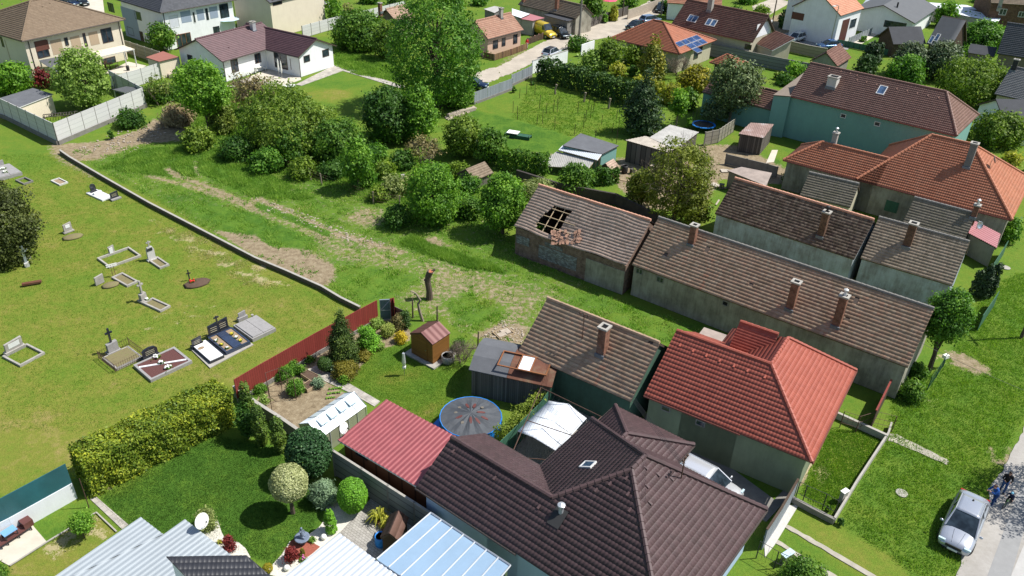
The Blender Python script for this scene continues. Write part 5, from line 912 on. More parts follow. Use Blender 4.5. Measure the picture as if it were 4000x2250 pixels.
canopy('shed','grey-roofed shed near the pale chimney at the top','shed',[(21,2290,90),(21,2400,130),(21,2500,80),(21,2400,60)],[2.5]*4,MT['greycorr'],MT['concrete_dark'],'flat')
canopy('terrace_canopy','dark grey ribbed canopy roof at the top, left of the creepered wall','canopy',[(21,150,115),(21,365,152),(21,745,20),(21,560,0)],[2.7,2.7,3.,3.],MT['greyroof'],None,'corr',udir=(0,1),edge=MT['white_frame'])
s=House('house','cream two storey house cut by the top edge above the ribbed canopy',(21,140,30),(21,700,-100),5.6); s.block(0,s.L,0,9,5.6,8,MT['t_grey'],MT['pl_cream'],'far',ov=(.3,.3)); s.win((21,165,0),(21,260,35),'y0')
canopy('terrace_canopy','cream striped terrace canopy on white posts beside the cream house','canopy',[(11,885,600),(11,1355,495),(11,1240,455),(11,820,545)],[2.5,2.5,2.8,2.8],MT['creamsheet'],None,'corr',udir=(0,1),edge=MT['white_frame'])
canopy('terrace_canopy','grey glass terrace canopy left of the pale maple','canopy',[(11,600,740),(11,800,690),(11,640,560),(11,390,610)],[2.3,2.3,2.8,2.8],MT['greyroof'],None,'flat',edge=MT['white_frame'])
canopy('shed','small shed with low red hipped roof behind the concrete fence','shed',[(11,1465,575),(11,1600,620),(11,1795,572),(11,1640,515)],[2.4]*4,MT['redroof'],MT['pl_cream'],'flat')
canopy('shed','garden shed with flat dark felt roof inside the white fence corner','shed',[(11,0,985),(11,195,1078),(11,535,945),(11,330,885)],[2.4]*4,MT['felt'],MT['pl_cream'],'flat',edge=MT['white_frame'])
s=autohouse('house','house with salmon-red roof behind the maroon house at the top edge',(31,1560,30),(31,2110,66),3.,((31,1640,-80),(31,2200,-40)),38,MT['t_salmon'],MT['pl_white'],'far',ov=(.3,.3))
s=House('cottage','house wing with brown tile roof and white edge, right of the maroon house',(31,2425,430),(41,20,500),2.6); s.mono(0,s.L+.5,0,4.,2.6,4.2,MT['t_maroon'],MT['pl_beige'],'far',ov=.3,edge=MT['white_frame'])
s=House('garage','pale concrete garage with white roof edge behind the red house roof',(33,1850,500),(33,2080,580),3.0,'garage'); s.mono(0,s.L,0,1.6,3.,3.,MT['pale_felt'],MT['pl_old'],'flat',ov=.15,edge=MT['white_frame'])
s=House('playhouse','little wood store with brown shingle gable roof on the paved terrace',(24,1250,1065),(24,1440,1100),1.3,'wood store'); P=s.loc((24,1550,900),1.3); s.block(0,s.L,0,abs(P.y)+.2,1.3,1.8,MT['shingle'],MT['wood_dark'],'far','y',ov=(.08,.08),rk=False)
# ================================================================= fences and walls
def fence(name,label,tops,h,mt,th=.06,step=2.05,pm=None,pw=.09,plinth=None,cap=None,cat='fence',group=None,z0=0.,ph=.06,at=None):
    """wall or fence along points whose tops are seen at the given pixels"""
    W=[G(p,h if at is None else at) for p in tops]; o=Vector((W[0].x,W[0].y,0)); e=thing(name,label,cat,o,0,group)
    pan=MB();pos=[];cp=MB();pl=MB()
    for i in range(len(W)-1):
        a=Vector((W[i].x,W[i].y,0))-o; b=Vector((W[i+1].x,W[i+1].y,0))-o; d=b-a; L=d.length; d.normalize(); n=Vector((-d.y,d.x,0)); k=max(1,round(L/step)) if step else 1
        z1=plinth[0] if plinth else z0
        def bar(m,p,q,t,lo,hi): m.hexa([p-n*t+Vector((0,0,lo)),q-n*t+Vector((0,0,lo)),q+n*t+Vector((0,0,lo)),p+n*t+Vector((0,0,lo))],[p-n*t+Vector((0,0,hi)),q-n*t+Vector((0,0,hi)),q+n*t+Vector((0,0,hi)),p+n*t+Vector((0,0,hi))])
        bar(pan,a,b,th/2,z1,h)
        if plinth: bar(pl,a,b,plinth[2] if len(plinth)>2 else th/2+.06,-.1,z1)
        if cap: bar(cp,a,b,th/2+.03,h,h+.05)
        if pm: pos+=[a.lerp(b,j/k) for j in range(k+(i==len(W)-2))]
    pan.build('panel' if pm else 'wall',mt,e)
    if plinth: pl.build('plinth',plinth[1],e)
    if cap: cp.build('coping',cap,e)
    for p in pos: MB().box(p.x-pw,p.y-pw,-.1,p.x+pw,p.y+pw,h+ph).build('post',pm,e)
    return e
def wirefence(name,label,bases,h,pm,wm=None,r=.04,rails=(.3,.7,1.),cat='fence',group=None,leanr=0.,mesh=0):
    W=[G(p) for p in bases]; o=W[0].copy(); e=thing(name,label,cat,(o.x,o.y,0),0,group); rn=random.Random(len(bases)*7); tp=[]
    for p in W:
        q=p-o; t=q+Vector((rn.uniform(-leanr,leanr),rn.uniform(-leanr,leanr),h)); MB().tube([q-Vector((0,0,.1)),t],r,6).build('post',pm,e); tp.append((q,t))
    m=MB()
    for (a,b),(c,d) in zip(tp,tp[1:]):
        for f in rails: m.tube([a.lerp(b,f),c.lerp(d,f)],.012 if not mesh else .018,3)
        if mesh:
            n=int((c-a).length/mesh)
            for i in range(1,n): m.tube([a.lerp(c,i/n),b.lerp(d,i/n)],.008,3)
    m.build('wires' if not mesh else 'mesh',wm or pm,e); return e
fence('concrete_fence','tall white concrete panel fence turning the corner at the cemetery, around the cream house plot',[(11,-300,890),(11,0,990),(11,530,1240),(11,1430,880),(11,1090,705)],2.5,MT['panel_conc'],.08,2.05,MT['concrete_dark'],.05,(.45,MT['concrete_dark'],.16))
fence('concrete_fence','white concrete panel fence running from the plot corner to the bungalow',[(11,1130,768),(11,1410,690),(11,1795,572)],2.1,MT['panel_conc'],.08,2.05,MT['concrete_dark'],.05)
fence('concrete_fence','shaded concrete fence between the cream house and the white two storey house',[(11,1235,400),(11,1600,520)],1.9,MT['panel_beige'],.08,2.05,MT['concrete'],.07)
fence('cemetery_wall','long low stone wall between the cemetery lawn and the wild field',[(12,600,60),(12,700,130),(12,1060,340),(12,1500,590),(12,2100,900),(12,2574,1145),(22,300,1270),(22,660,1430),(23,850,95),(23,1045,190)],.38,MT['soot_stone'],.14,None,cap=MT['concrete'],cat='wall')
fence('red_fence','red corrugated metal fence between the cemetery and the vegetable garden',[(13,2350,922),(23,0,790),(23,600,450),(23,1215,122)],1.9,MT['redcorr_fence'],.05,3.,None,plinth=(.3,MT['concrete_dark'],.1))
fence('red_fence','short end piece of the red metal fence right of the green gate',[(23,1345,108),(23,1385,97),(23,1390,150)],1.95,MT['redcorr_fence'],.05,None)
A=G((23,1240,118),1.9);B=G((23,1350,112),1.9); e=thing('garden_gate','rusty grey-green sheet metal gate at the end of the red fence','gate',(A.x,A.y,0),math.atan2(B.y-A.y,B.x-A.x)); L=(B-A).length
MB().box(0.03,-.02,.1,L-.03,.02,1.85).build('sheet',MT['gatemetal'],e); m=MB()
for q in ((0,-.04,.05,.05,.04,1.9),(L-.05,-.04,.05,L,.04,1.9),(.05,-.04,1.84,L-.05,.04,1.9),(.05,-.04,.05,L-.05,.04,.12),(.05,-.04,.9,L-.05,-.021,.96)): m.box(*q)
m.tube([(.05,-.03,.95),(L-.05,-.03,1.8)],.02,4); m.build('frame',MT['silverpaint'],e)
fence('board_fence','dark board fence leading right from the green gate',[(23,1385,180),(23,1530,250)],1.3,MT['wood_grey'],.05,2.,MT['wood_dark'],.05)
fence('garden_wall','low dark concrete wall along the left side of the vegetable garden',[(13,2350,985),(23,0,1150),(23,240,1300),(24,440,-10)],.9,MT['concrete_dark'],.16,None,cap=MT['concrete'],cat='wall')
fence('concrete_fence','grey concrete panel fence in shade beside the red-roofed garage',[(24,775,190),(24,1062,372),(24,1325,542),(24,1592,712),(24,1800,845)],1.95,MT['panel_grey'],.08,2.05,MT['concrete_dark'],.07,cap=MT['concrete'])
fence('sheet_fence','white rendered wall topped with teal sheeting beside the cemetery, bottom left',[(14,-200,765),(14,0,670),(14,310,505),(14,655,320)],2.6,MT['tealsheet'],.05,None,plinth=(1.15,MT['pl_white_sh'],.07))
fence('sliding_gate','grey plank sliding gate in front of the dark brown house',[(44,-10,985),(44,140,760),(44,305,475)],1.55,MT['slate_fence'],.07,None,cap=MT['wood_dark'],cat='gate')
fence('low_wall','low concrete garden wall beside the open lawn, nearest the silver car',[(44,672,860),(44,900,480),(44,1215,0),(43,1245,1350)],.45,MT['concrete'],.12,None,cat='wall')
fence('low_wall','low dark concrete wall under the wire fence in front of the red house',[(44,255,655),(44,450,760),(44,672,872)],.4,MT['concrete_dark'],.2,None,cat='wall')
wirefence('wire_fence','wire mesh fence on the low wall in front of the red house',[(44,275,668),(44,345,705),(44,540,790),(44,655,860)],1.35,MT['iron'],None,.03,(.35,1.),mesh=.25)
wirefence('wire_fence','wire mesh fence with posts above the far corner of the red house garden',[(43,720,1400),(43,880,1449),(43,1040,1400),(43,1240,1449)],1.35,MT['iron_rust'],None,.03,(.3,.6,1.),mesh=.3)
wirefence('wire_fence','dark wire fence at the bottom edge beside the driveway strips',[(44,-120,1265),(44,60,1370),(44,480,1560)],1.3,MT['iron'],None,.03,(.35,1.),mesh=.25)
fence('picket_fence','weathered grey plank fence right of the dark blue car by the vineyard',[(21,2195,930),(21,2576,790),(31,0,752),(31,205,660)],1.6,MT['slate_fence'],.05,2.4,MT['white_frame'],.05,(.3,MT['concrete_dark'],.1))
fence('white_wall','white wall with creeper beside the village road, left end of the big hedge',[(31,205,612),(31,560,505)],1.9,MT['pl_white'],.15,None,cap=MT['concrete'],cat='wall'); fence('white_wall','short white wall panel beside the road near the orange house',[(31,700,450),(31,830,405)],1.9,MT['pl_white'],.12,None,cat='wall')
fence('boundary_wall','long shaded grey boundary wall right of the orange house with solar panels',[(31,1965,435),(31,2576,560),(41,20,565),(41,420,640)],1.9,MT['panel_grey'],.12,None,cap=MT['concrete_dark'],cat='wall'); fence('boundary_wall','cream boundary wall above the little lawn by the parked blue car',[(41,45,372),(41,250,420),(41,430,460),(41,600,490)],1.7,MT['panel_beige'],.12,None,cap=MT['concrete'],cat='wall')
fence('sheet_fence','green sheet fence right of the twin thujas, at the edge of the verge',[(43,2330,30),(43,2165,275)],1.5,MT['greensheet'],.04,None); fence('sheet_fence','leaning green sheet fence right of the rear row house',[(42,2420,972),(42,2275,1200)],1.5,MT['greensheet'],.04,None)
fence('sheet_fence','green corrugated fence between the rusty shed and the white awning',[(33,420,960),(33,290,1150),(33,0,1432),(23,2440,1560)],1.7,MT['greensheet'],.04,None)
fence('board_fence','brown wooden fence at the gap between the red house and the long row',[(43,1242,925),(43,1090,1235)],1.7,MT['wood_dark'],.06,None,cap=MT['redpaint']); fence('low_wall','low concrete kerb wall at the dark passage near the red house',[(43,680,1240),(43,880,1330),(43,1210,1480)],.5,MT['concrete'],.2,None,cat='wall')
wirefence('wire_fence','green wire fence in front of the small tree by the long row house',[(43,1760,790),(43,1690,900),(43,1600,1030)],1.2,MT['mesh_green'],None,.03,(.1,.5,1.),mesh=.2)
wirefence('field_fence','wire fence with leaning wooden posts between the field and the big shrubs',[(22,165,215),(22,195,200),(22,370,295),(22,555,365),(22,665,415),(22,1180,600),(22,1440,640)],1.3,MT['bark_pale'],MT['iron_rust'],.07,(.25,.5,.75,.95),leanr=.15)
fence('picket_fence','brown picket fence in front of the pink cottage',[(21,2285,520),(21,2400,545),(21,2560,495),(31,0,490),(31,150,435)],.95,MT['wood'],.05,1.6,MT['pinkpost'],.09); fence('picket_fence','dark fence with pink posts between the pink cottage and the yellow van',[(31,150,390),(31,270,345),(31,310,335)],1.,MT['wood_dark'],.05,1.2,MT['pinkpost'],.09)
fence('concrete_fence','pale concrete fence half covered with creeper, near the top left of centre',[(21,460,262),(21,720,190),(21,1180,85),(21,1500,10)],1.9,MT['panel_conc'],.08,2.05,MT['concrete'],.07)
fence('concrete_fence','low concrete fence with open top rail behind the old ochre tree',[(32,2160,100),(32,2576,200),(42,100,230)],1.2,MT['concrete_dark'],.1,2.,MT['concrete_dark'],.06)
fence('wavy_fence','leaning decorative concrete fence by the trampoline',[(31,1950,1330),(31,2090,1300),(31,2245,1195)],1.7,MT['panel_beige'],.08,1.,MT['concrete'],.06)
fence('slat_fence','grey slatted fence between the stair and the bright lawn',[(41,820,380),(41,1050,280)],1.2,MT['slate_fence'],.05,1.2,MT['steel'],.04); fence('hedge_fence','green sheet fence between the road and the bright lawn',[(41,640,385),(41,830,420),(41,1230,500)],1.,MT['greensheet'],.05,2.,MT['mesh_green'],.04)
fence('boundary_wall','old wall with brown coping behind the vineyard, along the top street',[(31,1170,100),(31,1300,60),(31,1510,-20)],1.7,MT['stonepale'],.14,None,cat='wall'); fence('board_fence','dark board fence by the pink umbrella',[(31,640,240),(31,880,150),(31,1170,60)],1.6,MT['wood_grey'],.06,2.,MT['wood_dark'],.06)
fence('stone_border','rough pile of stones forming a border below the grey plank fence',[(21,1930,1150),(21,2060,1110),(21,2200,1075)],.4,MT['stonepale'],.5,None,cat='stone border')
# ================================================================= paved surfaces
sheet('road',[(44,1880,1500),(44,1960,1230),(44,2080,1050),(44,2210,800),(44,2230,560),(44,2330,430),(44,2430,240),(44,2560,0),(43,2700,1050),(43,3000,300),(5200,900),(5600,2600),(3700,2700)],MT['road'],.004,jit=.05)
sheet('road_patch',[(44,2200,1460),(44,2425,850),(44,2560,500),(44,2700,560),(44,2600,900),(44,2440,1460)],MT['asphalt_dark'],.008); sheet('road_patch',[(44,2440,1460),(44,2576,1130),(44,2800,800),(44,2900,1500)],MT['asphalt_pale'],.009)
sheet('driveway_strip',[(44,175,960),(44,200,938),(44,240,950),(44,1130,1470),(44,1040,1470)],MT['path_conc'],.005,jit=.04); sheet('driveway_strip',[(44,70,1110),(44,100,1090),(44,140,1110),(44,740,1480),(44,640,1480)],MT['path_conc'],.005,jit=.04)
sheet('path',[(44,1225,15),(44,1290,20),(44,1800,275),(44,1815,300),(44,1800,325),(44,1210,80)],MT['path_conc'],.005,jit=.05); sheet('paving',[(44,-40,1050),(44,200,735),(44,305,735),(44,285,775),(44,70,1130),(44,-30,1260)],MT['whitepav'],.006)
sheet('garden_path',[(23,505,825),(23,600,780),(23,760,860),(23,930,955),(23,1250,1140),(23,1190,1190),(23,960,1060),(23,650,915)],MT['slabs'],.006); sheet('garden_path',[(14,905,672),(14,970,652),(14,1290,930),(14,1225,975)],MT['slabs'],.006); sheet('yard',[(14,-100,1000),(14,0,930),(14,225,815),(14,270,870),(14,475,1110),(14,95,1345),(14,-80,1250)],MT['paleconc'],.006)
sheet('garden_kerb',[(14,960,812),(14,975,808),(14,1180,1000),(14,1165,1008)],MT['concrete'],.06); sheet('garden_kerb',[(14,95,1345),(14,470,1105),(14,770,925),(14,960,812),(14,960,822),(14,475,1115),(14,105,1352)],MT['concrete'],.06)
sheet('white_gravel',[(14,2030,940),(14,2190,890),(14,2230,1010),(14,2270,1080),(14,2400,1110),(14,2470,1170),(14,2520,1260),(14,2330,1300),(14,2000,1010)],MT['stones_white'],.004); sheet('white_gravel',[(24,705,720),(24,690,880),(24,640,950),(24,520,1040),(24,340,1100),(24,260,1230),(24,160,1340),(24,80,1420),(24,280,1470),(24,840,1010),(24,900,970),(24,1110,760),(24,1030,680)],MT['stones_white'],.004)
sheet('terrace',[(24,840,1015),(24,1030,810),(24,1180,640),(24,1760,850),(24,1590,960),(24,1190,1290)],MT['pavers'],.007); sheet('mulch_bed',[(24,350,1095),(24,420,1070),(24,520,1075),(24,650,1150),(24,520,1260),(24,400,1290),(24,290,1240)],MT['mulch_red'],.008,jit=.05)
sheet('terrace',[(11,2260,870),(21,-40,880),(21,160,905),(21,455,800),(21,440,760),(21,200,660),(11,2300,860)],MT['paleconc'],.01); sheet('path',[(21,400,850),(21,790,655),(21,870,712),(21,455,862)],MT['slabs'],.014); sheet('path',[(21,820,655),(21,1500,868),(21,1460,890),(21,800,690)],MT['slabs'],.016)
sheet('courtyard',[(33,530,950),(33,1000,1150),(33,1400,1350),(34,1300,200),(34,310,430),(34,0,260),(33,0,1480),(33,290,1190)],MT['yardpav'],.006); sheet('driveway',[(33,1380,1200),(34,1850,100),(34,2640,680),(44,290,440),(44,310,500),(44,130,740),(34,2560,900),(34,1200,200)],MT['concrete_dark'],.005)
sheet('road',[(21,2576,600),(31,0,590),(31,300,430),(31,560,320),(31,800,225),(31,1240,85),(31,1400,0),(31,1550,-60),(31,1620,20),(31,1480,140),(31,1320,240),(31,1180,290),(31,1000,370),(31,790,405),(31,560,480),(31,290,590),(31,150,660),(31,0,735),(21,2480,770),(21,2420,680)],MT['gravelroad'],.004,jit=.15); sheet('road_dirt',[(21,2420,680),(21,2480,770),(21,2330,830),(21,2150,800),(21,2200,740),(21,2330,690)],MT['gravelroad'],.002,jit=.25)
sheet('yard',[(11,640,-40),(11,1030,-40),(11,1050,125),(11,790,55)],MT['paleconc'],.005); sheet('terrace',[(11,1040,740),(11,1290,620),(11,1470,660),(11,1400,700),(11,1200,740)],MT['paleconc'],.005); sheet('driveway',[(41,830,435),(41,1040,325),(41,1105,345),(41,935,445)],MT['paleconc'],.005); sheet('road',[(41,-100,230),(41,60,120),(41,170,60),(41,230,20),(41,60,-20),(41,-160,60)],MT['gravelroad'],.004); sheet('road',[(41,60,360),(41,220,400),(41,540,480),(41,620,480),(41,800,500),(41,830,460),(41,560,400),(41,230,320)],MT['asphalt_dark'],.004); sheet('yard',[(31,2430,560),(41,-30,560),(41,60,540),(41,20,500)],MT['paleconc'],.005); sheet('terrace',[(42,-20,190),(42,60,180),(42,100,60),(42,40,60)],MT['paleconc'],.006)
sheet('dirt_strip',[(44,520,0),(44,600,0),(44,440,330),(44,345,480),(44,290,560),(44,330,460)],'drysoil2',.004,jit=.06)
for i,q in enumerate((((23,455,890),(23,520,850),(23,640,910),(23,560,960)),((23,470,1000),(23,540,955),(23,610,1000),(23,520,1050)))):
    W=[G(p) for p in q]; o=W[0].copy(); e=thing('raised_bed','%s raised bed of bare brown soil in the vegetable garden'%('upper','lower')[i],'garden bed',(o.x,o.y,0)); P=[(p-o) for p in W]
    if ((P[1]-P[0]).cross(P[2]-P[1])).z<0: P.reverse()
    MB().hexa(P,[p+Vector((0,0,.22)) for p in P]).build('soil',MT['soil'],e); c=sum(P,Vector())/4; m=MB()
    for j in range(4): a,b=P[j],P[(j+1)%4]; a2,b2=a+(a-c).normalized()*.05,b+(b-c).normalized()*.05; m.hexa([a,a2,b2,b],[p+Vector((0,0,.26)) for p in (a,a2,b2,b)])
    m.build('board_edge',MT['wood_pale'],e)
# ================================================================= graves
GAz=math.radians(37)
def grave(label,q,fill=None,kerb='terrazzo',kh=.14,kw=.14,cat='grave',top=None,fh=.03,group='graves in the cemetery'):
    W=[G(p) for p in q]; u=(W[1]-W[0]); L=u.length; rot=math.atan2(u.y,u.x); e=thing('grave',label,cat,(W[0].x,W[0].y,0),rot,group); Mi=(Matrix.Translation((W[0].x,W[0].y,0))@Matrix.Rotation(rot,4,'Z')).inverted(); D=(Mi@W[2]).y; e['L']=L; y0,y1=min(0,D),max(0,D)
    m=MB(); m.box(0,y0,-.05,L,y0+kw,kh); m.box(0,y1-kw,-.05,L,y1,kh); m.box(0,y0+kw,-.05,kw,y1-kw,kh); m.box(L-kw,y0+kw,-.05,L,y1-kw,kh); m.build('kerb',MT[kerb],e)
    if fill: MB().box(kw,y0+kw,-.05,L-kw,y1-kw,fh).build('fill',MT[fill],e)
    del e['L']; return e,L,y0,y1,Mi
def stone(e,Mi,p,w,h,t=.12,mt='terrazzo',ry=0,base=None,kind='slab',nm='headstone',z=0,tilt=0,lab=0):
    c=Mi@G(p) if Mi is not None else Vector(p); M=Matrix.Translation((c.x,c.y,z))@Matrix.Rotation(ry,4,'Z')@Matrix.Rotation(tilt,4,'X'); m=MB()
    if base: b=MB().box(-w/2-.1,-t/2-.1,0,w/2+.1,t/2+.1,base,M); b.build('base',MT[mt if mt!='granite_black' else 'granite_black'],e)
    z0=base or 0
    if kind=='slab': m.hexa([M@Vector(q) for q in ((-w/2,-t/2,z0),(w/2,-t/2,z0),(w/2,t/2,z0),(-w/2,t/2,z0))],[M@Vector(q) for q in ((-w/2,-t/2,h*.9),(w/2,-t/2,h),(w/2,t/2,h),(-w/2,t/2,h*.9))])
    elif kind=='round':
        pr=[(-w/2,z0),(w/2,z0),(w/2,h*.75),(w*.35,h*.93),(0,h),(-w*.35,h*.93),(-w/2,h*.75)]; m.hexa([M@Vector((x,-t/2,y)) for x,y in pr],[M@Vector((x,t/2,y)) for x,y in pr])
    elif kind=='cross':
        m.box(-w*.13,-t/2,z0,w*.13,t/2,h,M); m.box(-w/2,-t/2+.004,h*.62,-w*.13,t/2-.004,h*.62+w*.26,M); m.box(w*.13,-t/2+.004,h*.62,w/2,t/2-.004,h*.62+w*.26,M)
    s=m.build(nm,MT[mt],e)
    if lab:
        k=MB()
        for i in range(3): k.box(-w*.3,-t/2-.006,h*(.7-.14*i),w*.3,-t/2-.001,h*(.73-.14*i),M)
        k.build('inscription',MT['letters' if mt.startswith('granite_b') else 'concrete_dark'],s)
    return s
def posy(label,p,r,z,mt='flower_white',group=None,cat='flowers',n=14):
    b=G(p,z) ; e=thing('flower_bouquet',label,cat,(b.x,b.y,z),0,group); RR=random.Random(int(px(p)[0])); m=MB(); l=MB()
    for i in range(n): a=RR.uniform(0,6.28); q=r*RR.random()**.5; m.ball((q*math.cos(a),q*math.sin(a),.1+RR.uniform(0,.07)),.05+.02*RR.random(),6,4)
    m.build('flowers',MT[mt],e)
    rg=np.random.default_rng(int(px(p)[1])); P=rg.normal(size=(60,3))*[r*.6,r*.6,.03]+[0,0,.08]; Q,F=leafquads(P,rg.normal(size=(60,3)),.12,rg); npmesh('leaves',Q,F,MT['leaf_mid'],e,lv=np.repeat(rg.random(60),4)); return e
AX=GAz+math.pi/2
e,L,a,b,Mi=grave('overgrown grave with stone kerb and leaning pale headstone, at the left edge',[(13,25,700),(13,205,795),(13,465,665)],None); stone(e,Mi,(13,150,632),1.25,1.0,.16,'terrazzo',math.pi/2,.25,tilt=.12,lab=0); MB().box(-.4,-.09,.45,.4,-.06,.85,Matrix.Translation(Mi@G((13,150,632)))@Matrix.Rotation(math.pi/2,4,'Z')@Matrix.Rotation(.12,4,'X')).build('plaque',MT['marble'],e)
e,L,a,b,Mi=grave('old grave enclosed by a rusty iron railing with a tall black cross',[(13,1030,715),(13,1175,830),(13,1440,705)],'gravefill',fh=.16); stone(e,Mi,(13,1145,650),.75,.95,.3,'granite_grey',math.pi/2,.2); stone(e,Mi,(13,1145,650),.5,1.15,.12,'granite_black',math.pi/2,z=.95,kind='cross',nm='cross'); m=MB()
for (x0,y0,x1,y1) in ((-.15,a-.15,L+.15,a-.15),(L+.15,a-.15,L+.15,b+.15),(L+.15,b+.15,-.15,b+.15),(-.15,b+.15,-.15,a-.15)):
    n=int(math.hypot(x1-x0,y1-y0)/.16)
    for i in range(n): t=i/n; x,y=x0+(x1-x0)*t,y0+(y1-y0)*t; m.tube([(x,y,.05),(x,y,.72)],.012 if i else .03,3)
    for z in (.15,.62): m.tube([(x0,y0,z),(x1,y1,z)],.015,3)
m.build('railing',MT['iron_rust'],e)
e,L,a,b,Mi=grave('wide grave filled with dark red chippings and a white diagonal strip',[(13,1345,795),(13,1520,948),(13,1920,740)],'chip_red','granite_grey',.2,.17,fh=.16); stone(e,Mi,(13,1520,705),1.1,.95,.14,'granite_black',math.pi/2,.15,'round',lab=1)
M=Matrix.Translation(((L)/2,(a+b)/2,.16)); c1=Mi@G((13,1400,800),.17); c2=Mi@G((13,1875,722),.17); d=(c2-c1).normalized(); n=Vector((-d.y,d.x,0))*.08; MB().hexa([c1-n,c2-n,c2+n,c1+n],[p+Vector((0,0,.05)) for p in (c1-n,c2-n,c2+n,c1+n)]).build('white_strip',MT['marble'],e)
posy('white flower arrangement at the headstone of the red-chip grave',(13,1578,700),.22,.2); posy('round bunch of pale flowers in the middle of the white strip',(13,1618,755),.15,.22); posy('largest white bouquet at the near edge of the red-chip grave',(13,1690,805),.22,.2)
W=[G(p) for p in ((13,1915,615),(13,2112,808),(13,2550,572),(13,2330,420))]; tag(MB().prism([(p.x,p.y) for p in W],-.03,.05).build('grave_plinth',MT['concrete']),'wide concrete plinth under the white and the blue-black grave','grave plinth')
e,L,a,b,Mi=grave('narrow grave with a bright white marble slab',[(13,1935,610),(13,2118,770),(13,2240,690)],None,'granite_black',.25,.05); MB().box(.04,a+.04,.05,L-.04,b-.04,.3).build('slab',MT['marble'],e); stone(e,Mi,(13,1988,595),.75,.85,.1,'granite_black',math.pi/2,.3,lab=1); p=Mi@G((13,2022,605),.3); MB().lathe([(.24,.002),(.24,.02),(.01,.021)],(p.x,p.y,.3),14,.7,1).build('planting',MT['drysoil'],e)
e,L,a,b,Mi=grave('double grave of polished blue-black granite with twin headstones and small cross',[(13,2097,532),(13,2280,682),(13,2500,552)],'drysoil','granite_blue',.32,.12,fh=.28); MB().box(.1,a+(b-a)*.33,.05,L-.1,a+(b-a)*.67,.36).build('slab',MT['granite_blue'],e)
stone(e,Mi,(13,2160,490),.85,1.2,.12,'granite_black',math.pi/2,.3,lab=1); stone(e,Mi,(13,2250,445),.85,1.2,.12,'granite_black',math.pi/2,.3,lab=1); stone(e,Mi,(13,2205,468),.4,.45,.1,'granite_black',math.pi/2,z=1.2,kind='cross',nm='cross')
for i,q in enumerate(((13,2175,535),(13,2230,575),(13,2285,610),(13,2330,470),(13,2375,505),(13,2420,535))): posy('small rosette of flowers on the blue-black double grave',q,.09,.3,'flower_yellow' if i%2 else 'flower_white','rosettes on the blue-black grave',n=6)
e,L,a,b,Mi=grave('grey stone double tomb with two big slabs, right of the blue-black grave',[(13,2350,402),(13,2545,542),(23,175,412)],None,'granite_grey',.25,.2); y=(a+b)/2; MB().box(.12,a+.12,.05,L-.12,y-.015,.33).build('slab',MT['granite_grey'],e); MB().box(.12,y+.015,.05,L-.12,b-.12,.33).build('slab',MT['granite_grey'],e); stone(e,Mi,(13,2440,318),.6,.75,.1,'granite_grey',math.pi/2,.3); p=Mi@G((13,2540,290),.3); MB().lathe([(.08,0),(.05,.1),(.11,.3),(.1,.31)],(p.x,p.y,.2),8).build('vase',MT['terrazzo'],e)
e,L,a,b,Mi=grave('small kerbed grave with a pale broken-cross monument and white flowers',[(13,1435,162),(13,1615,245),(13,1710,185)],'gravefill'); stone(e,Mi,(13,1445,130),.5,.75,.35,'terrazzo',math.pi/2,.15); stone(e,Mi,(13,1445,130),.5,1.1,.14,'terrazzo',math.pi/2,z=.75,kind='cross',nm='cross'); posy('white flowers in front of the broken-cross monument',(13,1480,120),.14,.1)
e,L,a,b,Mi=grave('long grass-filled kerb with a small upright pale stone at its back',[(12,978,1160),(12,1100,1250),(12,1405,1120)],None,'concrete',.16,.14); stone(e,Mi,(12,1128,1105),.5,.8,.12,'terrazzo',math.pi/2,.1); stone(e,Mi,(12,1128,1112),.3,.6,.05,'marble',math.pi/2,nm='plaque',z=.1)
e,L,a,b,Mi=grave('kerbed grave with a tall white headstone crowned by a cross',[(12,1492,1178),(12,1610,1258),(12,1705,1220)],'gravefill'); stone(e,Mi,(12,1530,1165),.65,1.35,.18,'stone_w',math.pi/2,.12,'round'); stone(e,Mi,(12,1530,1165),.4,.5,.1,'terrazzo',math.pi/2,z=1.33,kind='cross',nm='cross'); stone(e,Mi,(12,1528,1172),.5,.25,.05,'granite_black',math.pi/2,z=.95,nm='plaque')
e,L,a,b,Mi=grave('old kerbed grave of light stone behind the small dark bush',[(12,1122,1352),(12,1280,1440),(12,1385,1385)],'gravefill'); 
b_=G((12,1005,1405)); e=thing('headstone','lone grey headstone left of the kerbed grave with the sign','headstone',(b_.x,b_.y,0),GAz+.4); stone(e,None,(0,0,0),.75,.8,.14,'terrazzo',0,.0,tilt=.05)
b_=G((12,1150,1335)); e=thing('grave_marker','provisional wooden marker of two boards on two poles','grave marker',(b_.x,b_.y,0),GAz); m=MB(); [m.tube([(x,0,-.05),(x,0,1.15)],.025,5) for x in (-.08,.12)]; m.build('pole',MT['wood'],e); m=MB(); [m.box(-.42,-.03,z,.42,.0,z+.09) for z in (.98,1.14)]; m.build('board',MT['flower_white'],e)
b_=G((12,690,885)); e=thing('headstone','grey headstone with a white plaque behind a bare earth mound','headstone',(b_.x,b_.y,0),GAz+.35); stone(e,None,(0,0,0),.75,.9,.14,'terrazzo',0,.12); MB().box(-.2,-.1,.45,.2,-.07,.75).build('plaque',MT['marble'],e)
def mound(label,p,rx,ry,h,mt,group=None,cat='mound',rot=GAz):
    b=G(p); m=MB(); m.lathe([(1,0),(.85,.45),(.55,.8),(.02,1.)],(0,0,-.02),14); m.v=[(x*rx*(1+.1*math.sin(x*9+y*5)),y*ry,z*h) for x,y,z in m.v]; o=m.build('mound',MT[mt],None,True); o.location=b; o.rotation_euler=(0,0,rot); return tag(o,label,cat,group)
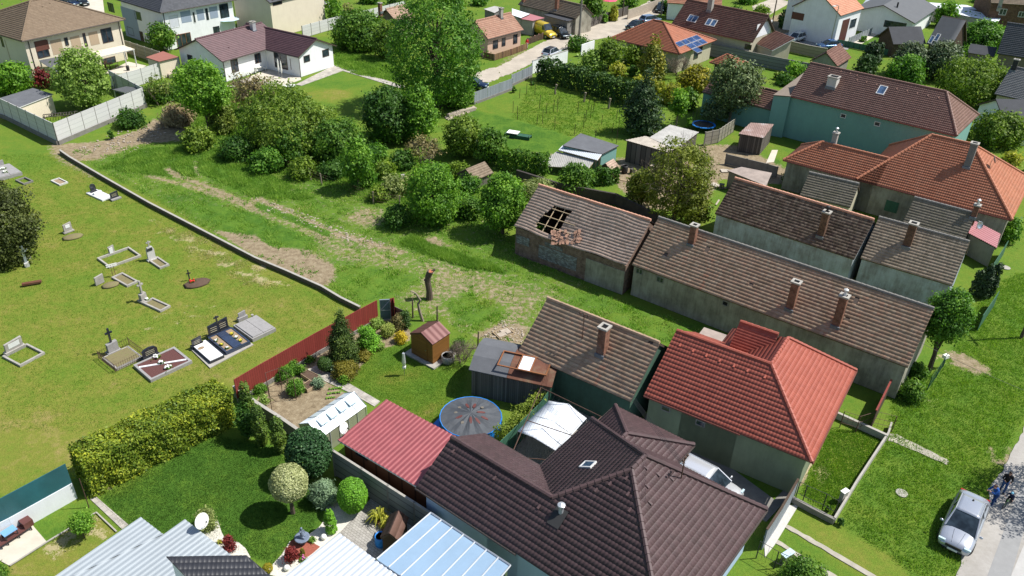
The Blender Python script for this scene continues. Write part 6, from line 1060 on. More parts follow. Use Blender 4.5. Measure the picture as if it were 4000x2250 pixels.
mound('bare earth grave mound in front of the headstone with white plaque',(12,730,935),.9,.6,.2,'gravefill'); mound('dark green planted mound with red flowers and a small black cross',(12,1980,1400),1.1,.75,.18,'soil'); mound('low overgrown mound with dried grass left of the kerbed grave',(12,1110,1420),.7,.5,.2,'gravefill')
b_=G((12,1908,1372)); e=thing('grave_cross','small black iron cross at the head of the flower mound','cross',(b_.x,b_.y,0),GAz); stone(e,None,(0,0,0),.38,1.,.05,'iron',0,kind='cross',nm='cross')
posy('red flowers on the dark green grave mound',(12,1935,1385),.25,.15,'flower_red')
e,L,a,b,Mi=grave('white marble grave with a black angel figure and grey ornaments',[(12,868,502),(12,1030,575),(12,1122,530)],None,'marble',.12,.1); MB().box(.08,a+.08,-.02,L-.08,b-.08,.14).build('slab',MT['marble'],e); stone(e,Mi,(12,945,490),.55,.95,.14,'granite_black',math.pi/2,.15,'round'); stone(e,Mi,(12,985,510),.8,.35,.3,'marble',math.pi/2,.1)
b_=G((12,1155,550)); e=thing('headstone','small black headstone on a grey base right of the white marble grave','headstone',(b_.x,b_.y,0),GAz+.3); stone(e,None,(0,0,0),.8,.75,.1,'granite_black',0,.1,lab=1); MB().box(-.5,-.4,0,.5,-.12,.14).build('base_slab',MT['granite_grey'],e)
grave('small empty kerb of pale stone, upper left of the cemetery',[(12,510,375),(12,600,420),(12,685,390)],'drysoil','stone_w',.12,.12,fh=.02); grave('mossy dark kerbed grave beside the grey slabs, upper left',[(12,155,372),(12,240,412),(12,330,375)],None,'concrete_dark',.14,.12)
e,L,a,b,Mi=grave('grey double tomb with flowers on top at the left edge',[(12,-120,280),(12,5,370),(12,215,300)],None,'granite_grey',.3,.15); MB().box(.1,a+.1,0,L-.1,(a+b)/2-.02,.36).build('slab',MT['granite_grey'],e); MB().box(.1,(a+b)/2+.02,0,L-.1,b-.1,.36).build('slab',MT['granite_grey'],e); stone(e,Mi,(12,5,250),.9,.9,.12,'granite_grey',math.pi/2,.3)
for q in ((12,40,250),(12,50,285),(12,5,258)): posy('white bouquet on the grey double tomb at the left edge',q,.18,.36,group='bouquets on the left tomb')
b_=G((12,275,1228)); e=thing('crucifix','silver painted metal crucifix on a small white pedestal','crucifix',(b_.x,b_.y,0),GAz); MB().box(-.18,-.18,-.05,.18,.18,.35).build('pedestal',MT['stone_w'],e); stone(e,None,(0,0,0),.75,1.6,.06,'silverpaint',0,z=.35,kind='cross',nm='cross')
e,L,a,b,Mi=grave('sunken stone kerb under the big dark tree at the left edge',[(12,100,1140),(12,200,1190),(12,330,1150)],'gravefill',fh=.02)
b_=G((12,325,1415)); e=thing('planter','rusty metal trough lying on a grassy mound','planter',(b_.x,b_.y,.1),.45); MB().box(-.7,-.15,0,.7,.15,.16).build('trough',MT['rust'],e)
# ================================================================= vehicles
def car(label,front,rear,col,L=4.5,Wd=1.8,Hh=1.45,hf=.3,hr=.3,van=False,name='parked_car',hatch=False,blackroof=False,cat='car',detail=False,hood=None):
    A,B=G(front,hf),(G(rear,hr) if not isinstance(rear,Vector) else None); A.z=0
    if B is None: d=rear.normalized(); c=A-d*L/2
    else: B.z=0; d=(A-B).normalized(); c=(A+B)/2
    e=thing(name,label,cat,(c.x,c.y,0),math.atan2(d.y,d.x)); paint=mat('paint_%s'%col[0],col[1],.22,.03,.5,0,.55,.6); 
    if van: st=[(-.5,.3,.6,.86),(-.49,.3,2.2,.93),(-.3,.28,2.35,.95),(.12,.28,2.35,.95),(.25,.28,1.25,.94),(.42,.28,1.05,.92),(.49,.3,.8,.84),(.5,.35,.6,.75)]
    else: st=[(-.5,.4,.62,.72),(-.488,.27,.86,.84),(-.46,.24,.98,.9),(-.38,.22,1.,.95),(-.2,.22,.97,.98),(.0,.2,.94,1.),(.2,.2,.93,.99),(.26,.2,.92,.98),(.36,.22,.87,.96),(.44,.24,.8,.91),(.483,.26,.7,.84),(.5,.32,.6,.72)]
    def loft(st,k,n=14,p=3.2,close=True):
        V=[];F=[]
        for (x,z0,z1,w) in st:
            for j in range(n):
                t=2*math.pi*j/n; cs,sn=math.cos(t),math.sin(t); V.append((x*L,math.copysign(abs(cs)**(2/p),cs)*w*Wd/2,(z0+z1)/2+math.copysign(abs(sn)**(2/p),sn)*(z1-z0)/2))
        for i in range(len(st)-1):
            for j in range(n): q=(j+1)%n; F.append((i*n+j,i*n+q,(i+1)*n+q,(i+1)*n+j))
        F.append(tuple(reversed(range(n)))); F.append(tuple((len(st)-1)*n+j for j in range(n))); return V,F
    s=Hh/1.45; m=MB(); m.v,m.f=loft(st,0,20); body=m.build('body',paint,e,True)
    if not van:
        zb=.88; x0,x1,x2,x3=(-.47,-.36,.08,.29) if hatch else (-.40,-.24,.06,.27)
        def q(a,b,z0,z1,w0,w1,nm,mt,inset=0): pass
        def P(x,w,z): return Vector((x*L,w*Wd/2,z))
        wb,wt=.9,.68; H=Hh
        # glasshouse: windows as one dark solid per face, roof on top
        R=[P(x1,wt,H),P(x1,-wt,H),P(x2,-wt,H),P(x2,wt,H)]; Bm=[P(x0,wb*.93,zb),P(x0,-wb*.93,zb),P(x3,-wb*.95,zb),P(x3,wb*.95,zb)]
        g=MB(); g.face([Bm[2],Bm[3],R[3],R[2]]); g.build('windscreen',MT['glass'],e); g=MB(); g.face([Bm[0],Bm[1],R[1],R[0]]); g.build('rear_window',MT['glass'],e)
        for sg,(i,j) in ((1,(3,0)),(-1,(1,2))): g=MB(); g.face([Bm[i],Bm[j],R[j],R[i]]); g.build('side_window',MT['glass'],e)
        rp=MT['iron'] if blackroof else paint; V=[];F=[]; nx,ny=7,7
        for a in range(nx):
            for b in range(ny):
                t=a/(nx-1);y=b/(ny-1)*2-1; x=(x1-.012)+(x2-x1+.024)*t; V.append((x*L,y*wt*Wd/2*1.02,H+.045*(1-y*y)*math.sin(math.pi*(.12+.76*t))-.005))
        for a in range(nx-1):
            for b in range(ny-1): k=a*ny+b; F.append((k,k+ny,k+ny+1,k+1))
        m=MB(); m.v,m.f=V,F; o=m.build('roof',rp,e,True); md=o.modifiers.new('s','SOLIDIFY'); md.thickness=.03
        m=MB()
        for sg in (1,-1):
            m.tube([P(x3,sg*wb*.95,zb),P(x2,sg*wt,H)],[.05,.035],5); m.tube([P(x0,sg*wb*.93,zb),P(x1,sg*wt,H)],[.09,.05],5); m.tube([P((x2+x1)/2-.02,sg*wt*1.01,H),P((x2+x1)/2-.03,sg*wb*.98,zb)],.03,4); m.tube([P(x1,sg*wt,H),P(x2,sg*wt,H)],.035,5)
        m.build('pillars',paint,e)
        for sg in (1,-1): MB().ball((x3*L-.12,sg*(Wd/2+.09),zb+.1),.11,8,6,.75,.6,1.).build('mirror',paint,e,True)
    else:
        for sg in (1,-1): g=MB(); g.hexa([Vector((.12*L,sg*.478*Wd,1.35)),Vector((.22*L,sg*.47*Wd,1.35)),Vector((.16*L,sg*.46*Wd,2.05)),Vector((.12*L,sg*.462*Wd,2.05))],[Vector((.12*L,sg*.49*Wd,1.35)),Vector((.22*L,sg*.485*Wd,1.35)),Vector((.16*L,sg*.475*Wd,2.05)),Vector((.12*L,sg*.478*Wd,2.05))]); g.build('side_window',MT['glass'],e)
        g=MB(); g.face([Vector((.255*L,-.82,1.3)),Vector((.255*L,.82,1.3)),Vector((.142*L,.72,2.22)),Vector((.142*L,-.72,2.22))]); g.build('windscreen',MT['glass'],e)
    for x in (-.3,.31):
        for sg in (1,-1):
            M=Matrix.Translation((x*L,sg*(Wd/2-.1),.32))@Matrix.Rotation(math.pi/2,4,'X'); m=MB(); m.lathe([(.2,-.1),(.31,-.1),(.33,-.06),(.33,.06),(.31,.1),(.2,.1)],(0,0,0),16); m.v=[tuple(M@Vector(v)) for v in m.v]; w_=m.build('wheel',MT['iron'],e,True); r=MB(); r.lathe([(.2,-.105),(.05,-.09),(.05,.09),(.2,.105)],(0,0,0),10); r.v=[tuple(M@Vector(v)) for v in r.v]; r.build('rim',MT['steel'],w_)
    zf=.62
    for sg in (1,-1):
        MB().box(.462*L,sg*.7*Wd/2-.17,zf,.488*L,sg*.7*Wd/2+.17,zf+.13).build('headlight',MT['glasspale'],e); MB().box(-.494*L,sg*.68*Wd/2-.16,.7,-.478*L,sg*.68*Wd/2+.16,.84).build('tail_light',MT['redlight'],e)
    MB().box(.478*L,-.42,.45,.503*L,.42,.64).build('grille',MT['iron'],e); MB().box(.5*L,-.26,.34,.512*L,.26,.45).build('number_plate',MT['flower_white'],e); MB().box(-.512*L,-.26,.5,-.499*L,.26,.61).build('number_plate',MT['flower_white'],e)
    if detail:
        m=MB(); [m.box(.49*L,-.52,.27+z,.506*L,.52,.29+z) for z in (0,.05)]; m.build('bumper_grille',MT['iron'],e)
        m=MB(); 
        for y in (-.28,.28): m.tube([(.28*L,y,.925),(.4*L,y*.8,.855),(.47*L,y*.6,.75)],.014,4)
        m.build('bonnet_crease',paint,e); MB().ball((x1*L+.25,0,Hh+.05),.06,6,5,1.2).build('antenna',MT['iron'],e)
    return e
car('silver saloon car parked half on the verge beside the asphalt road',(44,1848,1190),(44,2085,635),('silver',(.46,.49,.54)),4.85,1.88,1.47,.3,.75,detail=True)
dA=BR.M.to_3x3()@Vector((0,-1,0)); car('white car parked on the drive between the dark brown and the red house',(34,2285,690),dA,('white',(.75,.76,.78)),4.4,1.78,1.5,.5,hatch=True)
car('yellow delivery van parked by the pink cottage',(31,420,385),(31,215,270),('yellow',(.72,.52,.06)),5.2,1.95,2.3,van=True,cat='van',name='delivery_van',hf=.2,hr=1.)
car('black estate car parked beside the yellow van',(31,545,370),(31,420,295),('black',(.02,.025,.03)),4.6,1.85,1.65,hatch=True,hf=.4,hr=.8)
car('white small car with black roof behind the white wall',(31,465,500),(31,330,560),('white',(.75,.76,.78)),4.,1.75,1.5,hatch=True,blackroof=True,hf=.6,hr=.6)
car('dark blue car behind the plank fence under the poplar',(21,2260,860),(21,2110,830),('navy',(.02,.04,.09)),4.2,1.75,1.45,hf=.5,hr=.7)
car('light blue-grey car parked farther up the village road',(31,1455,195),(31,1320,215),('bluegrey',(.22,.3,.42)),4.4,1.75,1.5,hatch=True,hf=.5,hr=.5)
car('dark covered car next to the orange-roofed house on the village road',(31,1180,275),(31,1300,245),('black',(.02,.025,.03)),4.2,1.75,1.4,hf=.5,hr=.5)
car('black car parked at the top end of the village road',(31,1490,105),(31,1500,60),('black',(.02,.025,.03)),4.2,1.75,1.5,hatch=True,hf=.3,hr=.9)
car('white hatchback parked above the cream boundary wall',(41,235,400),(41,340,355),('white',(.75,.76,.78)),4.,1.7,1.5,hatch=True,hf=.5,hr=.8)
car('blue car parked under the tall lamp post above the cream wall',(41,545,465),(41,690,450),('blue',(.06,.13,.28)),4.3,1.75,1.45,hf=.5,hr=.7)
car('dark blue car in the yard behind the cream house, top left',(11,760,40),(11,640,0),('navy',(.02,.04,.09)),4.3,1.8,1.5,hf=.5,hr=.8); car('black car in the yard at the top edge right of the dark blue one',(11,840,30),(11,790,-20),('black',(.02,.025,.03)),4.3,1.8,1.5,hatch=True,hf=.5,hr=.9)
# ================================================================= people
def skin(name,verts,edges,rad,mt,parent,root=0,sub=1):
    me=bpy.data.meshes.new(name); me.from_pydata(verts,edges,[]); me.materials.append(MT[mt]); o=bpy.data.objects.new(name,me); COL.objects.link(o); o.parent=parent
    md=o.modifiers.new('skin','SKIN'); md.use_smooth_shade=True
    if not me.skin_vertices: me.skin_vertices.new()if hasattr(me.skin_vertices,'new') else None
    return o
def limb_mesh(chains):
    """one continuous surface: tapered rounded chains fused by a voxel remesh"""
    m=MB()
    for pts,rad in chains:
        m.tube(pts,rad,10); [m.ball(p,r,10,7) for p,r in zip(pts,rad)]
    return m
def fused(name,chains,mt,parent,vox=.018):
    o=limb_mesh(chains).build(name,MT[mt],parent,True); md=o.modifiers.new('fuse','REMESH'); md.mode='VOXEL'; md.voxel_size=vox; md.use_smooth_shade=True; return o
def person(label,feet,h,face,pose,shirt,trous,hairm,z=0,loc=None,helmet=None,shoes='iron',long_hair=False):
    b=loc or G(feet); e=thing('person',label,'person',(b.x,b.y,z),face); k=h/1.75
    V=lambda *p:Vector(p)*k
    J=dict(pel=V(0,0,.93),ch=V(.03,0,1.3),nk=V(.05,0,1.47),hd=V(.07,0,1.63)); 
    for s,n in ((1,'l'),(-1,'r')):
        J['hip'+n]=V(0,.09*s,.9); J['kn'+n]=V(.04,.1*s,.49); J['an'+n]=V(-.02,.1*s,.08); J['to'+n]=V(.13,.11*s,.04)
        J['sh'+n]=V(.03,.19*s,1.42); J['el'+n]=V(.0,.26*s,1.14); J['wr'+n]=V(.12,.25*s,.92)
    for q,p in pose.items(): J[q]=V(*p)
    R=lambda *r:[x*k for x in r]
    hd=J['hd']; ch=[([J['pel'],J['ch'],J['nk'],hd],R(.12,.14,.055,.07)),([hd,hd+V(.02,0,.05)],R(.09,.088))]
    for n in 'lr':
        s=1 if n=='l' else -1
        ch.append(([J['hip'+n],J['kn'+n],J['an'+n],J['to'+n]],R(.08,.055,.042,.035))); ch.append(([J['nk'].lerp(J['sh'+n],.4),J['sh'+n],J['el'+n],J['wr'+n]],R(.06,.055,.04,.028)))
        w=J['wr'+n]; d=(w-J['el'+n]).normalized(); sd=Vector((0,-s,0)); ch.append(([w,w+d*.09*k],R(.028,.036)))
        for f in range(4): p=w+d*.09*k+Vector((-.012+f*.0,0,0))+d.cross(sd).normalized()*(f-1.5)*.02*k; ch.append(([p,p+d*(.04+.006*(f in(1,2)))*k+sd*.012*k,p+d*.07*k+sd*.035*k],R(.0105,.0095,.008)))
        p=w+d*.035*k; t=d.cross(sd).normalized(); ch.append(([p,p+t*.05*k+d*.02*k,p+t*.055*k+d*.05*k],R(.012,.011,.009)))
    ch.append(([hd+V(.08,0,.01),hd+V(.108,0,-.005)],R(.014,.013)))
    for s in (1,-1): ch.append(([hd+V(.0,.085*s,.01),hd+V(.0,.095*s,.03)],R(.016,.014)))
    body=fused('body',ch,'skin',e,.012)
    sh=[([J['pel'],J['ch'],J['nk']-V(0,0,.05)],R(.14,.165,.08))]+[([J['nk'].lerp(J['sh'+n],.45),J['sh'+n],J['el'+n],J['wr'+n].lerp(J['el'+n],.12)],R(.08,.073,.055,.045)) for n in 'lr']; fused('jacket',sh,shirt,e,.016)
    tr=[([J['pel'],J['pel']-V(0,0,.06)],R(.142,.13))]+[([J['hip'+n],J['kn'+n],J['an'+n]],R(.1,.072,.06)) for n in 'lr']; fused('trousers',tr,trous,e,.016)
    for n in 'lr': fused('shoe',[([J['an'+n]-V(0,0,.02),J['to'+n]],R(.055,.045))],shoes,e,.014)
    hr=[([hd+V(-.02,0,.06),hd+V(.03,0,.095)],R(.098,.08))]
    if long_hair: hr.append(([hd+V(-.05,0,.02),hd+V(-.08,0,-.14)],R(.08,.05)))
    if helmet: MB().ball(hd+V(.01,0,.06),.125*k,12,8,.85,1.15,1.).build('helmet',MT[helmet],e,True)
    else: fused('hair',hr,hairm,e,.014)
    for s in (1,-1): MB().ball(hd+V(.085,.03*s,.03),.011*k,6,5).build('eye',MT['iron'],e)
    MB().box(*(hd+V(.082,-.025,-.045)),*(hd+V(.09,.025,-.037))).build('mouth',MT['lips'],e)
    return e
pw=G((44,2250,735)); person('man in a blue hoodie and blue trousers leaning forward beside the silver car',(44,2250,735),1.78,math.radians(190),{'ch':(.16,0,1.26),'nk':(.26,0,1.38),'hd':(.33,0,1.5),'shl':(.22,.2,1.36),'shr':(.22,-.2,1.36),'ell':(.42,.24,1.2),'wrl':(.6,.14,1.28),'elr':(.3,-.28,1.1),'wrr':(.5,-.2,1.1),'anl':(.12,.1,.08),'tol':(.26,.1,.04),'knl':(.16,.1,.5),'anr':(-.3,-.12,.1),'tor':(-.16,-.12,.04),'knr':(-.1,-.1,.5)},'cloth_blue','cloth_blue2','hair_brown',shoes='flower_white')
person('person in a black hooded jacket walking on the asphalt behind the man in blue',(44,2350,600),1.66,math.radians(-120),{'ell':(.1,.27,1.16),'wrl':(.3,.18,1.12),'elr':(.1,-.27,1.16),'wrr':(.3,-.16,1.15),'knl':(.14,.1,.5),'anl':(.1,.1,.08),'tol':(.24,.1,.04),'anr':(-.2,-.1,.1),'tor':(-.07,-.1,.04)},'cloth_black','cloth_jeans','hair_dark',long_hair=True)
bk=G((44,2400,740)); bh=math.radians(215); e=thing('bicycle','small green child bicycle ridden on the asphalt beside the adults','bicycle',(bk.x,bk.y,0),bh)
for x in (-.4,.4):
    w_=MB(); w_.tube([(x+.235*math.cos(t*math.pi/10),0,.25+.235*math.sin(t*math.pi/10)) for t in range(21)],.022,6,False); w=w_.build('wheel',MT['iron'],e,True); m=MB(); [m.tube([(x,0,.25),(x+.22*math.cos(t*math.pi/6),0,.25+.22*math.sin(t*math.pi/6))],.004,3) for t in range(12)]; m.build('spokes',MT['steel'],w)
m=MB(); [m.tube(p,.018,6) for p in ([(-.4,0,.25),(-.08,0,.25),(-.15,0,.5),(-.4,0,.25)],[(-.08,0,.25),(.28,0,.52),(-.15,0,.48)],[(.4,0,.25),(.3,0,.5),(.27,0,.66)])]; m.build('frame',MT['bikegreen'],e,True)
m=MB(); m.tube([(.22,-.25,.72),(.28,-.1,.68),(.28,.1,.68),(.22,.25,.72)],.014,6); m.build('handlebar',MT['iron'],e); MB().ball((-.17,0,.56),.09,8,6,.4,1.2,.8).build('saddle',MT['iron'],e); m=MB(); m.tube([(-.08,-.12,.14),(-.08,0,.25),(-.08,.12,.36)],.012,4); m.box(-.13,-.17,.13,-.03,-.1,.15); m.box(-.13,.1,.35,-.03,.17,.37); m.build('pedals',MT['iron'],e)
kk=1.75/1.2
person('child in a dark blue jacket with a pale blue helmet riding the green bicycle',None,1.2,bh,{q:tuple(x*kk*1.0 for x in p) for q,p in {'pel':(-.17,0,.63),'ch':(-.06,0,.84),'nk':(-.0,0,.93),'hd':(.05,0,1.03),'hipl':(-.16,.07,.62),'hipr':(-.16,-.07,.62),'knl':(.1,.1,.55),'knr':(.06,-.1,.42),'anl':(-.06,.12,.42),'anr':(-.08,-.13,.2),'tol':(.02,.12,.39),'tor':(.0,-.13,.17),'shl':(-.02,.13,.9),'shr':(-.02,-.13,.9),'ell':(.1,.2,.8),'elr':(.1,-.2,.8),'wrl':(.2,.22,.74),'wrr':(.2,-.22,.74)}.items()},'cloth_navy','cloth_black','hair_dark',loc=bk,helmet='helmet_blue')
person('person in a red top and white trousers standing by the pink cottage fence',(31,148,490),1.7,math.radians(-60),{},'cloth_red','cloth_white','hair_dark')
# ================================================================= garden things
c=G((24,1290,-150),1.15) if 0 else G((23,2160,1290),1.1); e=thing('swimming_pool','round blue-sided pool under a radial grey cover with dark red oval patches','pool',(c.x,c.y,0))
R=1.95; N=12; m=MB(); m.lathe([(R*1.0,0),(R*1.0,1.05),(R*.97,1.05),(R*.96,0.02)],(0,0,0),N*2); m.build('pool_wall',MT['poolblue'],e); V=[];F=[]
M_l=[(0,1.42),(.25,1.36),(.5,1.26),(.75,1.15),(1.0,1.07)]; n=N*4
for i,(r,z) in enumerate(M_l):
    for j in range(n): t=2*math.pi*j/n; sgn=math.cos(N*t); V.append((R*1.03*r*math.cos(t),R*1.03*r*math.sin(t),z+(.05*sgn*math.sin(math.pi*r)))) 
for i in range(len(M_l)-1):
    for j in range(n): q=(j+1)%n; F.append((i*n+j,i*n+q,(i+1)*n+q,(i+1)*n+j))
m=MB(); m.v,m.f=V,F; o=m.build('cover',MT['poolcover'],e)
m=MB(); [m.tube([(R*1.02*math.cos(t*math.pi/6+.0),R*1.02*math.sin(t*math.pi/6),0),(R*1.02*math.cos(t*math.pi/6),R*1.02*math.sin(t*math.pi/6),1.06)],.03,5) for t in range(N)]; m.tube([(R*1.02*math.cos(t*math.pi/12),R*1.02*math.sin(t*math.pi/12),1.07) for t in range(25)],.035,5); m.build('frame',MT['poolblue'],e)
RR=random.Random(3)
for j in range(11):
    t=2*math.pi*j/11+.2; r=R*RR.choice((.34,.42,.5)); l=RR.choice((.12,.26,.3)); z=1.42-(r/R)*.33+.06; M=Matrix.Translation((r*math.cos(t),r*math.sin(t),z))@Matrix.Rotation(t,4,'Z')@Matrix.Rotation(.2,4,'Y'); m=MB(); m.lathe([(1,-.05),(.95,.0),(.01,.004)],(0,0,0),12); m.v=[tuple(M@Vector((x*l,y*.1,zz))) for x,y,zz in m.v]; m.build('patch',MT['poolred' if l>.2 else 'poolsand'],e)
sheet('ground_tarp',[(23,1780,1370),(23,1900,1250),(23,2440,1280),(23,2480,1400),(24,2330,90),(24,1950,20)],'poolblue',.03,'',"bright blue ground sheet spread under the round pool",'ground sheet')
# white awning
Ls=[(33,370,1133),(33,565,1165),(33,750,1310)]
A0,A1,A2=G((33,372,1135),1.9),G((33,568,1165),2.5),G((33,750,1312),1.9); B0,B1,B2=G((33,55,1440),1.9),G((34,215,55),2.5),G((34,452,198),1.9); e=thing('awning','white fabric gable awning on a pipe frame in the courtyard','awning',((A1.x+B1.x)/2,(A1.y+B1.y)/2,0)); o=e.location.copy()
V=[];F=[]; nx=14
for i in range(nx+1):
    t=i/nx
    for k,(p,q,s) in enumerate(((A0,B0,0),(None,None,.5),(A1,B1,0),(None,None,.5),(A2,B2,0))):
        if p is None: a=(A0.lerp(B0,t)+A1.lerp(B1,t))/2 if k==1 else (A1.lerp(B1,t)+A2.lerp(B2,t))/2; a=a-Vector((0,0,.03))
        else: a=p.lerp(q,t)+Vector((0,0,.008*math.cos(t*9*math.pi)*(k!=2)))
        V.append(a-o)
for i in range(nx):
    for k in range(4): F.append((i*5+k,i*5+k+1,(i+1)*5+k+1,(i+1)*5+k))
m=MB(); m.v=[tuple(v) for v in V]; m.f=F; x=m.build('canopy',MT['tarp'],e,True); md=x.modifiers.new('s','SOLIDIFY'); md.thickness=.015
m=MB()
for t in (0,.5,1): a,b,c_=A0.lerp(B0,t)-o,A1.lerp(B1,t)-o,A2.lerp(B2,t)-o; m.tube([a,b,c_],.02,5); [m.tube([p,Vector((p.x,p.y,0))],.025,5) for p in (a,c_)]
m.tube([A1-o,B1-o],.02,5); m.build('frame',MT['steel'],e)
e=thing('clothesline_frame','rusty pipe frame with wires spanning over the courtyard awning','pipe frame',o); m=MB(); P=[G(q,2.7)-o for q in ((33,290,1000),(33,900,1295),(34,430,285),(24,2560,250))]; 
for i in range(4): m.tube([P[i],P[(i+1)%4]],.03,5); m.tube([P[i],Vector((P[i].x,P[i].y,0))],.035,5)
m.tube([P[0].lerp(P[3],.5),P[1].lerp(P[2],.5)],.03,5); m.build('pipes',MT['iron_rust'],e); w=MB()
for i in range(1,12): w.tube([P[0].lerp(P[1],i/12),P[3].lerp(P[2],i/12)],.006,3)
w.build('wires',MT['iron'],e)
def dish(label,p,z,r,face,h=.5,mt='flower_white',tilt=.9,g=None):
    b=G(p,z); e=thing('satellite_dish',label,'satellite dish',(b.x,b.y,b.z-h),face,g); m=MB(); m.tube([(0,0,0),(0,0,h)],.025,6); m.build('mast',MT['steel'],e); M=Matrix.Translation((.12,0,h))@Matrix.Rotation(tilt,4,'Y'); m=MB(); m.lathe([(.01,0),(r*.5,.03),(r*.8,.07),(r,.12),(r,.135),(r*.8,.09),(r*.5,.045),(.01,.015)],(0,0,0),20); m.v=[tuple(M@Vector(v)) for v in m.v]; m.build('reflector',MT[mt],e,True); m=MB(); m.tube([M@Vector((r*.9,0,.08)),M@Vector((0,0,r*1.1))],.015,4); m.ball(M@Vector((0,0,r*1.1)),.05,6,5); m.build('arm',MT['iron'],e)
dish('large white satellite dish at the edge of the pale blue corrugated roof',(14,1995,885),3.4,.42,math.radians(-25),.7,tilt=1.25); dish('white satellite dish beside the greenhouse above the red garage roof',(23,850,1400),3.1,.36,math.radians(-25),.5,tilt=1.25); dish('grey satellite dish on the pink sheet porch roof',(42,2110,810),3.2,.36,math.radians(-70),.5,'steel',tilt=1.2); dish('reddish satellite dish on the hip of the large orange roof',(42,2255,160),6.6,.36,math.radians(-20),.7,'terrazzo',tilt=1.2); dish('dark satellite dish at the hipped end of the sea-green house',(41,1925,1110),5.6,.36,math.radians(-60),.6,'iron',tilt=1.2)
# folded rotary dryer
b=G((23,1493,875)); e=thing('rotary_dryer','folded rotary clothes dryer standing on the lawn in front of the tool shed','clothes dryer',b); MB().tube([(0,0,-.05),(0,0,1.9)],.025,6).build('pole',MT['steel'],e); m=MB(); [m.tube([(.02*math.cos(t),.02*math.sin(t),.75),(.09*math.cos(t),.09*math.sin(t),1.2),(.05*math.cos(t),.05*math.sin(t),1.95)],.012,4) for t in (0,1.57,3.14,4.7)]; m.lathe([(.1,.8),(.14,1.1),(.09,1.9)],(0,0,0),8); m.build('folded_arms',MT['alu'],e); MB().box(-.1,-.12,.62,.12,.1,.78).build('hub',MT['flower_white'],e)
# rain barrel, planters, scattered garden objects
def barrel(name,label,p,r,h,mt,lid=None,cat='barrel'):
    b=G(p); e=thing(name,label,cat,b); MB().lathe([(r*.9,0),(r,h*.3),(r,h*.7),(r*.92,h),(r*.85,h),(r*.83,h*.9)],(0,0,0),14).build('body',MT[mt],e,True); MB().lathe([(r*.86,h*.88),(r*.8,h*.9),(.01,h*.9)],(0,0,0),14).build('lid' if lid else 'contents',MT[lid or 'soil'],e)
barrel('rain_butt','grey tub covered with clear sheeting right of the tool shed',(23,1930,740),.5,.6,'granite_grey','glasspale','tub'); barrel('barrel','round barrel with pale green lid in the dark yard behind the ivy',(32,1130,290),.35,.9,'iron','lid_green'); barrel('barrel','blue water barrel under the wood store on the terrace',(24,1260,1130),.35,.7,'poolblue','iron'); barrel('flower_pot','tall dark pot on the terrace of the cream house',(11,1290,710),.22,.7,'iron',None,'flower pot'); barrel('bucket','small red bucket beside the kennel-like shed',(32,1040,300),.15,.3,'flower_red',None,'bucket'); barrel('bucket','dark bucket on the courtyard wall by the cable mast cottage',(33,930,1265),.22,.4,'iron',None,'bucket')
def boxy(name,label,cat,p,rot,parts,z=0,group=None):
    b=G(p,z); e=thing(name,label,cat,(b.x,b.y,z),rot,group)
    for nm,mt,bs in parts:
        m=MB(); [m.box(*q) for q in bs]; m.build(nm,MT[mt],e)
    return e
def legs(x,y,h,t=.05): return [(a-t/2,b-t/2,0,a+t/2,b+t/2,h) for a in (-x,x) for b in (-y,y)]
for i,(p,l) in enumerate((((11,1110,690),'round garden table with two dark chairs on the cream house terrace'),((31,2300,800) if 0 else (21,30,720),'white garden chairs and table on the bungalow terrace'))):
    b=G(p); e=thing('garden_table','dark round garden table on the cream house terrace' if i==0 else 'white garden table on the bungalow terrace','table',b); MB().lathe([(.5,.7),(.5,.74),(.01,.745)],(0,0,0),14).build('tabletop',MT['wood_dark' if i==0 else 'flower_white'],e); MB().tube([(0,0,0),(0,0,.7)],.05,6).build('leg',MT['iron'],e)
    for k in range(3):
        a=k*2.1+.4; boxy('garden_chair',('dark' if i==0 else 'white')+' garden chair at the '+('cream house' if i==0 else 'bungalow')+' terrace table','chair',p,a,[('seat','wframe' if i==0 else 'flower_white',[(.7,-.22,.42,1.14,.22,.46)]),('backrest','wframe' if i==0 else 'flower_white',[(1.1,-.22,.46,1.14,.22,.9)]),('legs','iron',[(.72,-.2,0,.75,-.17,.42),(.72,.17,0,.75,.2,.42),(1.09,-.2,0,1.12,-.17,.42),(1.09,.17,0,1.12,.2,.42)])],group='chairs on the '+('cream house' if i==0 else 'bungalow')+' terrace')
def umbrella(label,p,h,r,mt,folded=False,cat='parasol'):
    b=G(p); e=thing('parasol',label,cat,b); MB().tube([(0,0,0),(0,0,h)],.03,6).build('pole',MT['steel'],e)
    if folded: MB().lathe([(.05,h*.3),(.12,h*.45),(.1,h*.8),(.02,h)],(0,0,0),8).build('canopy',MT[mt],e)
    else: MB().lathe([(r,h-.5),(r*.98,h-.46),(r*.5,h-.2),(.02,h)],(0,0,0),8).build('canopy',MT[mt],e)
umbrella('bright pink open parasol by the village road',(31,960,120),2.7,1.7,'parasol_pink'); umbrella('grey canopy parasol between the two top left houses',(11,2310,360),3.2,2.,'glasspale'); umbrella('left of the two folded white parasols in front of the bungalow door',(21,235,770),2.6,1,'flower_white',True); umbrella('right of the two folded white parasols in front of the bungalow door',(21,265,790),2.6,1,'flower_white',True)
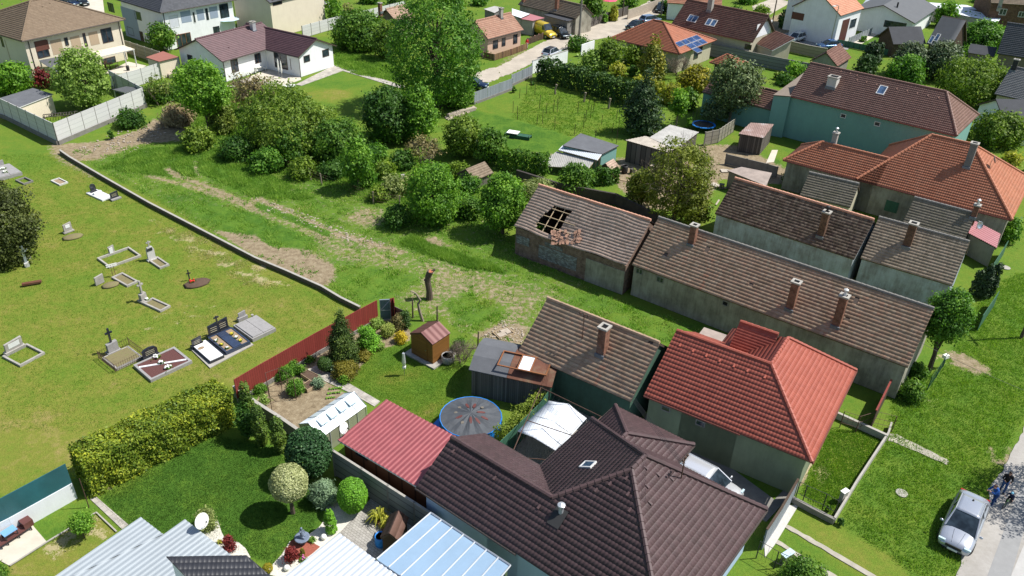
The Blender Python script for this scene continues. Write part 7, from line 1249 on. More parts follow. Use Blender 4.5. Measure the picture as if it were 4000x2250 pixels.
# poles, lamps, wires
def pole(name,label,p,h,r,mt,cat='utility pole',lean=0,arm=None):
    b=G(p); e=thing(name,label,cat,b); MB().tube([(0,0,-.2),(lean,0,h)],[r,r*.65],8).build('post',MT[mt],e)
    if arm=='cross':
        m=MB(); m.box(-.06,-.8,h-.7,.06,.8,h-.6); m.build('crossarm',MT['iron_rust'],e)
        for y in (-.7,-.3,.3,.7): MB().ball((0,y,h-.52),.07,6,5,1.3).build('insulator',MT['flower_white'],e)
    if arm=='lamp': MB().tube([(lean,0,h),(lean-.5,-.5,h+.3),(lean-1.1,-1.,h+.25)],.05,6).build('arm',MT['steel'],e); MB().ball((lean-1.2,-1.1,h+.22),.22,8,6,.5,1.6,.9).build('lamp_head',MT['flower_white'],e)
    return e
pole('utility_pole','grey concrete utility pole at the village road, right of the dark estate car',(31,675,370),7.,.2,'concrete_dark',arm='cross'); pole('utility_pole','thin dark wooden pole left of the pink parasol road, near its upper end',(31,1110,165),6.,.13,'bark',arm='cross'); pole('utility_pole','brown wooden pole in front of the little round-topped thuja',(41,30,300),7,.14,'bark',arm='cross'); pole('street_lamp','tall grey lamp post above the parked blue car',(41,615,480),6.8,.1,'steel','street lamp',arm='lamp')
pole('utility_pole','dark pole at the right edge casting a long shadow over the verge',(43,2545,500),6.5,.13,'bark',arm='cross'); pole('utility_pole','short thick pole stub at the top, by the black car at the road end',(31,1500,150),4.5,.16,'concrete_dark',arm='cross')
def wire(label,a,za,b,zb,sag=.4,r=.012,g='overhead wires'):
    A,B=G(a,za),G(b,zb); m=MB(); m.tube([A.lerp(B,t/10)-Vector((0,0,sag*4*(t/10)*(1-t/10)))-A for t in range(11)],r,3); o=m.build('overhead_wire',MT['iron']); o.location=A; tag(o,label,'wire',g)
for i,(dx,w1) in enumerate(((-20,'highest'),(-7,'upper'),(7,'lower'),(20,'lowest'))): wire('%s of the four parallel wires from the cottage mast to the brown roof mast'%w1,(33,705+dx,360),6.,(34,1720+dx*1.3,320),8.2,.25,.009)
wire('single overhead wire crossing the verge from the long row to the right edge',(43,830,160),6.5,(43,2700,1080),5.,.3,.014)
# tree stump / pruned trunk
b=G((23,1745,110)); e=thing('tree_stump','tall pruned bare trunk with a fresh red-brown cut top in the wild field','tree stump',b); h=hgt((23,1745,110),(22,1760,1275)); MB().tube([(0,0,-.1),(.0,.0,h*.3),(-.12,0,h*.62),(-.06,0,h*.8),(.12,0,h*.98)],[.3,.25,.24,.25,.27],10).build('trunk',MT['bark'],e); MB().tube([(.1,0,h*.93),(.5,.1,h*1.04)],[.12,.09],7).build('stub',MT['bark'],e); MB().tube([(-.12,0,h*.62),(-.35,0,h*.7)],[.16,.12],7).build('stub',MT['bark'],e); M=Matrix.Translation((.12,-.0,h*.985)); m=MB().lathe([(.24,0),(.24,.02),(.01,.025)],(0.13,0,h*.985),12); m.build('cut_face',MT['cutwood'],e)
# stakes of the vineyard
RR=random.Random(9); K0=None
for i,(x,y) in enumerate(((75,985),(145,950),(190,890),(230,950),(55,1200),(250,1250),(305,1240),(430,1300),(415,1130),(470,1050),(625,1360),(720,1290),(740,1220),(770,1100),(790,1180),(815,1130),(835,1395),(1050,1200),(1070,1310),(1150,1310),(1050,1440),(1190,1370),(660,1140),(900,1250),(1230,1330),(345,1150),(455,1130),(275,1090),(10,1130),(1010,1330))):
    b=G((31,x,y)); 
    if K0 is None: K0=MB().tube([(0,0,-.1),(.03,0,1.7)],.035,5).build('vine_stake',MT['wood_dark']); o=K0
    else: o=K0.copy(); COL.objects.link(o)
    o.location=b; o.rotation_euler=(RR.gauss(0,.05),RR.gauss(0,.05),0); o.scale=(1,1,RR.uniform(.7,1.15)); tag(o,'thin dark stake standing in the vineyard grass','stake','vineyard stakes')
for i,(x,y,t) in enumerate(((435,945,850),(725,1025,930),(970,1090,990))):
    b=G((31,x,y)); h=hgt((31,x,y),(31,x,t)); m=MB(); m.tube([(0,0,-.1),(.05*(i-1),0,h*.5),(.12,0,h)],[.14,.12,.15],7); o=m.build('vineyard_post',MT['bark_pale']); o.location=b; tag(o,'%s gnarled concrete post at the foot of the big dark hedge'%('leftmost','middle','rightmost')[i],'post','gnarled posts along the hedge')
for i,(x,y,t,l) in enumerate(((1578,300,110,'dark slim post'),(1822,330,180,'dark tapered post'),(2232,600,440,'split dark post'))):
    b=G((23,x,y)); h=hgt((23,x,y),(23,x,t)); o=MB().tube([(0,0,-.1),(.02,0,h)],[.08,.05],6).build('wooden_post',MT['bark']); o.location=b; tag(o,l+(' left of the bent trunk',' behind the tool shed roof',' by the grey felt shed')[i],'post')
b=G((23,1680,330)); e=thing('dead_tree','bent bare trunk leaning over behind the tool shed','tree',b); MB().tube([(0,0,-.1),(-.25,.1,.8),(-.35,.1,1.5),(-.15,0,1.9),(-.5,0,2.5),(-.9,0,2.7)],[.13,.12,.1,.08,.07,.04],7).build('trunk',MT['bark_pale'],e)
# chicken run and small yard things
b=G((31,100,1370)); boxy('chicken_run','low green animal run with white sheet roof on the bright lawn','animal run',(31,60,1380),math.radians(-18),[('frame','mesh_green',[(-1.6,-.5,0,1.6,-.44,.35),(-1.6,.44,0,1.6,.5,.35),(-1.6,-.5,.3,1.6,.5,.35)]),('roof','flower_white',[(-1.3,-.6,.55,.1,.5,.6)]),('post','wood_dark',legs(1.5,.45,.55))])
boxy('pallet_stack','stack of grey wooden pallets by the white fence','pallets',(11,1745,775),.5,[('pallet','stonepale',[(-.6,-.5,.14*i,.6,.5,.14*i+.1) for i in range(4)])]); boxy('pallet_box','white board and brick pile at the corner of the bungalow terrace','building material',(21,340,900),.4,[('board','flower_white',[(-.8,-.5,.5,.8,.5,.56)]),('bricks','brick',[(-.6,-.4,0,.6,.4,.5)])])
boxy('electric_box','grey meter cabinet behind the low garden wall','meter cabinet',(44,740,700),.6,[('cabinet','concrete',[(-.22,-.12,0,.22,.12,.85)]),('lid','flower_white',[(-.25,-.15,.85,.25,.15,.9)])]); boxy('cabinet','small pale metal cabinet at the wire fence by the driveway strips','meter cabinet',(44,175,1310),.6,[('cabinet','steel',[(-.35,-.15,0,.35,.15,.7)]),('lid','glasspale',[(-.38,-.18,.7,.38,.18,.74)])]); boxy('mailbox','little white box on a post beside the young tree','mailbox',(43,1745,800),.5,[('box','flower_white',[(-.2,-.15,.9,.2,.15,1.15)]),('post','iron',[(-.03,-.03,0,.03,.03,.9)])])
boxy('wheelie_bin','green wheelie bin beside the outside stair','bin',(41,600,430),.4,[('body','greensheet',[(-.28,-.3,0,.28,.3,.95)]),('lid','mesh_green',[(-.31,-.33,.95,.31,.33,1.02)])]); boxy('lounger','brown sun lounger on the concrete yard, bottom left','lounger',(14,150,1060),1.0,[('seat','brownmetal',[(-.9,-.3,.28,.5,.3,.36)]),('backrest','brownmetal',[(.5,-.3,.3,1.,.3,.7)]),('legs','iron',legs(.8,.25,.28))]); boxy('side_table','small blue-topped table beside the brown lounger','table',(14,125,1085),1.,[('tabletop','bluedoor',[(-.35,-.25,.68,.35,.25,.72)]),('legs','iron',legs(.3,.2,.68))])
boxy('planter_box','low brick-edged planter on the paved terrace','planter',(24,1310,950),math.radians(-52),[('edge','brick_brown',[(-.8,-.35,0,.8,-.25,.2),(-.8,.25,0,.8,.35,.2),(-.8,-.25,0,-.7,.25,.2),(.7,-.25,0,.8,.25,.2)]),('soil','soil',[(-.7,-.25,0,.7,.25,.15)])])
for p,l in (((24,680,1055),'white garden sphere lamp on the pale gravel near the dwarf conifer'),((24,310,1365),'white garden sphere lamp beside the red maple bush at the bottom')): b=G(p,.16); o=MB().ball((0,0,0),.17,12,8).build('sphere_lamp',MT['flower_white'],None,True); o.location=b; tag(o,l,'garden lamp')
e=thing('fountain_figure','dark figure statue on a round basin in the red mulch bed','statue',G((24,470,1110))); MB().lathe([(.2,0),(.12,.15),(.12,.25),(.4,.34),(.42,.42),(.36,.42),(.1,.37)],(0,0,0),14).build('basin',MT['statue'],e,True); fused('figure',[([(0,0,.4),(.03,0,.62),(.0,0,.85),(.02,0,1.0)],[.12,.11,.08,.06]),([(.02,0,1.06),(.03,0,1.1)],[.07,.065]),([(0,.06,.88),(.1,.16,.78),(.16,.1,.68)],[.04,.03,.025]),([(0,-.06,.88),(-.05,-.17,.95),(-.02,-.14,1.12)],[.04,.03,.02]),([(0,.05,.5),(.14,.1,.44)],[.07,.05]),([(0,-.05,.5),(.14,-.1,.44)],[.07,.05])],'statue',e,.02)
e=thing('ladder','wooden ladder leaning on the garden shed wall, top left','ladder',G((11,490,1140)),math.radians(130)); m=MB(); [m.tube([(y,-.45,0),(y*.8,.0,1.9)],.03,4) for y in (-.28,.28)]; m.build('rails',MT['wood'],e); m=MB(); [m.tube([(-.27,-.45+.45*i/7,1.9*i/7),(.27,-.45+.45*i/7,1.9*i/7)],.02,4) for i in range(1,7)]; m.build('rungs',MT['wood'],e)
e=thing('trellis_frame','rusty pipe frame standing over the vegetable patch','pipe frame',G((23,250,1000))); o=e.location; m=MB(); P=[G(q,1.9)-o for q in ((23,235,835),(23,385,935),(23,-10,1000),(23,120,935) if 0 else (23,30,880) )]; Bs=[G(q)-o for q in ((23,262,1030),(23,405,1125),(23,160,1230),(23,130,1080),(23,335,1075))]
for q in Bs: m.tube([q,q+Vector((0,0,1.9))],.025,5)
T=[q+Vector((0,0,1.9)) for q in Bs]; m.tube([T[0],T[4],T[1]],.02,4); m.tube([T[3],T[0]],.02,4); m.tube([T[1],T[2],T[3]],.02,4); m.build('pipes',MT['iron_rust'],e)
boxy('workbench','pale table with odds and ends in the dark yard','table',(32,1480,300),-.3,[('tabletop','stonepale',[(-1.1,-.4,.85,1.1,.4,.92)]),('legs','wood_grey',legs(1.,.35,.85)),('bucket','steel',[(-.1,-.1,.92,.2,.2,1.2)])]); e=thing('trampoline','round trampoline with blue rim and dark net in the tree shade','trampoline',G((31,1920,1300))); MB().lathe([(1.5,.6),(1.5,.66),(1.25,.67),(1.25,.61)],(0,0,0),20).build('rim',MT['poolblue'],e); MB().lathe([(1.25,.62),(1.24,.63),(.01,.63)],(0,0,0),20).build('mat',MT['iron'],e); m=MB(); [m.tube([(1.5*math.cos(t),1.5*math.sin(t),0),(1.5*math.cos(t),1.5*math.sin(t),2.2)],.03,5) for t in (0,1.05,2.1,3.14,4.2,5.2)]; m.build('posts',MT['iron'],e)
boxy('cold_frame','white cold frame box with glass lid beside the solar-panel house','cold frame',(31,1965,540),-.5,[('box','flower_white',[(-1.4,-.7,0,1.4,.7,.9)]),('lid','glasspale',[(-1.35,-.65,.9,1.35,.65,.94)])])
boxy('rubble','shallow crate of pale rubble in the sandy corner near the old cottage','rubble crate',(23,2490,460),.6,[('frame','wood_pale',[(-.7,-.5,0,.7,-.45,.12),(-.7,.45,0,.7,.5,.12),(-.7,-.45,0,-.65,.45,.12),(.65,-.45,0,.7,.45,.12)]),('rubble','stonepale',[(-.6,-.4,0,.1,.1,.15),(-.1,-.1,0,.6,.4,.12),(.1,-.35,0,.5,-.1,.2)])]); boxy('boulder_slab','upright pale stone slab in the overgrown plot','stone',(22,1480,400),.4,[('slab','stone_w',[(-.15,-.1,-.1,.15,.1,1.)])]) if 0 else None
o=boxy('standing_stone','upright pale concrete post in the overgrown plot','post',(22,1480,400),.4,[('slab','stone_w',[(-.2,-.14,-.1,.2,.14,1.)]),('top','concrete',[(-.18,-.12,1.,.18,.12,1.05)])])
boxy('wood_lattice','dark lattice cold frame lying inside the white fence corner','lattice',(11,620,1190),.45,[('slats','wood_grey',[(-1.8+.3*i,-.5,.5,-1.74+.3*i,.5,.54) for i in range(12)]),('rails','wood_grey',[(-1.9,-.55,.45,1.9,-.5,.55),(-1.9,.5,.45,1.9,.55,.55)]),('legs','wood_grey',legs(1.8,.5,.45))])
canopy('shelter','little grey glass lean-to inside the far corner of the white fence','shelter',[(11,1130,900),(11,1250,930),(11,1400,885),(11,1270,865)],[1.9,1.9,2.1,2.1],MT['greyroof'],None,'flat',edge=MT['alu'])
for i,(p,r) in enumerate((((44,1345,615),.35),((42,2390,1243),.4))): o=MB().lathe([(r,-.02),(r,.03),(.01,.032)],(0,0,0),16).build('manhole_cover',MT['concrete']); o.location=G(p); tag(o,('round pale manhole cover in the open lawn left of the silver car','pale round manhole cover in the grass at the right edge')[i],'manhole cover')
def stones(label,pts,n,r,mt='stonepale',seed=5,name='loose_stones'):
    rng=random.Random(seed); pl=wpoly(pts); lo,hi=pl.min(0),pl.max(0); m=MB(); c=0
    while c<n:
        x,y=rng.uniform(lo[0],hi[0]),rng.uniform(lo[1],hi[1])
        if sdist(np.array([x]),np.array([y]),pl)[0]<0:
            s=r*rng.uniform(.5,1.5); k=len(m.v); m.ball((x,y,.02),s,5,3,.6,rng.uniform(.8,1.4),1.); c+=1
    o=m.build(name,MT[mt]); tag(o,label,'stones',None,'stuff')
stones('scattered pale stones and clods on the bare earth by the white fence corner',[(12,760,60),(11,1240,1300),(11,1850,1250),(12,1300,100)],160,.1); stones('pale rubble bits scattered along the wheel track in the field',[(22,0,520),(22,1300,1000),(22,1200,1080),(22,0,640)],220,.08,seed=8); stones('heaped stones of the rough border under the plank fence',[(21,1900,1180),(21,2200,1070),(21,2215,1100),(21,1930,1210)],140,.16,seed=12); stones('pale debris around the sandy corner near the old cottage',[(33,-100,330),(33,120,400),(33,100,560),(23,2300,480)],120,.07,seed=14)

RR=random.Random(21); K1=None
for i in range(26):
    x,y=RR.uniform(1080,2150),RR.uniform(180,420) if i%2 else RR.uniform(330,620); b=G((32,x,y+.0)); m=MB(); k=i%3
    if k==0: m.box(-RR.uniform(.5,1.2),-.08,0,RR.uniform(.5,1.2),.08,.05,Matrix.Rotation(RR.uniform(0,.12),4,'Y')); nm,mt,l='plank','wood_pale' if i%4 else 'stonepale','loose plank lying in the cluttered dark yard'
    elif k==1: m.hexa([(-.5,-.4,0),(.5,-.35,0),(.45,.4,0),(-.5,.35,0)],[(-.5,-.4,.06),(.5,-.35,.1),(.45,.4,.05),(-.5,.35,.12)]); nm,mt,l='sheet_scrap','rustcorr2' if i%2 else 'steel','scrap sheet lying in the cluttered dark yard'
    else: m.box(-.25,-.2,0,.25,.2,RR.uniform(.25,.5)); m.box(-.27,-.22,.5,.27,.22,.53); nm,mt,l='crate','wood_grey','old crate standing in the cluttered dark yard'
    o=m.build(nm,MT[mt]); o.location=b; o.rotation_euler=(0,0,RR.uniform(0,3)); tag(o,l,nm.replace('_',' '),l.split(' ')[0]+' '+nm.replace('_',' ')+'s in the dark yard')
# ================================================================= trees, hedges, shrubs
O=ov
# cemetery side
tree('dark_tree','large dark shaggy conifer cut by the left edge of the cemetery',O(0,655),O(0,465),350,mt='leaf_cem',z0=.02,k=26,dens=4.,core=.45,nmax=90000,tmat='bark',rnd=1.3)
# plot of the cream house
tree('maple','pale green maple inside the white fence corner',(11,900,1075),(11,760,480),225*1.0,mt='leaf_pale2',z0=.08,k=18,core=.75,dens=1.9)
tree('shrub','broad green shrub at the left edge beside the cream house',(11,150,925),(11,60,640),150,mt='leaf_bright',z0=.02,k=9); tree('red_maple','small dark red maple in front of the cream house',(11,450,880),(11,440,700),55,mt='leaf_red',z0=.05,k=6)
tree('tree','young round green tree between the cream house and the plum-roofed bungalow',(11,1650,520),(11,1600,245),115,mt='leaf_mid',z0=.25,k=9,core=.6); tree('column_tree','slender pale green column tree behind the bungalow roof',(11,2050,400),(11,2040,180),34,kind='column',mt='leaf_bright',z0=.05)
tree('tree','leaning light green tree with several thin stems at the end of the bungalow gable',(11,2110,1360),(11,1950,610),225,mt='leaf_bright',z0=.36,k=15,core=.45,lean=-.12,tr=.09)
baretree('shrub','thin flowering bush by the white fence with bare upper twigs',(11,1620,1050),(11,1580,740),120,leaf='leaf_olive',depth=3); tree('bush','low dark green bush along the white fence plinth',(11,1330,1260),(11,1350,1120),120,mt='leaf_deep',z0=0,k=8); tree('bush','small round green bush on the bare earth by the fence corner',(11,1120,1400),(11,1120,1310),32,mt='leaf_deep',z0=0,k=4)
tree('brush_pile','heap of brown dead brushwood under the leaning tree',(11,1800,1250),(11,1800,1070),130,mt='deadbrush',z0=0,k=7,core=.5,cat='brushwood',limbs=False,el=6); tree('bush','tangled green scrub between the white fence and the leaning tree',(11,1650,1000),(11,1600,860),150,mt='leaf_mid',z0=0,k=9); tree('bush','grass-green scrub mound right of the brushwood',(11,2250,1330),(11,2300,1080),110,mt='leaf_olive',z0=0,k=8)
baretree('shrub','brown twiggy shrub at the corner of the bungalow terrace',(11,2500,1180),(11,2450,740),180,leaf='leaf_dull',depth=4,stems=6,kids=4); baretree('shrub','tall dry brushwood thicket left of the big shrubs',(21,60,1150),(21,20,790),150,leaf='leaf_dull',depth=4,stems=6,kids=4)
# big shrubs of the field edge
tree('tree','big olive-green spreading tree, left one of the dense clump by the field',(21,300,1460),(21,320,900),380,mt='leaf_olive2',z0=.02,k=20,core=.45,nmax=30000); tree('tree','big yellow-green spreading tree in the middle of the dense clump by the field',(22,430,70),(21,800,1070),420,mt='leaf_olive2',z0=.03,k=20,core=.45,nmax=30000)
tree('tree','mid green tree at the right end of the dense clump by the field',(22,830,160),(21,1080,1240),240,mt='leaf_mid',z0=.02,k=14); tree('tree','tree with dark crown in front of the right end of the clump',(22,1040,470),(21,1050,1400),125,mt='leaf_bright2',z0=.2,k=14,core=.5); tree('bush','dense green bush at the lower left foot of the clump',(22,380,190),(21,500,1290),150,mt='leaf_mid',z0=0,k=10)
tree('tree','dark green round tree left of the tall poplar base',(21,1350,1400),(21,1330,880),215,mt='leaf_deep',z0=.05,k=16); tree('tree','light green feathery tree beside the dark round tree',(21,1650,1420),(21,1680,850),150,mt='leaf_bright2',z0=.08,k=14,core=.5)
tree('poplar','very tall bushy green poplar at the top centre, the tallest tree',(21,1830,1080),(21,1800,-160),395,mt='leaf_mid2',z0=.05,k=50,core=.5,nmax=110000,tr=.3,dens=3.4)
tree('tree','yellow-green tree at the right foot of the poplar',(21,2040,1060),(21,2040,820),130,mt='leaf_bright2',z0=.05,k=9)
tree('tree','round dark shrub beyond the bungalow beside the creepered fence',(21,1060,480),(21,1050,120),215,mt='leaf_mid',z0=.02,k=16); tree('tree','yellowish loose bush between the dark shrub and the poplar',(21,1330,590),(21,1340,210),125,mt='leaf_olive2',z0=.05,k=11,core=.6)
tree('tree','small round tree left of the ribbed canopy at the top',(21,290,230),(21,290,50),60,mt='leaf_mid',z0=.1,k=8); tree('tree','dark green tree at the top beside the bungalow roof, leftmost',(21,70,230),(21,60,90),80,mt='leaf_deep',z0=0,k=8); tree('tree','tall light tree growing over the creepered fence at the top',(21,800,240),(21,790,0),55,mt='leaf_bright2',z0=.1,k=8)
hedge('creeper','green creeper spilling over the pale concrete fence, left stretch',(21,370,300),(21,690,220),.5,1.7,'leaf_bright2',cat='creeper',wild=.4)
baretree('shrub','reddish bare shrub by the creepered fence',(21,930,190),(21,920,20),60,leaf='leaf_dull',depth=3)
tree('tree','mid green tree right of the feathery tree, above the field',(22,2090,120),(21,1900,1160),160,mt='leaf_olive2',z0=.05,k=14,core=.45); baretree('shrub','grey dry bramble thicket in the middle of the overgrown plot',(22,1700,200),(21,1700,1380),160,leaf='leaf_dull',depth=4,stems=7,kids=4); tree('bush','low green bush between the bramble and the hutch',(22,2350,180),(21,2150,1290),130,mt='leaf_mid',z0=0,k=10)
tree('tree','leafy tree with wide yellow-green crown, left of the two at the field edge',(22,1780,780),(22,1800,190),250,mt='leaf_bright2',z0=.05,k=20,core=.5,nmax=30000); tree('tree','leafy tree beside the ruin, right of the two at the field edge',(22,2480,900),(22,2420,300),195,mt='leaf_bright2',z0=.1,k=16,core=.5)
tree('bush','dark green low bush in the shade left of the two field trees',(22,1420,830),(22,1400,620),110,mt='leaf_deep',z0=0,k=8); tree('bush','green bush at the foot of the right field tree',(22,2150,740),(22,2150,560),110,mt='leaf_mid',z0=0,k=7)
tree('bush','pale ornamental grass mound between the ivy and the ruin',(32,230,620),(32,200,380),150,mt='leaf_dull2',z0=0,k=7,el=6,cat='grass clump')
hedge('ivy','ivy-covered wall top left of the collapsed lean-to',(22,2450,230),(32,340,310),1.4,2.2,'leaf_mid',cat='ivy',wild=.5); tree('ivy','round mass of ivy in front of the collapsed lean-to',(32,640,470),(32,620,205),140,mt='leaf_mid',z0=0,k=10,cat='ivy',limbs=False); hedge('ivy','ivy mat on the wall right of the round ivy mass',(32,740,420),(32,1060,380),1.,1.6,'leaf_deep',cat='ivy',wild=.4)
fence('plot_wall','dark old wall under the ivy between the ruin yard and the sheds',[(32,50,260),(32,500,400),(32,1050,500),(32,1330,640),(32,1600,760)],1.2,MT['wall_dark'],.25,None,cat='wall')
tree('tree','large ochre-green old tree with bare twigs among the sheds',(32,1620,800),(32,1850,-60),300,mt='leaf_ochre',z0=.15,k=24,core=.85,dens=1.6,tmat='bark_pale',nmax=30000); baretree('tree','bare grey branches spreading out of the ochre tree towards the rear row',(32,1640,790),(32,1960,20),230,depth=5,stems=3,kids=3,mt='twig'); tree('tree','smaller ochre-green tree left of the large ochre one',(32,1300,620),(32,1200,260),150,mt='leaf_ochre',z0=.1,k=12,core=.85,dens=1.6,tmat='bark_pale'); tree('tree','ochre-green lower crown hanging over the ridge of the long row',(32,1780,830),(32,1800,430),160,mt='leaf_ochre',z0=.1,k=12,core=.8,dens=1.7,tmat='bark_pale')
tree('ivy','ivy clump on the eave at the broken end of the ruin',(32,240,1080),(32,180,800),66,mt='leaf_bright2',z0=.35,k=7,cat='ivy',limbs=False); tree('ivy','ivy clump climbing over the eave farther right on the ruin',(32,840,1270),(32,860,1060),66,mt='leaf_bright2',z0=.3,k=7,cat='ivy',limbs=False)
tree('bush','dark leafy stem between the shed and the sea-green wall',(31,2350,1449),(31,2240,1400),40,mt='leaf_deep',z0=0,k=4)

for i,(x,y,t,w_,m_) in enumerate(((2000,60,-170,130,'leaf_olive2'),(2400,150,-50,150,'leaf_deep'),(2700,260,60,140,'leaf_mid2'),(3050,330,150,120,'leaf_olive2'),(3350,330,200,110,'leaf_deep'),(3650,420,220,100,'leaf_mid2'),(3950,520,340,100,'leaf_dull2'),(4300,560,420,90,'leaf_mid'))):
    tree('undergrowth','low scrub filling the overgrown strip behind the wire fence',(12,x,y),(12,x,t),w_,mt=m_,z0=0,k=8,cat='bush',group='scrub behind the wire fence',limbs=False)
for i,(x,y,t,w_,m_) in enumerate(((1180,200,20,120,'leaf_mid2'),(1300,330,200,90,'leaf_olive2'),(1480,230,80,110,'leaf_deep'),(1560,480,330,90,'leaf_dull2'),(2050,330,210,90,'leaf_olive2'),(2150,470,330,90,'leaf_mid2'),(2080,640,500,80,'leaf_bright2'),(1250,560,440,80,'leaf_olive2'))):
    tree('undergrowth','tangled bush in the overgrown plot between the trees',(22,x,y),(22,x,t),w_,mt=m_,z0=0,k=8,cat='bush',group='tangled bushes in the overgrown plot',limbs=False)
# hedge and garden right of the road
hedge('big_hedge','tall dark green hedge behind the vineyard, between garden and posts',(31,300,790),(31,1230,1060),2.2,2.8,'leaf_thuja',wild=.45,bulge=.25,nmax=80000)
tree('tree','green pyramid tree by the white wall at the road',(31,660,500),(31,660,380),75,mt='leaf_mid',z0=.1,k=9); tree('shrub','variegated yellowish shrub in front of the road wall',(31,800,690),(31,760,510),95,mt='leaf_pale2',z0=0,k=10); tree('tree','small fruit tree with whitish foliage and visible trunk',(31,970,690),(31,920,400),100,mt='leaf_olive2',z0=.3,k=10,core=.6); baretree('tree','grey bare-branched fruit tree right of the whitish one',(31,1070,650),(31,1080,400),90,leaf='leaf_olive2',depth=4,stems=1)
tree('shrub','dull green shrub between the bare fruit tree and the golden cypress',(31,1210,640),(31,1190,460),85,mt='leaf_olive2',z0=.05,k=8); tree('golden_cypress','tall golden-sided cypress cone behind the big hedge',(31,1390,790),(31,1390,395),95,kind='cone',mt='leaf_rustgreen',z0=.02,dens=2.6); tree('bush','green bush at the right foot of the golden cypress',(31,1500,760),(31,1500,620),50,mt='leaf_thuja',z0=0,k=5); tree('bush','small yellow-green conifer behind the hedge top',(31,1060,760),(31,1060,650),60,mt='leaf_yellow',z0=0,k=6); tree('bush','bluish green bush right of the small yellow-green conifer',(31,1210,760),(31,1210,655),50,mt='leaf_deep',z0=0,k=5)
baretree('shrub','wide grey leafless shrub beside the solar-panel house',(31,1700,780),(31,1700,545),160,depth=4,stems=7,kids=4,mt='twig'); tree('golden_shrub','wide golden-yellow conifer shrub near the leafless grey shrub',(31,1830,900),(31,1820,690),140,mt='leaf_gold2',z0=0,k=12,core=.5); tree('bush','yellow-green thuja left of the round green shrub',(31,1590,1040),(31,1580,840),85,mt='leaf_yellow',z0=0,k=8); tree('bush','round green shrub right of the yellow-green thuja',(31,1760,1100),(31,1750,890),75,mt='leaf_mid',z0=0,k=8); hedge('hedge','yellow-tinged low hedge continuing the big dark hedge',(31,1240,900),(31,1480,980),1.6,1.9,'leaf_yellow',wild=.4)
tree('dark_spruce','near-black broad spruce at the end of the vineyard',(31,1300,1340),(31,1380,780),160,kind='cone',mt='leaf_conif',z0=.08,core=.7,dens=2.2); tree('tree','small bright tree with forked pale trunk in the shade',(31,1650,1270),(31,1670,900),75,mt='leaf_bright2',z0=.3,k=7,core=.6,tmat='bark_pale'); tree('bush','young bright bush left of the trampoline',(31,1780,1290),(31,1790,1180),35,mt='leaf_bright2',z0=.05,k=4)
e=tree('pine','spreading old pine with bare limbs in front of the maroon wing',(31,2180,1240),(31,2280,620),240,mt='leaf_pine',z0=.35,k=13,core=.9,dens=1.5,tmat='bark_pale',tr=.16); tree('pine','lower pine branches hanging left of the pine trunk',(31,2030,1250),(31,2030,1040),120,mt='leaf_pine',z0=.3,k=7,core=.9,dens=1.5,tmat='bark_pale')
for x,y,t,w_,l in ((205,850,820,22,'left'),(20,930,870,22,'far left')): tree('bush','small shrub under the plank fence, %s'%l,(31,x,y),(31,x,t),w_,mt='leaf_deep',z0=0,k=4)
tree('bush','dark shrub in the yard corner by the boundary walls',(41,165,850),(41,160,760),70,mt='leaf_deep',z0=0,k=6); tree('tree','small bright tree above the beige lean roof',(41,265,780),(41,290,630),62,mt='leaf_bright2',z0=.25,k=6); tree('bush','little bright bush left of the small bright tree',(41,110,800),(41,110,730),55,mt='leaf_olive2',z0=0,k=5)
tree('thuja','small dark pointed thuja against the sea-green wall',(41,600,1400),(41,605,1230),58,kind='column',mt='leaf_thuja',z0=.0)
tree('thuja','tall very dark thuja in front of the white house with salmon roof',(41,560,340),(41,600,-130),128,kind='column',mt='leaf_conif',z0=.01,dens=2.6); tree('thuja','smaller round-topped thuja left of the tall dark one',(41,160,280),(41,165,110),62,kind='column',mt='leaf_thuja',z0=0)
tree('thuja','dark thuja pair, broader left one above the sea-green roof',(41,990,740),(41,1020,450),85,kind='column',mt='leaf_conif',z0=0); tree('thuja','dark thuja pair, slim right one with brown tip',(41,1100,640),(41,1100,430),30,kind='column',mt='leaf_conif',z0=0); tree('tree','bushy dark green tree behind the twin thujas',(41,960,800),(41,960,560),90,mt='leaf_thuja',z0=0,k=8)
tree('pine','big blue-grey pine crown left of its pair below the A-frame house',(41,1400,760),(41,1430,430),130,mt='leaf_bluepine',z0=.1,k=12,core=.6); tree('pine','big blue-grey pine crown, the right and larger one below the A-frame house',(41,1700,790),(41,1680,430),160,mt='leaf_bluepine',z0=.1,k=14,core=.6); tree('tree','bright green lobed tree in front of the two blue-grey pines',(41,1360,860),(41,1380,580),150,mt='leaf_mid2',z0=.05,k=12)
tree('tree','large spreading olive-green tree right of the sea-green roof',(41,1990,1020),(41,2000,630),290,mt='leaf_olive2',z0=.15,k=22,core=.6,nmax=30000); tree('tree','bushy green tree at the right edge beside the low lean roof',(41,2300,1449),(41,2310,1150),200,mt='leaf_olive2',z0=.05,k=14,core=.6); tree('bush','golden green round bush near the hipped end of the sea-green house',(41,2010,1440),(41,2010,1310),50,mt='leaf_olive2',z0=0,k=5)
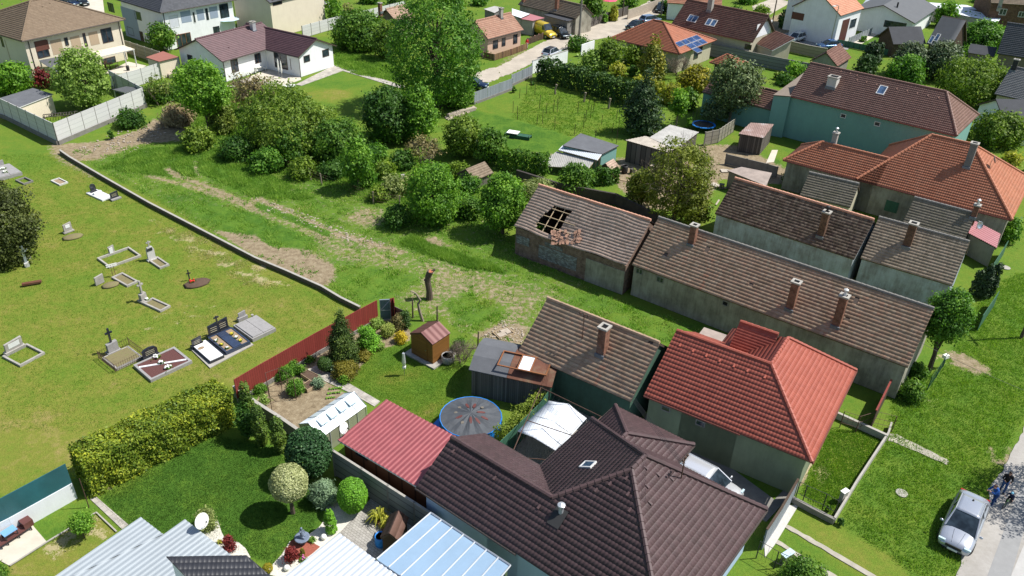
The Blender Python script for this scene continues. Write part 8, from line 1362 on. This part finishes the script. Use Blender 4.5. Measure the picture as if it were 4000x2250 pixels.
tree('tree','broad green tree in the garden at the top right',(41,2150,480),(41,2180,240),170,mt='leaf_mid2',z0=.02,k=14); tree('tree','light yellow-green tree above the broad garden tree',(41,2020,280),(41,2050,150),110,mt='leaf_pale2',z0=0,k=9); tree('tree','feathery young tree right of the modern white house',(41,1760,270),(41,1770,10),80,mt='leaf_bright2',z0=.1,k=9); tree('tree','green shrub mass at the right top corner garden',(41,2420,330),(41,2420,220),90,mt='leaf_bright2',z0=0,k=8); tree('shrub','small orange-leaved shrub at the modern house wall',(41,1450,340),(41,1450,260),34,mt='leaf_rust',z0=0,k=4); tree('tree','small tree between the salmon roof and the modern house',(41,1090,120),(41,1100,20),45,mt='leaf_mid',z0=.1,k=5); tree('bush','dark hedge-like bush at the left edge of the top right garden',(41,2080,500),(41,2050,400),80,mt='leaf_deep',z0=0,k=6)
tree('thuja','large dark thuja over the wall near the pink parasol',(31,790,230),(31,800,-120),85,mt='leaf_mid',z0=.05,k=11); tree('thuja','golden-green thuja cone right of the pink parasol',(31,1020,210),(31,1025,65),40,kind='column',mt='leaf_yellow',z0=0); tree('bush','light shrub between the dark thuja and the golden one',(31,935,230),(31,930,140),32,mt='leaf_bright2',z0=0,k=4); hedge('hedge','short dark green hedge at the upper end of the road',(31,1510,110),(31,1660,150),1.6,2.,'leaf_deep'); tree('thuja','left of two slim dark thujas by the yellow van',(31,165,340),(31,170,220),20,kind='column',mt='leaf_thuja',z0=0,group=None); tree('thuja','right of two slim dark thujas by the yellow van',(31,245,350),(31,250,230),26,kind='column',mt='leaf_thuja',z0=0)

for i,(x,y,t,w_,m_) in enumerate(((950,330,200,70,'leaf_mid2'),(1150,30,-90,70,'leaf_mid2'),(700,60,-60,60,'leaf_olive2'),(1400,90,-20,70,'leaf_deep'),(2000,60,-60,90,'leaf_olive2'),(2250,50,-40,60,'leaf_mid2'))):
    tree('tree','leafy garden tree among the houses at the top of the village',(21,x,y),(21,x,t),w_,mt=m_,z0=.05,k=8,group='garden trees at the top')
for i,(x,y,t,w_,m_) in enumerate(((1180,60,-60,60,'leaf_mid2'),(1900,140,60,55,'leaf_mid2'),(2250,170,90,60,'leaf_deep'),(2500,170,70,55,'leaf_olive2'),(2350,30,-60,80,'leaf_mid2'),(1450,30,-30,50,'leaf_deep'))):
    tree('tree','small leafy tree in the yards behind the maroon house',(31,x,y),(31,x,t),w_,mt=m_,z0=.05,k=7,group='small trees behind the maroon house')
for i,(x,y,t,w_,m_) in enumerate(((1500,20,-60,60,'leaf_mid2'),(1900,420,330,60,'leaf_olive2'),(1960,560,470,60,'leaf_mid2'),(2060,600,520,50,'leaf_deep'),(2200,560,480,60,'leaf_mid2'),(950,420,360,30,'leaf_mid2'),(620,150,60,50,'leaf_deep'),(1250,160,90,40,'leaf_deep') if 0 else (2150,30,-30,60,'leaf_mid2'))):
    tree('bush','rounded green shrub in the gardens at the upper right',(41,x,y),(41,x,t),w_,mt=m_,z0=.0,k=6,group='shrubs in the upper right gardens')
# right end
tree('tree','round light-green tree with leaning bare stem at the end of the long row house',(43,1620,830),(43,1880,20),185,mt='leaf_mid2',z0=.42,k=16,core=.45,lean=.3); 
for l,x,y,t,w_ in (('left',2080,60,-150,60),('middle',2140,100,-210,52),('right',2210,80,-240,50)): tree('thuja','%s one of the dark columnar thujas at the end of the rear row'%l,(43,x,y),(43,x,t),w_,kind='column',mt='leaf_conif',z0=0,cat='thuja')
tree('bush','clipped green hedge block in front of the long row gable',(43,1430,1110),(43,1440,950),100,mt='leaf_mid',z0=0,k=8); tree('bush','small dark weeds bush under the leaning stem',(43,1500,870),(43,1510,790),75,mt='leaf_mid',z0=0,k=6); tree('tree','yellow-green sapling growing in the gap between the two rows',(42,745,1340),(42,750,1190),48,mt='leaf_bright2',z0=.05,k=5); tree('bush','bright green bush right of the pink porch roof',(42,2400,980),(42,2400,740),80,mt='leaf_bright2',z0=0,k=7); tree('bush','flat golden clipped bush by the driveway at the right edge',(42,2450,200),(42,2450,95),75,mt='leaf_yellow',z0=0,k=6); tree('bush','dark bush at the right edge below the golden clipped bush',(42,2550,360),(42,2550,260),50,mt='leaf_deep',z0=0,k=5); tree('bush','fig-green bush behind the small mossy shed',(42,250,400),(42,230,310),90,mt='leaf_deep',z0=0,k=7)
tree('bush','leafy hedge at the bottom edge left of the driveway strips',(44,330,1560),(44,320,1330),190,mt='leaf_mid',z0=0,k=12); tree('bush','small weed bush beside the low wall end',(44,600,800),(44,600,740),28,mt='leaf_mid',z0=0,k=4); tree('bush','small green bush at the outer corner of the low garden wall',(44,720,930),(44,730,870),38,mt='leaf_deep',z0=0,k=4)
# lower left garden
tree('roadside_tree','tall leafy tree beyond the asphalt road, casting its shade on it',(44,3260,640),(44,3000,-500),420,mt='leaf_mid',z0=.3,k=16,hm=9,wm=7)
hedge('clipped_hedge','long yellow-green conifer hedge between the cemetery and the garden',(14,860,560),(13,2300,1290),2.3,2.55,'leaf_hedge_y',wild=.22,bulge=.09,nmax=130000,dens=3.)
for l,b_,t,w_ in (('tall dark columnar thuja at the right end of the yellow-green hedge',(23,-50,1440),(13,2380,950),66),('round-topped thuja second from the hedge end',(23,70,1449+120),(23,60,1200),66),('green cone thuja between the hedge end and the big dark yew',(24,250,190),(24,280,-110),70)): tree('thuja',l,b_,t,w_,kind='column',mt='leaf_yellowdark',z0=0,cat='thuja',s=.1)
tree('bush','leafy dark green bush in front of the hedge end',(14,2500,60),(13,2480,1180),85,mt='leaf_deep',z0=0,k=8); tree('yew','big rounded dark green yew beside the concrete fence',(24,560,450),(24,520,-30),200,kind='ball',mt='leaf_yew',z0=.02,core=.3,rnd=1.2,dens=3,nmax=60000,cut=.6,s=.12)
tree('topiary','round pale variegated topiary ball on a short trunk',(24,372,810),(24,350,350),165,kind='ball',mt='leaf_var',z0=.3,core=.14,dens=3.2,nmax=60000,s=.085,tr=.12); tree('ball_shrub','round bright green clipped ball by the paved terrace',(24,985,800),(24,990,470),130,kind='ball',mt='leaf_ball',z0=.0,core=.14,dens=3.2,nmax=60000,s=.08); tree('dwarf_conifer','small egg-shaped bright green dwarf conifer on white gravel',(24,760,1000),(24,755,810),55,kind='column',mt='leaf_ball',z0=0,s=.06,core=.2)
tree('bush','grey-green loose shrub between the topiary ball and the clipped ball',(24,680,700),(24,700,500),115,mt='leaf_blue',z0=0,k=9,s=.08,el=4); plant('agave','spiky grey-green yucca beside the clipped ball',(24,800,680),1.6,.7,'leaf_blue'); plant('yucca','yellow-striped yucca, left of the two in the terrace planter',(24,1240,900),1.7,.9,'leaf_yellow',n=60); plant('yucca','yellow-striped yucca, right of the two in the terrace planter',(24,1330,950),1.3,.7,'leaf_yellow',n=50)
tree('red_maple','low crimson dwarf maple in the bottom gravel bed',(24,360,1300),(24,350,1170),62,mt='leaf_red',z0=0,k=6,s=.07); tree('red_maple','crimson dwarf maple at the edge of the pale blue roof',(14,2320,1200),(14,2320,1050),52,mt='leaf_red',z0=0,k=6,s=.07); tree('bush','loose shrub behind the large white dish',(14,2090,960),(14,2080,780),88,mt='leaf_dull2',z0=0,k=7,s=.09,core=.8); tree('bush','golden ball shrub at the bottom edge',(24,125,1410),(24,120,1330),45,kind='ball',mt='leaf_gold2',z0=0,s=.06,core=.2); plant('grass_tuft','small spiky tuft by the red mulch bed',(24,570,1100),.6,.35,'leaf_mid',n=30); tree('bush','small golden shrub beside the bottom crimson maple',(24,470,1240),(24,460,1170),30,mt='leaf_rust',z0=0,k=4,s=.06); plant('grass_tuft','tiny yellow tuft on the white gravel by the crimson maple',(14,2210,1120),.45,.25,'leaf_yellow',n=25); plant('flowering_plant','pink flowering cushion at the white ribbed roof edge',(24,480,1290),.6,.25,'leaf_mid',flowers='flower_pink')
baretree('fruit_tree','small espalier tree with light leaves in the bottom left lawn',(14,870,1010),(14,880,840),100,leaf='leaf_bright2',depth=3,stems=2,dens=.7,mt='bark'); tree('fruit_tree','flat-crowned young fruit tree over the sandy patch, bottom left',(14,850,1060),(14,830,850),95,mt='leaf_bright2',z0=.45,k=6,s=.09,core=.7,cat='tree'); pole('washing_post','slim leaning T-shaped washing post at the hedge end',(14,895,755),2.2,.03,'iron_rust','washing post'); tree('bush','green bush cut by the bottom left corner',(14,-20,1560),(14,10,1290),110,mt='leaf_mid',z0=0,k=7,s=.1)
# vegetable garden and flower border
tree('conifer','dark cone conifer against the red fence',(23,880,740),(23,870,290),120,kind='cone',mt='leaf_yellowdark2',z0=.0,dens=2.8,s=.1); tree('ball_shrub','dark clipped ball shrub at the path corner',(23,705,830),(23,700,690),68,kind='ball',mt='leaf_thuja',z0=0,core=.15,s=.08,dens=3); tree('bush','bright green rounded dwarf spruce right of the cone conifer',(23,1130,620),(23,1150,390),100,mt='leaf_ball',z0=0,k=7,s=.09,core=.25)
for l,x,y,t,w_,mt_ in (('pale yellow-green hosta mound behind the dwarf spruce',1220,400,310,60,'leaf_pale2'),('lime variegated bush in the back corner of the border',1330,470,370,60,'leaf_var2'),('golden yellow cushion shrub near the tool shed',1455,540,450,52,'leaf_gold3'),('silvery variegated cushion in front of the dwarf spruce',1210,610,540,60,'leaf_pale2'),('orange-brown creeping juniper at the border edge',900,880,760,120,'leaf_rust'),('small round light bush at the tip of the border',890,950,880,42,'leaf_bright2'),('rust-yellow low shrub between the juniper and the lawn edge',1090,690,630,75,'leaf_rust'),('dark twiggy shrub behind the golden cushion',1450,400,260,70,'leaf_dull'),('blue-green sedum cushion beside the dark ball shrub',790,850,780,34,'leaf_blue'),('grey-green lavender cushion at the raised beds',630,990,910,50,'leaf_blue')): tree('bush',l,(23,x,y),(23,x,t),w_,mt=mt_,z0=0,k=6,s=.08,cat='shrub')
for i,(x,y,t,w_) in enumerate(((360,830,740,70),(200,900,850,60),(110,920,850,45),(40,1040,980,60),(300,900,800,80),(540,740,700,40),(460,860,780,40),(620,560,500,34),(520,640,540,34),(750,500,430,34),(680,520,460,30),(640,600,560,26),(1060,330,250,26),(1000,350,310,16))):
    tree('vine' if i>4 else 'vegetable_plant',('light-leaved vine shoot climbing the red fence' if i>6 else 'leafy green plant in the bed under the red fence'),(23,x,y),(23,x,t),w_,mt='leaf_bright2' if i>6 else 'leaf_mid2',z0=.1 if i>6 else 0,k=4,s=.08,cat='vine' if i>6 else 'vegetable plant',group='vine shoots on the red fence' if i>6 else 'plants in the bed under the red fence')
tree('vegetable_plant','leafy strawberry bed at the left of the raised soil beds',(23,400,1060),(23,410,930),75,mt='leaf_mid2',z0=0,k=8,s=.08,cat='vegetable plant'); tree('vine','yellow-green vine at the corner of the dark garden wall',(23,90,1190),(23,85,1080),36,mt='leaf_pale2',z0=.1,k=4,s=.08,cat='vine'); tree('bush','round leafy bush behind the tool shed by the dead fence',(23,2050,620),(23,2060,500),56,mt='leaf_mid2',z0=.1,k=6,s=.09); baretree('brushwood','dead twiggy brushwood fence between the tool shed and the felt shed',(23,2080,740),(23,2120,520),110,depth=4,stems=8,kids=4); tree('bush','dark overgrown bush left of the tool shed at the board fence',(23,1500,400),(23,1480,230),55,mt='leaf_thuja',z0=0,k=6,s=.09)
for i in range(16):
    x=720+(i%6)*24-(i//6)*14; y=1010+(i%6)*-3+(i//6)*45; o=plant('seedling','low green seedling row plant in the sandy vegetable bed',(23,x+20,y+10),.22,.12,'weeds',n=14,group='seedlings in the sandy bed')
hedge('vine_row','leafy vine row along the green corrugated fence by the pool',(33,290,1230),(23,2440,1640),.6,1.7,'leaf_yellow2',cat='vine',wild=.4,s=.1,dens=1.2)
# grasses
F_=lambda M,X,Y:(M['dirt']<.42)
scatter('field_grass','tall rough grass covering the wild field',FIELD,26000,.06,.3,'grass_tall',lambda M,X,Y:(M['dirt']<.35)&(NR.random(len(X))<M['lush']),4,.03,3)
scatter('dry_grass','dry straw-coloured stalks on the worn ground of the field',FIELD,9000,.04,.16,'grass_dry',lambda M,X,Y:(M['dirt']>.15)&(M['dirt']<.75),4,.025,4)
scatter('field_weeds','broad-leaved weeds scattered over the field and the old yards',FIELD,5000,.05,.2,'weeds',lambda M,X,Y:(M['dirt']>.1)&(np.sin(X*1.3+Y)*np.sin(Y*1.1-X*.5)>.1),7,.05,5)
scatter('lush_grass','thick dark tall grass on the left part of the field',[(12,1400,60),(12,2000,0),(12,2576,200),(22,300,400),(22,620,560),(12,2576,560),(12,2100,330),(12,1650,330),(12,1000,250)],9000,.15,.45,'grass_tall',lambda M,X,Y:M['dirt']<.4,5,.035,6)
scatter('lush_grass_bank','thick bright grass bank along the mounds in the middle of the field',[(22,1440,1010),(22,1560,920),(22,1750,1010),(22,2100,1130),(22,2350,1200),(22,2500,1300),(22,2200,1260),(22,1800,1150)],3500,.2,.5,'grass_tall',F_,5,.035,7)
scatter('verge_grass','rough meadow grass on the wide verge at the right',[(44,1230,0),(43,1210,1449),(43,1250,1100),(43,1760,800),(43,2200,0),(42,2500,1300),(42,2800,1300),(43,2800,900),(44,2500,0),(44,2250,500),(44,2050,1050),(44,1900,1449),(44,1500,1449),(44,700,900)],24000,.04,.15,'grass_lawn',lambda M,X,Y:M['dirt']<.5,4,.025,8,cat='grass')
scatter('yard_grass','rough grass in the fenced garden plot of the red house',[(44,450,330),(44,600,0),(43,700,1420),(43,1200,1449),(44,1180,0),(44,660,850),(44,330,620)],4000,.03,.1,'grass_lawn',F_,4,.03,9)
scatter('edge_grass','long grass along the wire fence and under the big shrubs',[(11,1500,1300),(11,2300,1000),(21,300,1300),(22,1000,150),(22,1500,300),(22,2500,600),(22,2500,760),(22,1440,640),(22,660,420),(22,0,220),(11,2300,1448)],12000,.15,.5,'grass_tall',F_,4,.04,10)
scatter('vineyard_grass','uneven grass tufts of the vineyard',[(31,0,1180),(31,200,830),(31,1200,1100),(31,1280,1340),(31,620,1380)],4500,.04,.16,'grass_lawn',F_,4,.035,11)
scatter('bank_grass','rough meadow behind the bungalow and under the poplar',[(21,790,500),(21,1400,620),(21,1480,830),(21,1000,750),(21,800,660)],6000,.1,.35,'grass_tall',F_,4,.05,12)
scatter('lawn_tufts','short grass of the cemetery lawn with seed heads',[(12,0,100),(12,600,100),(12,2500,1200),(23,1000,200),(13,2300,900),(13,900,1449),(13,0,1449)],22000,.02,.06,'grass_lawn',lambda M,X,Y:M['straw']<.5,4,.02,13)
scatter('straw_tufts','pale dry straw lying on the cemetery lawn along the wall',[(12,1480,740),(12,1900,860),(12,2300,1060),(12,2576,1200),(22,250,1449),(22,-100,1440),(12,2200,1250),(12,1900,1100)],5000,.02,.06,'grass_dry',lambda M,X,Y:np.sin(X*2.1+Y)*np.sin(Y*1.9-X)>.0,4,.03,14)
scatter('garden_tufts','mown grass of the deep green garden lawn',[(14,1000,640),(14,2030,0),(24,200,150),(24,700,700),(24,520,1050),(24,170,1340),(14,2450,1230),(14,1650,1020),(14,1200,960)],14000,.02,.05,'grass_deep',F_,4,.015,15); scatter('shed_lawn_tufts','mown grass around the tool shed',[(23,1550,530),(23,1180,640),(23,920,950),(23,1240,1140),(23,1780,1380),(23,2070,1100),(23,2140,800),(23,1900,700)],9000,.02,.05,'grass_lawn',F_,4,.015,16)
